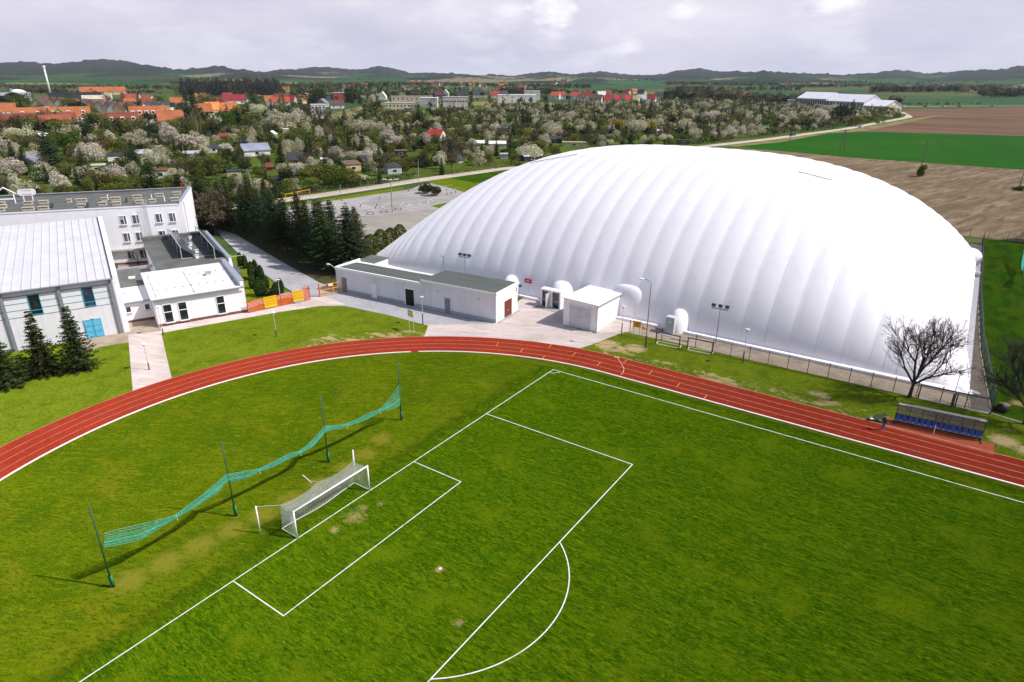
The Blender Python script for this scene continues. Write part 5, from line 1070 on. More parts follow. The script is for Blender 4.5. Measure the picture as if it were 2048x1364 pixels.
for i,(px,py,h) in enumerate([(743,512,1.0),(763,503,1.05),(783,497,1.0),(801,487,.95),(728,520,.8)]):
    g=G(px,py); t=thing('golden_thuja','rounded golden green thuja, %s in the row left of dome'%['second','middle','fourth','farthest','nearest'][i],'thuja',(g.x,g.y,0),i,'golden thujas left of the dome'); t.scale=(h,)*3; link('trunk',stm,t); link('foliage',gp[i%2],t)
for i,(px,py,s) in enumerate([(853,387,1.0),(869,391,.9)]):
    g=G(px,py); t=thing('mugo_pine','dark rounded dwarf pine, %s of the pair on the car park'%['left','right'][i],'pine',(g.x,g.y,.03),i,'dwarf pines on the car park'); C,r=broad(3.4*s,2.5*s,40+i,2600,.2,9,0); link('trunk',stm,t); link('foliage',npmesh('foliage',*rleaf(C,.17,r,.35,1.0),[fol_spruce]),t)
# ---- bare trees
def baretree(name,px,py,h,seed,lab,dep=6,sp=.62,r0=.2,loc=None,mat=bark,rz=0,bud=None,len0=.22,fork=(2,3)):
    g=Vector(loc) if loc else G(px,py); b=twigs(h,seed,sp,dep,r0,n=5,len0=len0,fork=fork,first=6 if dep>5 else None); zs=[v[2] for v in b.v]; k=h/max(zs); t=thing(name,lab,'tree',(g.x,g.y,0),rz); t.scale=(k*(.84 if dep>6 else 1),k*(.84 if dep>6 else 1),k)
    lo=MB(); hi=MB(); 
    cut=h*len0*1.02/k*k
    for f in range(0,len(b.f)):
        pass
    V=np.array(b.v); F=b.f; zz=[max(V[i][2] for i in f) for f in F]
    for nm,sel in (('trunk',lambda z:z<=cut),('crown',lambda z:z>cut)):
        idx={}; vs=[];fs=[]
        for f,z in zip(F,zz):
            if sel(z):
                q=[]
                for i in f:
                    if i not in idx: idx[i]=len(vs); vs.append(b.v[i])
                    q.append(idx[i])
                fs.append(q)
        MB().add(vs,fs).build(nm,mat,t,smooth=True)
    if dep>6:
        r=np.random.default_rng(seed+1); ends=V[r.choice(len(V),9000)]; ends=ends[ends[:,2]>cut*1.35]; link('twigs',npmesh('twigs',*rleaf(ends+r.normal(size=ends.shape)*.10,.26,r,.045,.35),[mat]),t)
    if bud:
        ends=V[np.random.default_rng(seed).choice(len(V),bud[0])]; ends=ends[ends[:,2]>cut*1.2]; r=np.random.default_rng(seed); link('buds',npmesh('buds',*rleaf(ends+r.normal(size=ends.shape)*.12,bud[1],r),[bud[2]]),t)
    return t
baretree('bare_tree',1818,795,10.6,57,'large leafless tree standing on the grass before the dome corner',7,.42,.36,bud=(6000,.045,bark),len0=.27)
baretree('bare_tree',0,0,10.5,35,'leafless tree at the right picture edge beside the side lawn',7,.42,.28,loc=(45.9,49.8,0),bud=(3000,.045,bark),len0=.24)
baretree('bare_tree',432,470,10.5,41,'brown budding bare tree at the far end of the drive',6,.7,.26,bud=(6500,.13,fol_brown),len0=.16,fork=(2,4))
baretree('bare_sapling',277,530,2.6,12,'small bare ornamental tree in the courtyard below the block',4,.7,.06)
g=G(2046,486); t=thing('spruce_tree','dark spruce at the right picture edge by the tilled field','spruce',(50.6,148,0),0); t.scale=(.9,.9,.65); link('trunk',rtm,t); link('crown',rpm[0],t)
# ============================================================= PROTOTYPES FOR THE ALLOTMENTS
PR={}
def proto(kind,n,fn): PR[kind]=[fn(i) for i in range(n)]
def bl(mat,h,rx,n,size,lob,z0,seed,asp=.7,up=0,th=.5,tr=.10):
    C,r=broad(h,rx,seed,n,size,lob,z0); V,F=rleaf(C,size,r,asp,up)
    return (npmesh('crown',V,F,[mat]),trunk(h*th,tr,seed,4).mesh('trunk',bark),V,F,mat,h)
proto('blossom',7,lambda i: bl(fol_blos if i%4 else fol_pink,5.2+.25*i-.6*(i%2),2.5-.14*(i%3)+.25*(i%2),1700,.145,9+i%4,.16,100+i))
proto('olive',7,lambda i: bl(fol_olive,3.7+.3*(i%4),2.2+.16*(i%3),1500,.155,8+i%4,.03,200+i))
proto('green',4,lambda i: bl(fol_green,3.4+.4*i,1.9+.16*i,1400,.15,8,.02,300+i))
proto('yellow',2,lambda i: bl(fol_yel,2.6+.4*i,1.6,1100,.13,7,.02,400+i))
proto('dark',3,lambda i: bl(fol_dark,4.2+.7*i,2.2,1500,.16,8,.03,450+i))
def conf(i):
    V,F=spruce(8,2.1 if i<3 else 1.5,500+i,.95,base=.04,pw=.8); return (npmesh('crown',V,F,[fol_spruce if i%2 else fol_blue]),trunk(7.4,.12,i).mesh('trunk',bark),V,F,fol_spruce,8)
proto('conifer',4,conf)
def bare(i):
    b=twigs(7,600+i,.62,4,.13,n=4,len0=.22,fork=(2,4)); V=np.array(b.v); k=6.8/V[:,2].max(); V=V*k; r=np.random.default_rng(i); e=V[r.choice(len(V),1500)]; e=e[e[:,2]>1.5]; v2,f2=rleaf(e+r.normal(size=e.shape)*.22,.10,r)
    tm=MB().add(V.tolist(),b.f).mesh('trunk',bark); return (npmesh('crown',v2,f2,[fol_brown]),tm,v2,f2,fol_brown,6.8)
proto('bare',4,bare)
def birch(i):
    r=np.random.default_rng(700+i); n=1500; f=r.random(n); a=r.random(n)*6.28; R0=2.6*np.sin(np.pi*np.clip(f*.8+.15,0,1))**.8*(.4+.6*r.random(n)); C=np.stack([R0*np.cos(a),R0*np.sin(a),2+8.5*f],1); A=np.stack([.03*r.normal(size=n),.03*r.normal(size=n),-.45-.3*r.random(n)],1); B=np.stack([.05*np.cos(a),.05*np.sin(a),0*a],1); V,F=leaves(C,A,B)
    return (npmesh('crown',V,F,[fol_birch]),trunk(9.5,.13,i,5).mesh('trunk',barkpale),V,F,fol_birch,10.5)
proto('birch',2,birch)
KL={'blossom':('blossom_tree','white blossoming fruit tree','fruit tree','blossoming trees of the allotments'),'olive':('budding_shrub','olive budding bush','bush','budding bushes of the allotments'),'green':('green_shrub','fresh green bush','green bush','green bushes of the allotments'),'yellow':('yellow_shrub','yellow flowering bush','yellow bush','yellow bushes of the allotments'),'dark':('evergreen_shrub','dark evergreen bush','evergreen bush','evergreen bushes of the allotments'),'conifer':('garden_conifer','dark pointed garden conifer','conifer','garden conifers of the allotments'),'bare':('budding_tree','brown leafless tree','bare tree','leafless trees of the allotments'),'birch':('birch_tree','pale weeping birch','birch','birches of the allotments')}
def plant(kind,loc,sc,i,rz=None,parts=True,lab=None):
    p=PR[kind][i%len(PR[kind])]; nm,base,cat,grp=KL[kind]
    t=thing(nm,lab or base,cat,loc,rz if rz is not None else (i*2.399)%6.283,grp); t.scale=sc if hasattr(sc,'__len__') else (sc,)*3
    link('trunk',p[1],t); link('crown',p[0],t)
    if not lab: AUTO.append((t,base))
    return t
# ============================================================= HOUSES, SHEDS AND WORKS BEYOND
LM=[]   # landmarks: phrase, pixel
def frame_at(px,py,extra=0):
    g=G(px,py); d=g-CAM; return g,math.atan2(d.y,d.x)-math.pi/2+extra,math.hypot(d.x,d.y)
_mc={}
def cm(kind,col,rough=.8):
    k=(kind,col)
    if k not in _mc: _mc[k]=M(kind,col,rough,[(.18,tuple(c*.68 for c in col),.46,.62),(.6,tuple(c*.78 for c in col),.45,.65),(3,tuple(min(1,c*1.15) for c in col),.52,.7)])
    return _mc[k]
OR=(.38,.130,.050); RD=(.215,.058,.036); DR=(.20,.035,.03); CR=(.26,.028,.035); BR=(.11,.065,.05); GR=(.20,.21,.24); DK=(.045,.048,.055); WH=(.78,.76,.74); CRM=(.60,.50,.32); TAN=(.45,.37,.26); PEA=(.62,.40,.24); YL=(.58,.46,.14); LG=(.34,.46,.12); WD=(.16,.12,.08); BRW=(.24,.15,.09); MG=(.42,.44,.46); TL=(.08,.30,.32); OCH=(.52,.27,.05)
def gable(name,lab,cat,px,py,wpx,roof,wall,wh=3.6,rh=3.6,dep=8.5,rot=0,win=3,chim=1,group=None,phrase=None,flat=False,mono=False,wmin=None,auto_=False,dorm=0):
    g,a,dist=frame_at(px,py,R(rot)); w=wpx*dist/FPX
    t=thing(name,lab,cat,(g.x,g.y,0),a,group)
    if auto_: AUTO.append((t,lab))
    if phrase: LM.append((phrase,px,py))
    rm=cm('roof_'+str(len(_mc)),roof) if ('roof',roof) not in _mc else _mc[('roof',roof)]
    _mc[('roof',roof)]=rm
    wm=_mc.get(('wallm',wall)) or cm('wall_'+str(len(_mc)),wall); _mc[('wallm',wall)]=wm
    x0,x1=-w/2,w/2
    b=MB()
    if flat or mono:
        zb=wh if flat else wh+rh
        b.add([(x0,0,0),(x1,0,0),(x1,dep,0),(x0,dep,0),(x0,0,wh),(x1,0,wh),(x1,dep,zb),(x0,dep,zb)],[(3,2,1,0),(4,5,6,7),(0,1,5,4),(1,2,6,5),(2,3,7,6),(3,0,4,7)]); b.build('wall',wm,t)
        o=.25; ro=MB().add([(x0-o,-o,wh+.02),(x1+o,-o,wh+.02),(x1+o,dep+o,zb+.02),(x0-o,dep+o,zb+.02),(x0-o,-o,wh+.22),(x1+o,-o,wh+.22),(x1+o,dep+o,zb+.22),(x0-o,dep+o,zb+.22)],[(3,2,1,0),(4,5,6,7),(0,1,5,4),(1,2,6,5),(2,3,7,6),(3,0,4,7)]).build('roof',rm,t)
    else:
        b.add([(x0,0,0),(x1,0,0),(x1,dep,0),(x0,dep,0),(x0,0,wh),(x1,0,wh),(x1,dep,wh),(x0,dep,wh),(x0,dep/2,wh+rh),(x1,dep/2,wh+rh)],[(3,2,1,0),(0,1,5,4),(2,3,7,6),(1,2,6,9,5),(3,0,4,8,7)]); b.build('wall',wm,t)
        o=.35; k=rh/(dep/2); th=.2; r=MB()
        for s in (0,1):
            e=-.4 if s==0 else dep+.4; ze=wh-k*.4
            A=[(x0-o,e,ze),(x1+o,e,ze),(x1+o,dep/2,wh+rh),(x0-o,dep/2,wh+rh)]; V=A+[(x,y,z_+th) for x,y,z_ in A]
            r.add([(x,y,z_+.03) for x,y,z_ in V],[(0,1,2,3),(4,5,6,7),(0,1,5,4),(1,2,6,5),(2,3,7,6),(3,0,4,7)])
        ro=r.build('roof',rm,t)
        for c in range(dorm):
            x=x0+w*(c+.5)/dorm; dm=MB().bx(x-1.1,dep*.12,wh+rh*.20,x+1.1,dep*.36,wh+rh*.62).build('dormer',whiter,ro); MB().bx(x-.8,dep*.12-.04,wh+rh*.32,x+.8,dep*.12-.002,wh+rh*.55).build('pane',glass,dm)
        for c in range(chim):
            x=x0+w*(.3+.4*c/max(1,chim-1) if chim>1 else .35); MB().bx(x-.35,dep/2-.4,wh+rh-.5,x+.35,dep/2+.4,wh+rh+1.1).build('chimney',_mc.get('ch') or _mc.setdefault('ch',cm('chimney_brick',BRW)),ro)
    if win:
        zr=[wh*.5] if wh<4.6 else [wh*.28,wh*.72]
        s=min(.75,w/(win*3.2))
        for zc in zr:
            for i in range(win):
                xc=x0+w*(i+.5)/win; hh=min(.75,wh*.22); o_=MB().bx(xc-s-.1,-.05,zc-hh-.1,xc+s+.1,-.006,zc+hh+.1).build('window',whiter,t); MB().bx(xc-s,-.07,zc-hh,xc+s,-.052,zc+hh).build('pane',glass,o_)
    return t
# allotment sheds and cottages: label, px, base py, px width, roof, wall, options
SH=[('small white garden shed among bushes below yellow house','white shed below the yellow house',91,280,11,WH,WH,dict(rot=20)),
('white garden cottage with grey A-shaped roof','grey A-roofed cottage',76,335,22,GR,WH,dict(rh=3,wh=2,dep=5,rot=25)),
('low white flat shed left of the A-roofed cottage','low white flat shed',43,334,20,WH,DK,dict(flat=1,wh=2)),
('white garden hut with dark overhanging roof','dark-roofed white hut',235,324,26,DK,WH,dict(mono=1,rh=.6,wh=2.3)),
('garden hut with plain grey sheet roof','grey sheet-roofed hut',290,316,26,MG,WD,dict(mono=1,rh=1.2,wh=1.6)),
('long low hut with pale pink flat roof','pale flat-roofed hut',195,343,26,(.6,.5,.46),TAN,dict(flat=1,wh=2)),
('white hut with thin red flat roof','red-edged white hut',322,356,24,RD,WH,dict(flat=1,wh=2.4,rot=-15)),
('dark lean-to with pale edge beside thin pole','dark lean-to',385,317,26,MG,DK,dict(mono=1,rh=.7,wh=1.8)),
('white hut half hidden by a blossoming tree','half hidden white hut',428,305,16,DK,WH,dict(wh=2,rh=1.2,dep=4)),
('hut with small red roof near the railway bank','red-roofed railway hut',447,279,16,RD,TAN,dict(wh=1.6,rh=1.4,dep=4,rot=-20)),
('dark blue hut with red slatted front','dark blue hut',485,293,28,(.05,.08,.13),(.25,.05,.03),dict(mono=1,rh=.5,wh=2)),
('large garden house with blue-grey metal roof and white wall','blue-grey roofed garden house',515,312,46,(.26,.28,.36),WH,dict(wh=2.4,rh=2.4,dep=7,rot=12)),
('pale hut with dark flat roof beyond the hedges','pale hut by the hedges',470,357,24,DK,TAN,dict(flat=1,wh=2.3)),
('peach walled hut with dark pyramid roof','peach pyramid-roofed hut',592,329,27,DK,PEA,dict(wh=1.8,rh=2.4,dep=6)),
('yellow timber hut with brown sloping roof','yellow timber hut',708,343,30,WD,(.50,.36,.18),dict(mono=1,rh=.9,wh=2.4,rot=20)),
('grey hut with white side near the lane','grey and white hut',790,348,28,DK,MG,dict(mono=1,rh=.8,wh=2.2,rot=20)),
('hut with pale grey sheet roof behind the yellow timber hut','pale sheet-roofed hut',732,319,25,MG,WD,dict(mono=1,rh=1,wh=1.6)),
('dark brown hut beside white pole','dark brown hut',802,313,22,WD,(.10,.05,.05),dict(flat=1,wh=2.2)),
('white cottage with red hipped roof in the gardens','red-roofed white cottage',868,281,28,(.40,.045,.03),WH,dict(wh=2.6,rh=2.6,dep=7,rot=-25)),
('tiny white hut under pale blossom','tiny white hut',649,328,12,WH,WH,dict(flat=1,wh=1.8)),
('dark A-shaped hut beside the leafless trees','dark A-shaped hut',922,325,18,DK,WH,dict(wh=1.2,rh=2.4,dep=4,rot=60)),
('pale yellow hut with white bent roof','pale yellow hut',957,295,22,WH,YL,dict(wh=2,rh=1,dep=5)),
('wide white sheet-roofed hut with yellow end','white sheet-roofed hut',995,297,32,WH,CRM,dict(mono=1,rh=.9,wh=2)),
('teal hut with grey blue roof','teal hut',1010,265,22,GR,TL,dict(mono=1,rh=.5,wh=2.4)),
('hut with pale lilac roof among blossom','lilac-roofed hut',960,258,15,(.5,.5,.56),TAN,dict(flat=1,wh=2)),
('small red hut on open grass','small red hut',1164,247,9,CR,RD,dict(wh=2,rh=.8,dep=3)),
('greenhouse-like hut with white metal roof by the dome edge','white metal-roofed hut',1066,322,38,MG,DK,dict(wh=2,rh=1.4,dep=6,rot=30)),
('dark hut with grey end roof','dark hut with grey end',1110,286,26,DK,DK,dict(wh=1.8,rh=1.2,dep=5)),
('long low pale hut with columns','long low pale hut',1148,293,44,TAN,CRM,dict(flat=1,wh=1.8)),
('dark boarded hut just above the dome crown','dark boarded hut',1366,289,26,DK,WD,dict(flat=1,wh=1.9)),
('white hut beside the yellow bush','white hut by the yellow bush',1318,268,11,WH,WH,dict(wh=1.8,rh=.8,dep=3)),
('green roofed hut beside the lane','green-roofed hut',1530,262,12,(.10,.22,.16),TAN,dict(wh=1.8,rh=.9,dep=4)),
('tan hut with white roof above the pink blossom','tan hut with white roof',572,268,10,WH,CRM,dict(flat=1,wh=2.6)),
('white round-ended summer house','white summer house',552,275,13,WH,WH,dict(wh=2,rh=1.4,dep=4,rot=70)),
('orange hut among dark bushes','orange hut',970,268,8,OR,OR,dict(wh=1.6,rh=.8,dep=3)),
('low dark roofed shelter by the hedge','low dark shelter',560,371,26,DK,WD,dict(mono=1,rh=.3,wh=1.6)),
('tiny white hut near the orange-roofed terrace','tiny white hut by the terrace',84,273,9,WH,WH,dict(wh=1.8,rh=.7,dep=3)),
('rusty red hut at the leafless thicket','rusty red hut',540,342,10,RD,RD,dict(wh=1.5,rh=1,dep=3)),
('white open shed in the garden middle','white open shed',860,262,14,WH,MG,dict(flat=1,wh=1.8)),
('grey hut below the factory','grey hut below the factory',1008,318,14,MG,MG,dict(flat=1,wh=1.8)),]
SHB=[]
for lab,ph,px,py,wp,ro,wa,kw in SH:
    k=dict(wh=2.1,rh=1.2,dep=4.5,win=1 if wp>14 else 0,chim=0); k.update(kw); gable('garden_hut',lab,'hut',px,py,wp,ro,wa,group='garden huts of the allotments',phrase='the '+ph,**k); SHB.append((px,py,wp))
# town houses
HS=[('long orange roofed terrace behind the green gable',112,246,100,OR,WH,dict(wh=4.2,rh=6,dep=11,win=9,chim=3,dorm=5),'the long orange terrace'),
('green gabled house end with orange roof',152,253,30,OR,LG,dict(wh=5,rh=6.5,dep=14,rot=84,win=2),'the green gabled house'),
('long dark red roofed house at the left edge',62,263,128,RD,OCH,dict(wh=4.0,rh=6,dep=11,win=9,chim=3),'the long dark red house'),
('ochre walled house end with red brown roof',118,270,42,(.30,.09,.05),OCH,dict(wh=6,rh=4.5,dep=11,win=3),'the ochre house'),
('orange roofed house cut by the left edge',4,232,40,OR,WH,dict(wh=3.5,rh=6,dep=10),'the left edge orange house'),
('red brown roofed house with a row of dormers',238,258,64,RD,BRW,dict(wh=3.2,rh=6.2,dep=11,win=5,chim=2,dorm=4),'the red brown house'),
('large orange roofed house with white dormer row',304,247,60,OR,WH,dict(wh=4.2,rh=7,dep=12,win=6,chim=2,dorm=6),'the large orange house'),
('orange roofed house right of the white dormer house',345,254,40,OR,MG,dict(wh=3.5,rh=6.5,dep=11,win=3),'the orange house by the dark conifers'),
('dark slate house with white gable behind the orange house',322,221,34,DK,WH,dict(wh=3,rh=5,dep=10,rot=25,win=0),'the slate house'),
('white gabled house with dark roof',346,224,22,DK,WH,dict(wh=4.5,rh=4,dep=9,rot=60,win=2),'the white gabled house'),
('red roofed house left of the slate house',306,214,30,RD,WH,dict(wh=3.5,rh=4.5,dep=9,win=2),None),
('orange roofed house behind the slate house',356,212,22,OR,TAN,dict(wh=3.5,rh=5,dep=9,win=2),None),
('orange roofed house left of the yellow tree',410,232,26,OR,TAN,dict(wh=3.5,rh=6,dep=10,win=2),'the two orange town houses'),
('bright orange roofed house beside the dark conifers',433,228,26,(.68,.22,.06),TAN,dict(wh=3.5,rh=6,dep=10,win=2,rot=30),None),
('orange tiled house with its gable to the right',456,231,27,(.60,.20,.07),TAN,dict(wh=3.5,rh=6.5,dep=10,win=2,rot=-20),None),
('crimson roofed house with white end wall',470,208,36,CR,WH,dict(wh=4,rh=6,dep=10,win=3,chim=2),'the crimson roofed house'),
('dark red roofed house left of the crimson one',412,213,24,DR,WH,dict(wh=3.5,rh=5,dep=9,win=2),None),
('maroon roofed house with pale gable',440,213,22,DR,TAN,dict(wh=3.5,rh=5,dep=9,win=2,rot=40),None),
('orange hall roof beside the dark factory',208,190,64,OR,CRM,dict(wh=5,rh=7,dep=14,win=5,chim=0),'the far orange hall'),
('long dark flat factory hall',152,199,72,(.03,.035,.045),DK,dict(flat=1,wh=8,dep=25,win=0),'the dark factory hall'),
('cream hall with dark gate below the far orange hall',196,203,42,(.55,.45,.36),TAN,dict(wh=3,rh=4,dep=12,win=0,chim=0),'the cream hall'),
('long pale works hall at the far left',20,201,56,MG,(.5,.5,.55),dict(flat=1,wh=9,dep=20,win=5),'the pale works hall'),
('small orange roofed house before the conifers',262,214,17,OR,WH,dict(wh=3.5,rh=4.5,dep=9,win=1),None),
('orange roofed villa right of the forest',533,192,30,(.55,.17,.06),CRM,dict(wh=4.5,rh=5,dep=12,win=3),'the orange villa'),
('orange gabled house by the railway',537,207,12,OR,WH,dict(wh=3.5,rh=5,dep=9,win=1),None),
('red roofed house with white front by the birches',562,211,32,(.40,.08,.04),WH,dict(wh=3.8,rh=5,dep=10,win=3),'the red house by the birches'),
('small orange roofed house before the far wood',573,184,11,OR,TAN,dict(wh=4,rh=5,dep=10,win=0),None),
('long white flat building in the dark trees',624,196,22,WH,WH,dict(flat=1,wh=6,dep=10,win=4),'the white flat building'),
('red brick block with white roof',680,200,24,WH,(.35,.06,.04),dict(flat=1,wh=9,dep=12,win=3),'the red brick block'),
('dark blue flat hall left of the red brick block',664,200,20,(.05,.07,.1),(.1,.13,.18),dict(flat=1,wh=6,dep=12,win=0),None),
('grey gabled house with green trim',655,214,18,GR,(.35,.45,.42),dict(wh=4,rh=4,dep=10,rot=70,win=1),'the grey gabled house'),
('dark roofed long house with white end',675,217,24,BR,WH,dict(wh=3.5,rh=4,dep=10,win=2),None),
('white railway mansion before the dark pines',638,229,26,WH,(.62,.60,.62),dict(flat=1,wh=8,dep=10,win=4),'the white railway mansion'),
('white house with slate lower storey by the railway',647,238,24,DK,WH,dict(flat=1,wh=4,dep=8,win=2),None),
('white gabled house on the green slope',773,199,15,WH,WH,dict(wh=4,rh=6,dep=10,rot=80,win=1),'the white slope house'),
('tall narrow white gabled house',898,194,7,WH,WH,dict(wh=5,rh=6,dep=10,rot=80,win=0),'the narrow white house'),
('dark roofed house left of the narrow white house',880,196,20,(.07,.03,.035),DK,dict(wh=4,rh=6,dep=10,rot=20,win=0),None),
('black roofed house right of the narrow white house',925,196,22,DK,MG,dict(wh=4,rh=6,dep=10,win=1),None),
('grey roofed house with three white dots',960,195,26,(.06,.075,.09),WH,dict(wh=4,rh=6,dep=10,win=2),None),
('red roofed white house before the white long hall',990,196,20,(.38,.05,.045),WH,dict(wh=4.5,rh=5,dep=10,win=2),'the red and white house'),
('dark gabled house beside the white long hall',1013,196,16,DK,MG,dict(wh=4,rh=6,dep=10,win=1,rot=50),None),
('cream factory with window band, front of two',800,225,54,MG,CRM,dict(flat=1,wh=8,dep=14,win=8),'the cream factory'),
('cream factory block behind with strip windows',825,210,76,TAN,(.55,.47,.38),dict(flat=1,wh=9,dep=18,win=9),'the rear cream factory'),
('white hall roof with dark cars below',860,214,34,WH,MG,dict(flat=1,wh=9,dep=18,win=0),None),
('pale office block with two rows of windows',911,224,46,(.5,.46,.42),(.62,.56,.52),dict(flat=1,wh=13,dep=14,win=9),'the pale office block'),
('grey container shed before the cream factory',818,228,18,MG,(.42,.42,.48),dict(flat=1,wh=5,dep=8,win=0),None),
('very long white hall with flat roof',1034,206,72,WH,WH,dict(flat=1,wh=9,dep=25,win=4),'the very long white hall'),
('white long hall upper part with bright roof',1064,201,30,WH,WH,dict(flat=1,wh=12,dep=14,win=0),None)]
RW=[(1110,199,16,(.5,.12,.05),WH),(1124,198,13,(.42,.07,.05),WH),(1149,199,17,(.5,.09,.06),WH),(1174,198,15,CR,WH),(1163,204,12,BR,WH),(1186,205,14,BR,TAN),(1203,197,14,WH,WH),(1196,207,12,BR,WH),(1213,208,9,(.45,.03,.03),WH),(1222,208,9,BR,TAN),(1234,208,10,(.42,.03,.03),TAN),(1245,208,8,BR,TAN),(1256,208,12,(.45,.04,.03),CRM),(1270,209,12,TAN,CRM),(1284,207,16,MG,WH),(1299,207,20,CR,WH),(1318,200,14,DK,WH),(1380,200,12,TAN,TAN),(1432,199,14,(.5,.15,.07),CRM),(1485,200,30,(.42,.09,.06),MG)]
rl=['orange red roofed white house at the row start','second red roofed house of the far row','light red roofed house of the far row','crimson roofed house of the far row','brown roofed house before the crimson one','brown roofed tan house of the far row','white roofed house at the middle of the far row','brown roofed house with white gable','small bright red roof in the far row, first of three','small brown roof between red ones','small bright red roof in the far row, second of three','small brown roof right of red ones','small bright red roof in the far row, third of three','tan roofed cream house of the far row','grey roofed white house of the far row','white house with crimson upper roof','dark roofed house right of the crimson upper roof','tan house between the dark far trees','orange tan house between dark far trees','wide round red roof in the dark trees']
for (px,py,wp,ro,wa),lb in zip(RW,rl): HS.append((lb,px,py,wp,ro,wa,dict(wh=5,rh=5,dep=10,win=2 if wp>11 else 1,rot=(px*7)%40-20),'the '+lb if px in (1174,1299,1485,1203) else None))
for lab,px,py,wp,ro,wa,kw,ph in HS: gable('works_building' if kw.get('flat') else 'town_house',lab,'building' if kw.get('flat') else 'house',px,py,wp,ro,wa,group='houses and works of the town',phrase=ph,**kw)
# steep gable row behind the terrace
for i,(px,py) in enumerate([(94,219),(107,214),(122,215),(137,216),(166,219),(187,220),(201,222),(218,223),(236,226),(246,227),(258,228),(274,227)]):
    gable('row_house','brown roofed gabled row house, %s from the left'%['first','second','third','fourth','fifth','sixth','seventh','eighth','ninth','tenth','eleventh','last'][i],'house',px,py,13+i%3,[BR,(.15,.06,.045),(.09,.05,.04)][i%3],[TAN,WH,PEA,(.5,.45,.38)][i%4],wh=4,rh=5.5,dep=11,rot=58,win=2,chim=1,group='gabled row houses behind the orange terrace')
# far villages
vr=random.Random(8)
for i in range(64):
    c=[(250,158,40),(900,170,60),(960,173,60),(860,168,40),(1115,167,22),(1010,176,40),(690,176,50),(520,178,30),(1270,190,60),(430,203,60),(600,205,50),(285,206,40),(1900,168,60),(1960,182,60)][i%14]
    px=c[0]+vr.uniform(-1,1)*c[2]; py=max(161,c[1]+vr.uniform(-3,4)); d=(G(px,py)-CAM).length; wm=vr.uniform(11,18)
    gable('village_house','x','house',px,py,wm*FPX/d,vr.choice([OR,RD,RD,(.40,.10,.06),BR,CR,DK]),vr.choice([WH,TAN,CRM]),wh=4,rh=5,dep=10,rot=vr.uniform(-50,50),win=0,chim=0,group='far village houses')
# white shed hall with three stepped roofs at right
def longhall():
    A=G(1768,224); B_=G(1592,214); d=(B_-A); L=d.length; a=math.atan2(-d.y,-d.x)   # local x from far end to near end
    t=thing('long_white_hall','long white hall with three stepped pale roofs beyond the fields','hall',(B_.x,B_.y,0),a); LM.append(('the stepped long white hall',1690,205))
    wm=M('greyish_white_wall',(.50,.50,.55),.8,[(.3,(.42,.42,.47),.45,.65)]); rm=M('white_sheet_roof',(.80,.77,.82),.5,[(.2,(.72,.70,.75),.45,.65)]); dkw=M('dark_wall_recess',(.06,.075,.10),.6,[(1,(.09,.105,.13),.5,.7)])  # walls are a greyer, bluer white than the roofs
    Z=[(0,L*.36,9.5,15.5,26),(L*.36,L*.78,8,14.5,26),(L*.78,L,5.0,10,24)]
    for k,(x0,x1,wh,rt,dp) in enumerate(Z):
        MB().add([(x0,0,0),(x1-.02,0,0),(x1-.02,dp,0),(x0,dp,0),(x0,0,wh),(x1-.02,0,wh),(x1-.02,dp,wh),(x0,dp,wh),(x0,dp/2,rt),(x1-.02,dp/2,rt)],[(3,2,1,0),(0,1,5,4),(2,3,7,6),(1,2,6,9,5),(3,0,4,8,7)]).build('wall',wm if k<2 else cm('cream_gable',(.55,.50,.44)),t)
        r=MB()
        for e,ze in ((-.8,wh-.3),(dp+.8,wh-.3)):
            P=[(x0-.5,e,ze),(x1+.5,e,ze),(x1+.5,dp/2,rt),(x0-.5,dp/2,rt)]; V=[(x,y,z_+.05) for x,y,z_ in P]+[(x,y,z_+.4) for x,y,z_ in P]; r.add(V,[(0,1,2,3),(4,5,6,7),(0,1,5,4),(1,2,6,5),(2,3,7,6),(3,0,4,7)])
        r.build('roof',rm,t)
        n=[13,11,5][k]
        for i in range(n):
            xc=x0+(x1-x0)*(i+.6)/n
            if k<2: MB().bx(xc-.9,-.12,.8,xc+.9,-.01,wh-1.2).build('window',dkw,t)
            else: MB().bx(xc-.7,-.12,1.5,xc+.7,-.01,3.2).build('window',dkw,t)
    MB().bx(L-.01,9,1.2,L+.1,12,3.6).build('gate',dkw,t); MB().bx(L-.01,10,6.2,L+.1,13,7.6).build('sign',whiter,t)
    MB().bx(L*.5,27,0,L-12,36,6).build('rear_wing',wm,t)
longhall()
gable('annex_hut','low grey annex at the left end of the stepped hall','hut',1580,216,12,MG,(.35,.37,.42),flat=1,wh=8,dep=10,win=0,chim=0)
# chimney, hemispherical tank and masts
g,h=top(102,192,131); t=thing('tall_chimney','tall thin white chimney rising above the left town','chimney',(g.x,g.y,0)); LM.append(('the tall white chimney',100,192))
MB().tube((0,0,0),(0,0,h),1.35,.95,12).build('stack',whiter,t,smooth=True); MB().tube((0,0,h-2.6),(0,0,h-.3),2.0,2.0,10).build('platform',whiter,t)
g,h=top(25,197,178); t=thing('silo_tower','stubby grey blue silo tower at the left works','silo',(g.x,g.y,0),.3); MB().bx(-1.8,-1.8,0,1.8,1.8,h).build('tower',M('grey_blue_cladding',(.25,.33,.38),.6,[(.3,(.2,.27,.32),.45,.6)]),t); MB().bx(-2,-2,h+.01,2,2,h+.6).build('cap',MG and midgrey,t)
g=G(38,195); t=thing('white_sports_dome','small white round dome at the left works','dome hall',(g.x,g.y,0)); MB().ell((0,0,0),(9,14,11),16,7,0).build('membrane',whiter,t,smooth=True); MB().tube((0,0,0),(0,0,.6),9.2,n=20).build('base_ring',concrete,t)
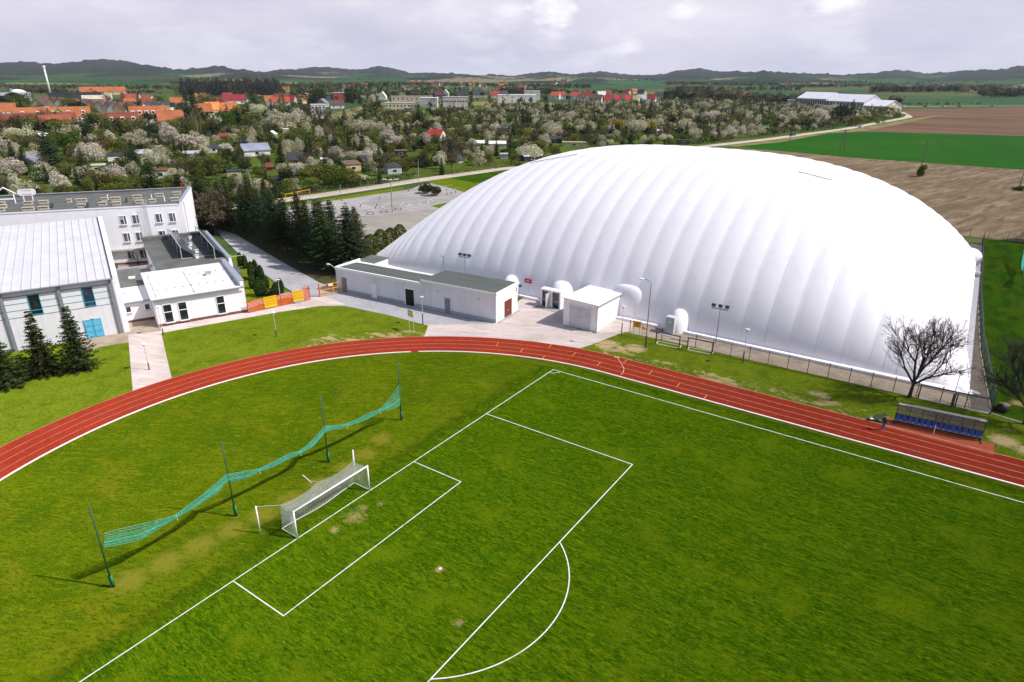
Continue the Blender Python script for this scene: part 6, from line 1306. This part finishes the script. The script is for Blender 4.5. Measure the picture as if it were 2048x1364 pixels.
g,h=top(875,215,193); t=thing('works_mast','white lattice-like mast with crossbar above the factory','mast',(g.x,g.y,0)); MB().tube((0,0,0),(0,0,h),.7,.5,8).build('mast',whiter,t); MB().bx(-3,-.2,h*.62,5,.2,h*.66).build('crossbar',whiter,t)
# ============================================================= POLES, CARS, CONES
wood=M('grey_timber_pole',(.16,.14,.11),.9,[(3,(.1,.09,.075),.45,.65,(1,1,.2))])
def pole(name,lab,cat,px,py,pt,r=.12,m=wood,arm=0,legs=1,group=None,cap=None):
    g,h=top(px,py,pt); t=thing(name,lab,cat,(g.x,g.y,0),CE.z,group)
    if legs==1: MB().tube((0,0,0),(0,0,h),r,r*.65,7).build('shaft',m,t)
    else:
        for s in (-1,1): MB().tube((1.15*s,0,0),(.12*s,0,h),r,r*.7,7).build('leg',m,t)
        MB().bx(-.55,-.06,h*.55,.55,.06,h*.55+.16).build('brace',m,t)
    if arm: MB().bx(-arm,-.07,h-.45,arm,.07,h-.28).build('crossarm',m,t); b=MB(); [b.tube((x,0,h-.28),(x,0,h-.02),.05,n=5) for x in (-arm*.9,0,arm*.9)]; b.build('insulators',ltgrey,t)
    if cap=='lamp2':
        MB().path([(-1.9,0,h+.15),(-.2,0,h-.1),(.2,0,h-.1),(1.9,0,h+.15)],.05,5).build('arm',ltgrey,t)
        for s in (-1,1,): MB().bx(1.5*s-.5,-.18,h+.12,1.5*s+.5,.18,h+.27).build('lamp_head',whiter,t)
        MB().bx(-.35,-.18,h+.02,.35,.3,h+.16).build('lamp_head',whiter,t)
    if cap=='lamp': MB().bx(-.6,-.35,h,.6,.35,h+.12).build('lamp_head',ltgrey,t)
    return g,h
P1=pole('power_pole','two-legged timber power pole beyond the spruces','power pole',502,392,338,.14,cm('pale_timber',(.36,.34,.24)),1.3,2,cap=None); LM.append(('the two-legged pole',502,392))
P2=pole('power_pole','two-legged dark power pole standing in the green wheat','power pole',1683,303,259,.22,wood,2.2,2); LM.append(('the wheat field pole',1683,303))
P3=pole('power_pole','single power pole at the edge of the green wheat','power pole',1578,291,262,.18,wood,0)
P4=pole('power_pole','tall power pole with a bush at its foot in the tilled field','power pole',1838,352,284,.20,wood,1.6); 
P5=pole('power_pole','dark pole leaning at the right picture edge','power pole',2038,379,346,.20,wood,0)
pole('lamp_mast','grey lamp mast with twin arms on the car park','lamp mast',785,425,360,.14,midgrey,cap='lamp2'); LM.append(('the twin-armed lamp mast',785,425))
pole('lamp_mast','grey lamp mast with a flat head behind the conifers','lamp mast',630,445,397,.11,midgrey,cap='lamp')
for lb,px,py,pt in (('short timber pole on the verge beside the lane',682,388,369),('thin pole at the bend of the lane',838,364,318),('thin garden pole left of the dark lean-to',370,320,290),('thin pole among the left blossom trees',155,330,312),('white pole in the garden middle',674,283,266),('thin pole beside the brown hut',795,285,255),('tall pale pole among the right blossom trees',1241,270,236),('thin pole in the garden centre',894,274,246),('white pole before the grey roofed house',550,291,275)): pole('garden_pole',lb,'pole',px,py,pt,.09,cm('pale_pole',(.40,.38,.33)))
g=G(1838,353); C,r=broad(4.2,1.8,77,2200,.2,9,.05); t=thing('lone_bush','lone dark green bush at the foot of the tall field pole','bush',(g.x+.8,g.y-.5,0)); link('stem',stm,t); link('foliage',npmesh('foliage',*rleaf(C,.20,r),[fol_olive]),t); LM.append(('the lone field bush',1838,352))
g=G(2044,382); t=thing('grass_clump','tufted green clump at the foot of the right edge pole','plant',(g.x,g.y,0)); C,r=broad(1.3,2.6,78,900,.2,6,0); link('stem',stm,t,sc=.3); link('foliage',npmesh('foliage',*rleaf(C,.2,r),[fol_green]),t)
wires=MB()
def wire(a,ha,b,hb,off,sag):
    P=[]
    for i in range(13):
        f=i/12; p=a.lerp(b,f); P.append((p.x+off*math.cos(CE.z),p.y+off*math.sin(CE.z),ha+(hb-ha)*f-sag*4*f*(1-f)))
    wires.path(P,.02,3)
for o_ in (-1.1,0,1.1): wire(P1[0],P1[1]-.05,Vector((-205,95,0)),9,o_,1.0)
tag(wires.build('power_cables',dkgrey),'thin dark power cables running left from the two-legged pole','cable')
def car(px,py,col,lab,a=None,van=False,group='cars on the lanes'):
    g=G(px,py); t=thing('parked_car',lab,'car',(g.x,g.y,.04),a if a is not None else R(72),group); h=.95 if not van else 1.2; tp=1.45 if not van else 2.0; pm=_mc.get(('paint',col)) or _mc.setdefault(('paint',col),M('car_paint',col,.3,[(2,tuple(c*.9 for c in col),.45,.6)],spec=.6))
    P=[(-2.1,.35),(2.1,.35),(2.15,.65),(1.9,.85),(.95,h),(-2.0,h),(-2.15,.7)]
    V=[(x,-.85,z_) for x,z_ in P]+[(x,.85,z_) for x,z_ in P]; n=len(P)
    MB().add(V,[tuple(range(n))[::-1],tuple(range(n,2*n))]+[(i,(i+1)%n,n+(i+1)%n,n+i) for i in range(n)]).build('body',pm,t)
    P=[(-1.95,h+.003),(1.0,h+.003),(.35,tp),(-1.5,tp)]; V=[(x,-.78,z_) for x,z_ in P[:2]]+[(x,-.65,z_) for x,z_ in P[2:]]+[(x,.78,z_) for x,z_ in P[:2]]+[(x,.65,z_) for x,z_ in P[2:]]
    MB().add(V,[(3,2,1,0),(4,5,6,7),(0,1,5,4),(1,2,6,5),(2,3,7,6),(3,0,4,7)]).build('cabin',glass,t); MB().bx(-1.5,-.66,tp+.003,.36,.66,tp+.06).build('roof',pm,t)
    for x in (-1.35,1.35):
        for y in (-.8,.8): w=MB().tube((x,y-.1,.33),(x,y+.1,.33),.33,n=12).build('wheel',dkgrey,t); MB().tube((x,y-.105,.33),(x,y+.105,.33),.16,n=8).build('rim',ltgrey,w)
car(1585,272,(.05,.06,.08),'dark van with white side on the lane near the wheat corner',van=True); car(1722,255.5,(.75,.76,.78),'white car on the dirt lane right of the field pole'); car(1756,247,(.03,.035,.04),'dark car on the lane, left of two side by side'); car(1768,245.5,(.55,.57,.6),'grey car on the lane, right of two side by side'); car(1032,289,(.8,.8,.78),'white van parked among the right garden huts',R(20),True)
for px,col,lb in ((1806,(.8,.8,.8),'white lorry on the far highway left'),(1850,(.05,.05,.06),'dark car on the far highway'),(1885,(.8,.8,.8),'white car on the far highway'),(1918,(.05,.3,.12),'green van on the far highway'),(1985,(.5,.5,.5),'grey car on the far highway right')): car(px,213.6,col,lb,R(150),'van' in lb or 'lorry' in lb,'cars on the far highway')
car(880,224,(.5,.04,.03),'red car at the factory yard left end',R(40),True); car(1140,208,(.8,.8,.8),'white car left before the far house row',R(30)); car(1148,208,(.75,.75,.75),'white car right before the far house row',R(30))
cone=MB().tube((0,0,.03),(0,0,.75),.17,.03,10).mesh('cone_body',M('dark_orange_cone',(.16,.05,.03),.6,[(3,(.1,.03,.02),.45,.6)])); cbase=MB().bx(-.25,-.25,0,.25,.25,.03).mesh('cone_base',dkgrey); cbar=MB().tube((0,0,.7),(0,0,1.5),.03,n=5).mesh('marker_rod',whiter)
for i,(px,py,rod) in enumerate([(673,398,1),(684,402,0),(642,402,0),(645,404,0),(817,383,1),(818,378,0),(833,372,0),(721,413,1),(751,417,1),(753,411,1),(894,389,1),(903,387,1),(878,378,1),(893,381,1),(911,385,1),(663,407,0),(668,413,0),(693,409,1),(689,408,1),(760,397,0)]):
    g=G(px,py); t=auto(thing('traffic_cone','x','cone',(g.x,g.y,.03),i),'small dark traffic cone'+(' with white rod' if rod else ''),'cone','cones on the practice course'); t.scale=(.9,)*3; link('cone_base',cbase,t); link('cone_body',cone,t)
    if rod: link('marker_rod',cbar,t)
for i,(px,py) in enumerate([(741,429),(768,425.5),(796,420)]):
    g=G(px,py); t=thing('bench','wooden bench at the car park edge, %s of three'%['left','middle','right'][i],'bench',(g.x,g.y,.03),R(33),'benches at the car park edge')
    MB().bx(-1,-.2,.42,1,.2,.48).build('seat',wood,t)
    for x in (-.8,.8): MB().bx(x-.05,-.2,0,x+.05,.2,.42).build('leg',dkgrey,t)
# hedges and garden fence along the lane
def hedge(lab,pts,h,w,mat,seed,n):
    P=[G(*q) for q in pts]; r=np.random.default_rng(seed); C=[]
    for a,b in zip(P,P[1:]):
        m=int(n*(b-a).length); f=r.random(m); d=(b-a).normalized(); nn=Vector((-d.y,d.x,0)); c0=np.array(a)[None]+f[:,None]*np.array(b-a)[None]; s=(r.random(m)-.5)*w; z_=h*np.sqrt(r.random(m))*(.9+.15*np.sin(f*20+seed)); c0=c0+s[:,None]*np.array(nn)[None]; c0[:,2]=z_; C.append(c0)
    C=np.concatenate(C); V,F=rleaf(C,.24,r); o=link('hedge',npmesh('hedge',V,F,[mat])); tag(o,lab,'hedge')
hedge('dark clipped hedge behind the garden fence by the lane',[(590,392),(680,378),(760,366),(830,356)],1.9,1.6,fol_dark,1,26)
hedge('long clipped green hedge, upper of the two beyond spruces',[(372,362),(430,366),(520,372),(590,376)],1.7,1.8,fol_thuja,2,26)
hedge('clipped green hedge, lower of the two beyond spruces',[(330,372),(400,376),(480,384),(560,388)],1.6,1.6,fol_thuja,3,26)
hedge('tall trimmed hedge at the lane above the dome shoulder',[(900,350),(960,342),(1000,336),(1040,330)],2.6,2.2,fol_olive,4,24)
hedge('turquoise screened hedge beside the right lane',[(1640,262),(1665,258),(1690,253)],2.5,1.5,M('turquoise_screen_leaves',(.03,.11,.08),.8,[(1,(.05,.14,.10),.5,.7)]),5,14)
for k,(a,b,n) in enumerate((((590,397),(835,361),18),((1430,288),(1600,267),12))):
    A=G(*a);B=G(*b); fence('garden_fence',['thin wire garden fence along the left lane','thin wire garden fence along the right lane'][k],A,B,n,2.,.9,mat=wood)
A=G(572,402);B=G(620,392); t=thing('yellow_railing','yellow tubular gate posts at the lane behind the conifers','railing',(A.x,A.y,.03),math.atan2(B.y-A.y,B.x-A.x)); L=(B-A).length
for x in (0,L*.5,L): MB().tube((x,0,0),(x,0,1.9),.08,n=6).build('post',ygate,t)
MB().tube((0,0,1.8),(L,0,1.8),.07,n=6).build('rail',ygate,t)
# ============================================================= ALLOTMENT VEGETATION
SIL=[(700,520),(760,505),(800,468),(860,424),(950,375),(1050,330),(1150,302),(1250,290),(1350,290),(1450,296),(1540,300)]
AP=[(-120,262),(0,262),(150,258),(230,262),(400,276),(440,268),(640,250),(745,226),(800,230),(960,226),(1000,215),(1140,213),(1300,211),(1400,206),(1590,212),(1770,226),(1806,236),(1690,254),(1536,273),(1425,286),(1250,300),(1000,331),(835,357),(640,385),(600,392),(560,400),(400,420),(330,400),(250,400),(-120,420)]
def inside(x,y,P):
    c=False; j=len(P)-1
    for i in range(len(P)):
        if (P[i][1]>y)!=(P[j][1]>y) and x<(P[j][0]-P[i][0])*(y-P[i][1])/(P[j][1]-P[i][1])+P[i][0]: c=not c
        j=i
    return c
vg=random.Random(21); cand=[]
fwd=math.pi/2+CE.z
# trees one can pick out in the picture: kind, px, base py, height in px, width factor
PICK=[('conifer',105,338,62,1.5),('green',147,302,36,.75),('conifer',275,352,60,1.1),('conifer',395,252,62,1.3),('conifer',378,248,50,1.3),('conifer',410,262,40,1.2),('birch',398,275,46,1.0),('blossom',390,308,34,1.5),('blossom',40,292,30,1.2),('blossom',150,292,36,1.1),('blossom',285,300,34,1.3),('blossom',340,296,40,1.1),('blossom',265,302,30,1.3),('yellow',210,300,20,1.2),('blossom',180,332,36,1.4),('blossom',318,340,30,1.2),('blossom',168,368,32,1.4),('blossom',90,362,30,1.3),('blossom',30,362,34,1.5),('conifer',30,330,36,1.6),('conifer',50,334,30,1.6),('blossom',452,315,26,1.2),('olive',250,345,26,1.6),('olive',430,350,36,1.3),('blossom',555,262,38,1.6),('blossom',598,258,34,1.0),('blossom',574,318,34,.8),('blossom',600,314,34,.8),('conifer',672,306,22,.8),('conifer',691,258,34,1.3),('conifer',714,256,24,1.0),('conifer',744,244,28,1.0),('conifer',838,252,40,1.1),('conifer',812,270,30,1.1),('dark',860,264,26,1.2),('blossom',775,292,30,1.3),('blossom',732,278,38,1.2),('green',740,296,26,1.4),('birch',760,266,20,.8),('green',640,290,16,2.0),('dark',645,302,18,1.6),('blossom',1100,278,34,1.1),('blossom',1138,246,22,1.1),('blossom',1060,330,40,1.2),('olive',1080,312,30,1.2),('conifer',1094,236,32,1.3),('conifer',1045,256,36,1.3),('dark',1056,252,28,1.3),('conifer',1031,254,22,1.0),('conifer',1212,234,26,1.2),('conifer',1300,234,30,1.1),('conifer',1252,274,22,.8),('conifer',1334,270,26,.8),('dark',1340,254,26,1.2),('yellow',1297,270,24,1.1),('yellow',1056,276,18,.7),('yellow',1232,266,24,1.1),('blossom',1275,276,36,1.2),('blossom',1366,272,34,1.3),('blossom',1394,286,26,1.1),('bare',1415,287,26,1.1),('green',1447,265,18,1.8),('dark',1405,262,28,1.3),('blossom',1420,250,26,1.3),('blossom',1404,226,22,1.2),('blossom',1375,246,26,1.2),('blossom',1462,277,20,1.1),('blossom',1482,276,22,1.1),('blossom',1500,275,24,1.2),('blossom',1518,274,22,1.1),('blossom',1641,250,28,1.1),('blossom',1655,238,26,.9),('dark',1680,246,28,1.4),('dark',1616,262,24,1.3),('conifer',1703,228,24,1.1),('blossom',1560,258,24,1.2),('blossom',1580,250,22,1.1),('conifer',1520,240,30,1.1),('olive',1710,252,18,1.8),('olive',1770,230,14,1.8),('blossom',960,332,30,1.1),('blossom',880,338,26,1.2),('blossom',752,352,26,1.0),('bare',900,318,44,1.5),('bare',925,322,40,1.3),('blossom',680,330,24,1.1),('conifer',884,350,34,.9),('conifer',622,348,28,1.3),('conifer',636,348,26,1.3),('blossom',590,385,26,1.2),('olive',650,366,34,2.0),('olive',700,372,26,1.8),('blossom',715,370,22,1.6),('bare',760,352,30,1.2),('blossom',640,318,22,1.3),('green',622,330,18,1.3),('birch',530,236,34,.7),('birch',567,230,34,.9),('conifer',545,232,30,1.0),('blossom',520,240,30,1.0),('bare',640,252,34,1.0),('bare',612,240,30,1.2),('bare',665,250,30,1.0),('dark',617,215,28,1.2),('dark',632,213,26,1.3),('dark',640,212,30,1.1),('conifer',697,205,32,1.4),('dark',705,205,28,1.3),('conifer',720,206,20,1.2),('blossom',746,212,20,1.0),('yellow',480,232,18,1.0),('green',452,252,26,1.2),('conifer',430,258,24,1.1),('olive',500,250,20,1.4),('dark',30,212,20,1.3),('green',55,217,22,1.6),('conifer',42,212,16,1.2),('conifer',250,212,20,1.0),('conifer',280,214,22,1.3),('dark',185,268,34,1.0),('green',148,262,14,1.0),('bare',93,266,36,1.3),('dark',165,275,18,1.2),('conifer',510,232,30,1.3),('conifer',494,224,22,1.2)]
PICK+=[(['olive','bare','dark','bare','olive'][i%5],8+i*13.3+((i*37)%9),264+((i*53)%13),20+((i*29)%11),1.25+.1*(i%4)) for i in range(34)]
PICK+=[(['dark','bare','olive','conifer'][i%4],8+i*12+((i*31)%13),212+((i*47)%42),15+((i*23)%9),1.2) for i in range(40)]
ptsu=[]
for i,(k,px,py,hp,wf) in enumerate(PICK):
    g=G(px,py); d=(g-CAM).length; h=hp*d/FPX; p=PR[k][i%len(PR[k])]; s=h/p[5]; plant(k,(g.x,g.y,0),(s*wf,s*wf,s),i); ptsu.append((px,py))
def hidden(px,py):
    if 690<px<1540:
        for (a,b),(c,d) in zip(SIL,SIL[1:]):
            if a<=px<=c and py>b+(d-b)*(px-a)/(c-a)+4: return True
    return False
DENS=1/30.
area=.70*(930**2-128**2); NT=int(area*DENS)
for i in range(NT):
    d=math.sqrt(vg.uniform(128**2,930**2)); az=fwd+vg.uniform(-.73,.66); p=Vector((CAM.x+d*math.cos(az),CAM.y+d*math.sin(az),0)); px,py=pix(p)
    if not(-70<px<2100) or not inside(px,py,AP) or hidden(px,py): vg.random(); continue
    k=vg.random(); e=.5+.5*math.sin(p.x*.035+1)*math.sin(p.y*.041)
    bl_=.15+.12*e if px>950 else .08+.09*e
    cf=.07 if px<1500 else .09
    kind='blossom' if k<bl_ else 'olive' if k<bl_+.30 else 'bare' if k<bl_+.39 else 'green' if k<bl_+.50 else 'conifer' if k<bl_+.50+cf else 'dark' if k<bl_+.60+cf else 'yellow' if k<bl_+.615+cf else 'olive'
    # keep the lawns and the views of the huts open
    if math.sin(p.x*.083+2)*math.sin(p.y*.071+1)+.35*math.sin(p.x*.21)*math.sin(p.y*.19)>.42: continue
    hs=FPX/d*3.4; bad=False
    for sx,sy,sw in SHB:
        if abs(px-sx)<sw*.5+hs*.35 and sy-4<py<sy+hs*.85: bad=True; break
    if bad: continue
    cand.append((d,kind,p,px,py,vg.random()))
cand.sort(key=lambda c:c[0]); cnt={}; far={}
for i,(d,kind,p,px,py,u) in enumerate(cand):
    s=.70+.55*u; cnt[kind]=cnt.get(kind,0)+1
    lim={'blossom':170,'olive':190,'bare':90,'green':70,'conifer':60,'dark':50,'yellow':20}[kind]
    if cnt[kind]<=lim: plant(kind,(p.x,p.y,0),(s*(.9+.3*((i*7)%5)/4),s*(.9+.3*((i*3)%5)/4),s),i)
    else: far.setdefault(kind,[]).append((p.x,p.y,s*1.08,i))
# town and plain trees beyond, all part of the uncountable mass
def addfar(kind,px,py,s): g=G(px,py); far.setdefault(kind,[]).append((g.x,g.y,s,int(px*13+py)))
TP=[(-60,176),(0,178),(90,176),(370,178),(560,172),(760,170),(1000,186),(1150,200),(1590,205),(1590,210),(1000,212),(760,228),(560,255),(420,272),(240,262),(0,250),(-60,250)]
HP=[(h[1],h[2],h[3]) for h in HS]
for i in range(2600):
    d=math.sqrt(vg.uniform(430**2,1700**2)); az=fwd+vg.uniform(-.72,.45); p=Vector((CAM.x+d*math.cos(az),CAM.y+d*math.sin(az),0)); px,py=pix(p)
    if not inside(px,py,TP): continue
    if any(abs(px-a)<w*.5+3 and b-2<py<b+12 for a,b,w in HP) and vg.random()<.75: continue
    if inside(px,py,[(400,273),(520,253),(640,236),(735,207),(745,207),(700,232),(640,248),(540,265),(430,282)]): continue
    k=vg.random(); addfar('dark' if k<.40 else 'bare' if k<.50 else 'olive' if k<.72 else 'conifer' if k<.84 else 'green' if k<.92 else 'blossom',px,py,vg.uniform(1.0,2.0))
def belt(x0,y0,x1,y1,n,s0,s1,kinds,jit=1.5):
    s0*=.68; s1*=.66; n=int(n*.95); jit*=.6
    for i in range(n):
        f=vg.random(); addfar(vg.choice(kinds),x0+(x1-x0)*f+vg.uniform(-3,3),max(157,y0+(y1-y0)*f+vg.uniform(-jit,jit)),vg.uniform(s0,s1))
D=['dark','dark','dark','olive','bare']
for b in [(0,176,380,178,260,1.6,3.0,D,4),(130,190,330,188,60,1.5,2.5,D,4),(340,168,560,170,200,2.,3.5,D,3),(560,176,780,172,320,2,3.8,D,6),(700,196,1010,190,160,1.4,2.6,D,5),(780,170,1180,176,420,1.8,3.4,D,4),(1000,186,1110,188,160,2,3.5,D,4),(1100,188,1250,188,60,1.6,3,D,3),(1120,163,1340,162,160,2.2,4,D,1.5),(1330,170,1560,171,220,2.4,4,D,2.5),(1330,198,1480,200,200,2,4.2,D,3),(1400,203,1600,206,160,2,3.6,D,3),(1350,182,1600,181,90,2.2,4,D,1.5),(1500,168,1800,166,220,2.4,4.2,D,2),(1560,176,1780,173,170,2.4,4,D,2),(1740,184,1990,182,300,2.4,4.6,D,4),(1800,168,2080,166,240,2.4,4.4,D,3),(1960,192,2080,190,180,2.4,4.6,D,7),(1480,205,1590,209,150,1.8,3.2,D,4),(1800,211,1960,209.5,26,.9,1.3,['olive'],.6),(20,185,130,188,120,1.6,3,D,4),(560,160,900,160,60,2,4,D,1.5),(60,160,420,161,70,2.5,4.5,D,1.5),(1780,205,1800,206,30,1.4,2.4,D,2),(400,250,520,246,60,1.6,2.6,D,5),(190,262,380,264,90,.9,1.6,D,4)]: belt(*b)
# tall bare poplars of the left wood
for i in range(330): addfar('poplar',vg.uniform(366,560),vg.uniform(187,197),vg.uniform(.85,1.15))
for px,py,s in ((1352,200,1.5),(1360,199,1.35),(1340,202,1.1),(1405,204,1.3),(1412,203,1.4),(1420,204,1.2),(1385,204,1.0)): addfar('poplar',px,py,s*.62); addfar('poplar',px+4,py,s*.6)
def poplar(i):
    r=np.random.default_rng(800+i); n=70; f=r.random(n); a=r.random(n)*6.28; R0=(2.6+.5*i)*np.sin(np.pi*np.clip(f*.75+.2,0,1))**.7*(.4+.6*r.random(n)); C=np.stack([R0*np.cos(a),R0*np.sin(a),4+(14.5+1.6*i)*f],1); A=np.stack([.5*r.normal(size=n),.5*r.normal(size=n),1.6+.6*r.random(n)],1); B=np.stack([.45*np.cos(a),.45*np.sin(a),0*a],1); return leaves(C,A,B)
fol_pop=M('grey_poplar_twigs',(.058,.054,.042),.9,[(.2,(.034,.032,.026),.45,.6),(.05,(.075,.078,.038),.5,.65)],tr=.2)
FM={'blossom':fol_blos,'olive':fol_olive,'bare':fol_brown,'green':fol_green,'conifer':fol_spruce,'dark':fol_dark,'yellow':fol_yel,'poplar':fol_pop}
def farmass(kind,L):
    T=[]
    for j in range(4):
        if kind=='poplar': T.append(poplar(j)); continue
        p=PR[kind][j%len(PR[kind])]; V,F=p[2],p[3]; q=V.reshape(-1,4,3); r=np.random.default_rng(j); m=110 if kind!='conifer' else 130; sel=r.choice(len(q),m,replace=False); q=q[sel]; c=q.mean(1,keepdims=True); q=c+(q-c)*(2.7 if kind!='conifer' else 3.2); T.append((q.reshape(-1,3),None))
    Vs=[]
    for x,y,s,i in L:
        V=T[i%4][0]; a=i*2.399; c,sn=math.cos(a),math.sin(a); W_=V*np.array([s*1.05,s*1.05,s]); Vs.append(np.stack([W_[:,0]*c-W_[:,1]*sn+x,W_[:,0]*sn+W_[:,1]*c+y,W_[:,2]],1))
    V=np.concatenate(Vs); o=link('far_'+{'blossom':'blossom_trees','olive':'budding_bushes','bare':'leafless_trees','green':'green_bushes','conifer':'conifers','dark':'evergreen_bushes','yellow':'yellow_bushes','poplar':'poplar_wood'}[kind],npmesh('far_'+kind,V,np.arange(len(V)).reshape(-1,4),[FM[kind]])); o['kind']='stuff'; tag(o,{'poplar':'tall grey leafless poplar wood and poplars beyond the left town'}.get(kind,'far mass of %s in the gardens and plain'%{'blossom':'white blossoming trees','olive':'olive budding bushes','bare':'brown leafless trees','green':'fresh green bushes','conifer':'dark conifers','dark':'dark evergreen trees','yellow':'yellow bushes'}.get(kind)),'vegetation')
for k,L in far.items(): farmass(k,L)
# ============================================================= LABELS THAT SINGLE EACH THING OUT
for o in list(COL.objects):
    if o.get('label')=='x' and o.name.startswith('village_house'): AUTO.append((o,'distant house'))
LM+=[('the wide round red roof',1485,198),('the pale office block',911,224),('the dome crown',1290,290),('the school block roof',170,400),('the lane bend',838,362)]
def finish():
    bpy.context.view_layer.update()
    seen=set(); B={}
    for o,base in AUTO:
        if o.name in seen: continue
        seen.add(o.name); B.setdefault(base,[]).append(o)
    ORD=['nearest','second','third','fourth','fifth','sixth','seventh','eighth','ninth','tenth','eleventh','twelfth','thirteenth','fourteenth','fifteenth','sixteenth','seventeenth','eighteenth','nineteenth','twentieth']
    for base,L in B.items():
        if base.startswith('dark spruce tree behind') or base.startswith('clipped dark cypress'):
            L.sort(key=lambda o:pix(o.location)[0])
            for i,o in enumerate(L): o['label']=base+', '+(['leftmost']+[q+' from left' for q in ORD[1:]])[i] if i<20 else base
            continue
        bk={}
        for o in L:
            x,y=pix(o.location); best=min(LM,key=lambda m:abs(m[1]-x)+2.5*abs(m[2]-y)); dx,dy=x-best[1],y-best[2]
            rel='left of' if dx<0 else 'right of'
            if abs(dy)*2.2>abs(dx): rel='behind' if dy<0 else 'in front of'
            bk.setdefault((best[0],rel),[]).append((math.hypot(dx,2*dy),o))
        for (ph,rel),M_ in bk.items():
            M_.sort(key=lambda q:q[0])
            for i,(_,o) in enumerate(M_):
                o['label']='%s %s %s'%(base,rel,ph) if len(M_)==1 else '%s, %s %s %s'%(base,ORD[i] if i<20 else 'farthest',rel,ph)
finish()
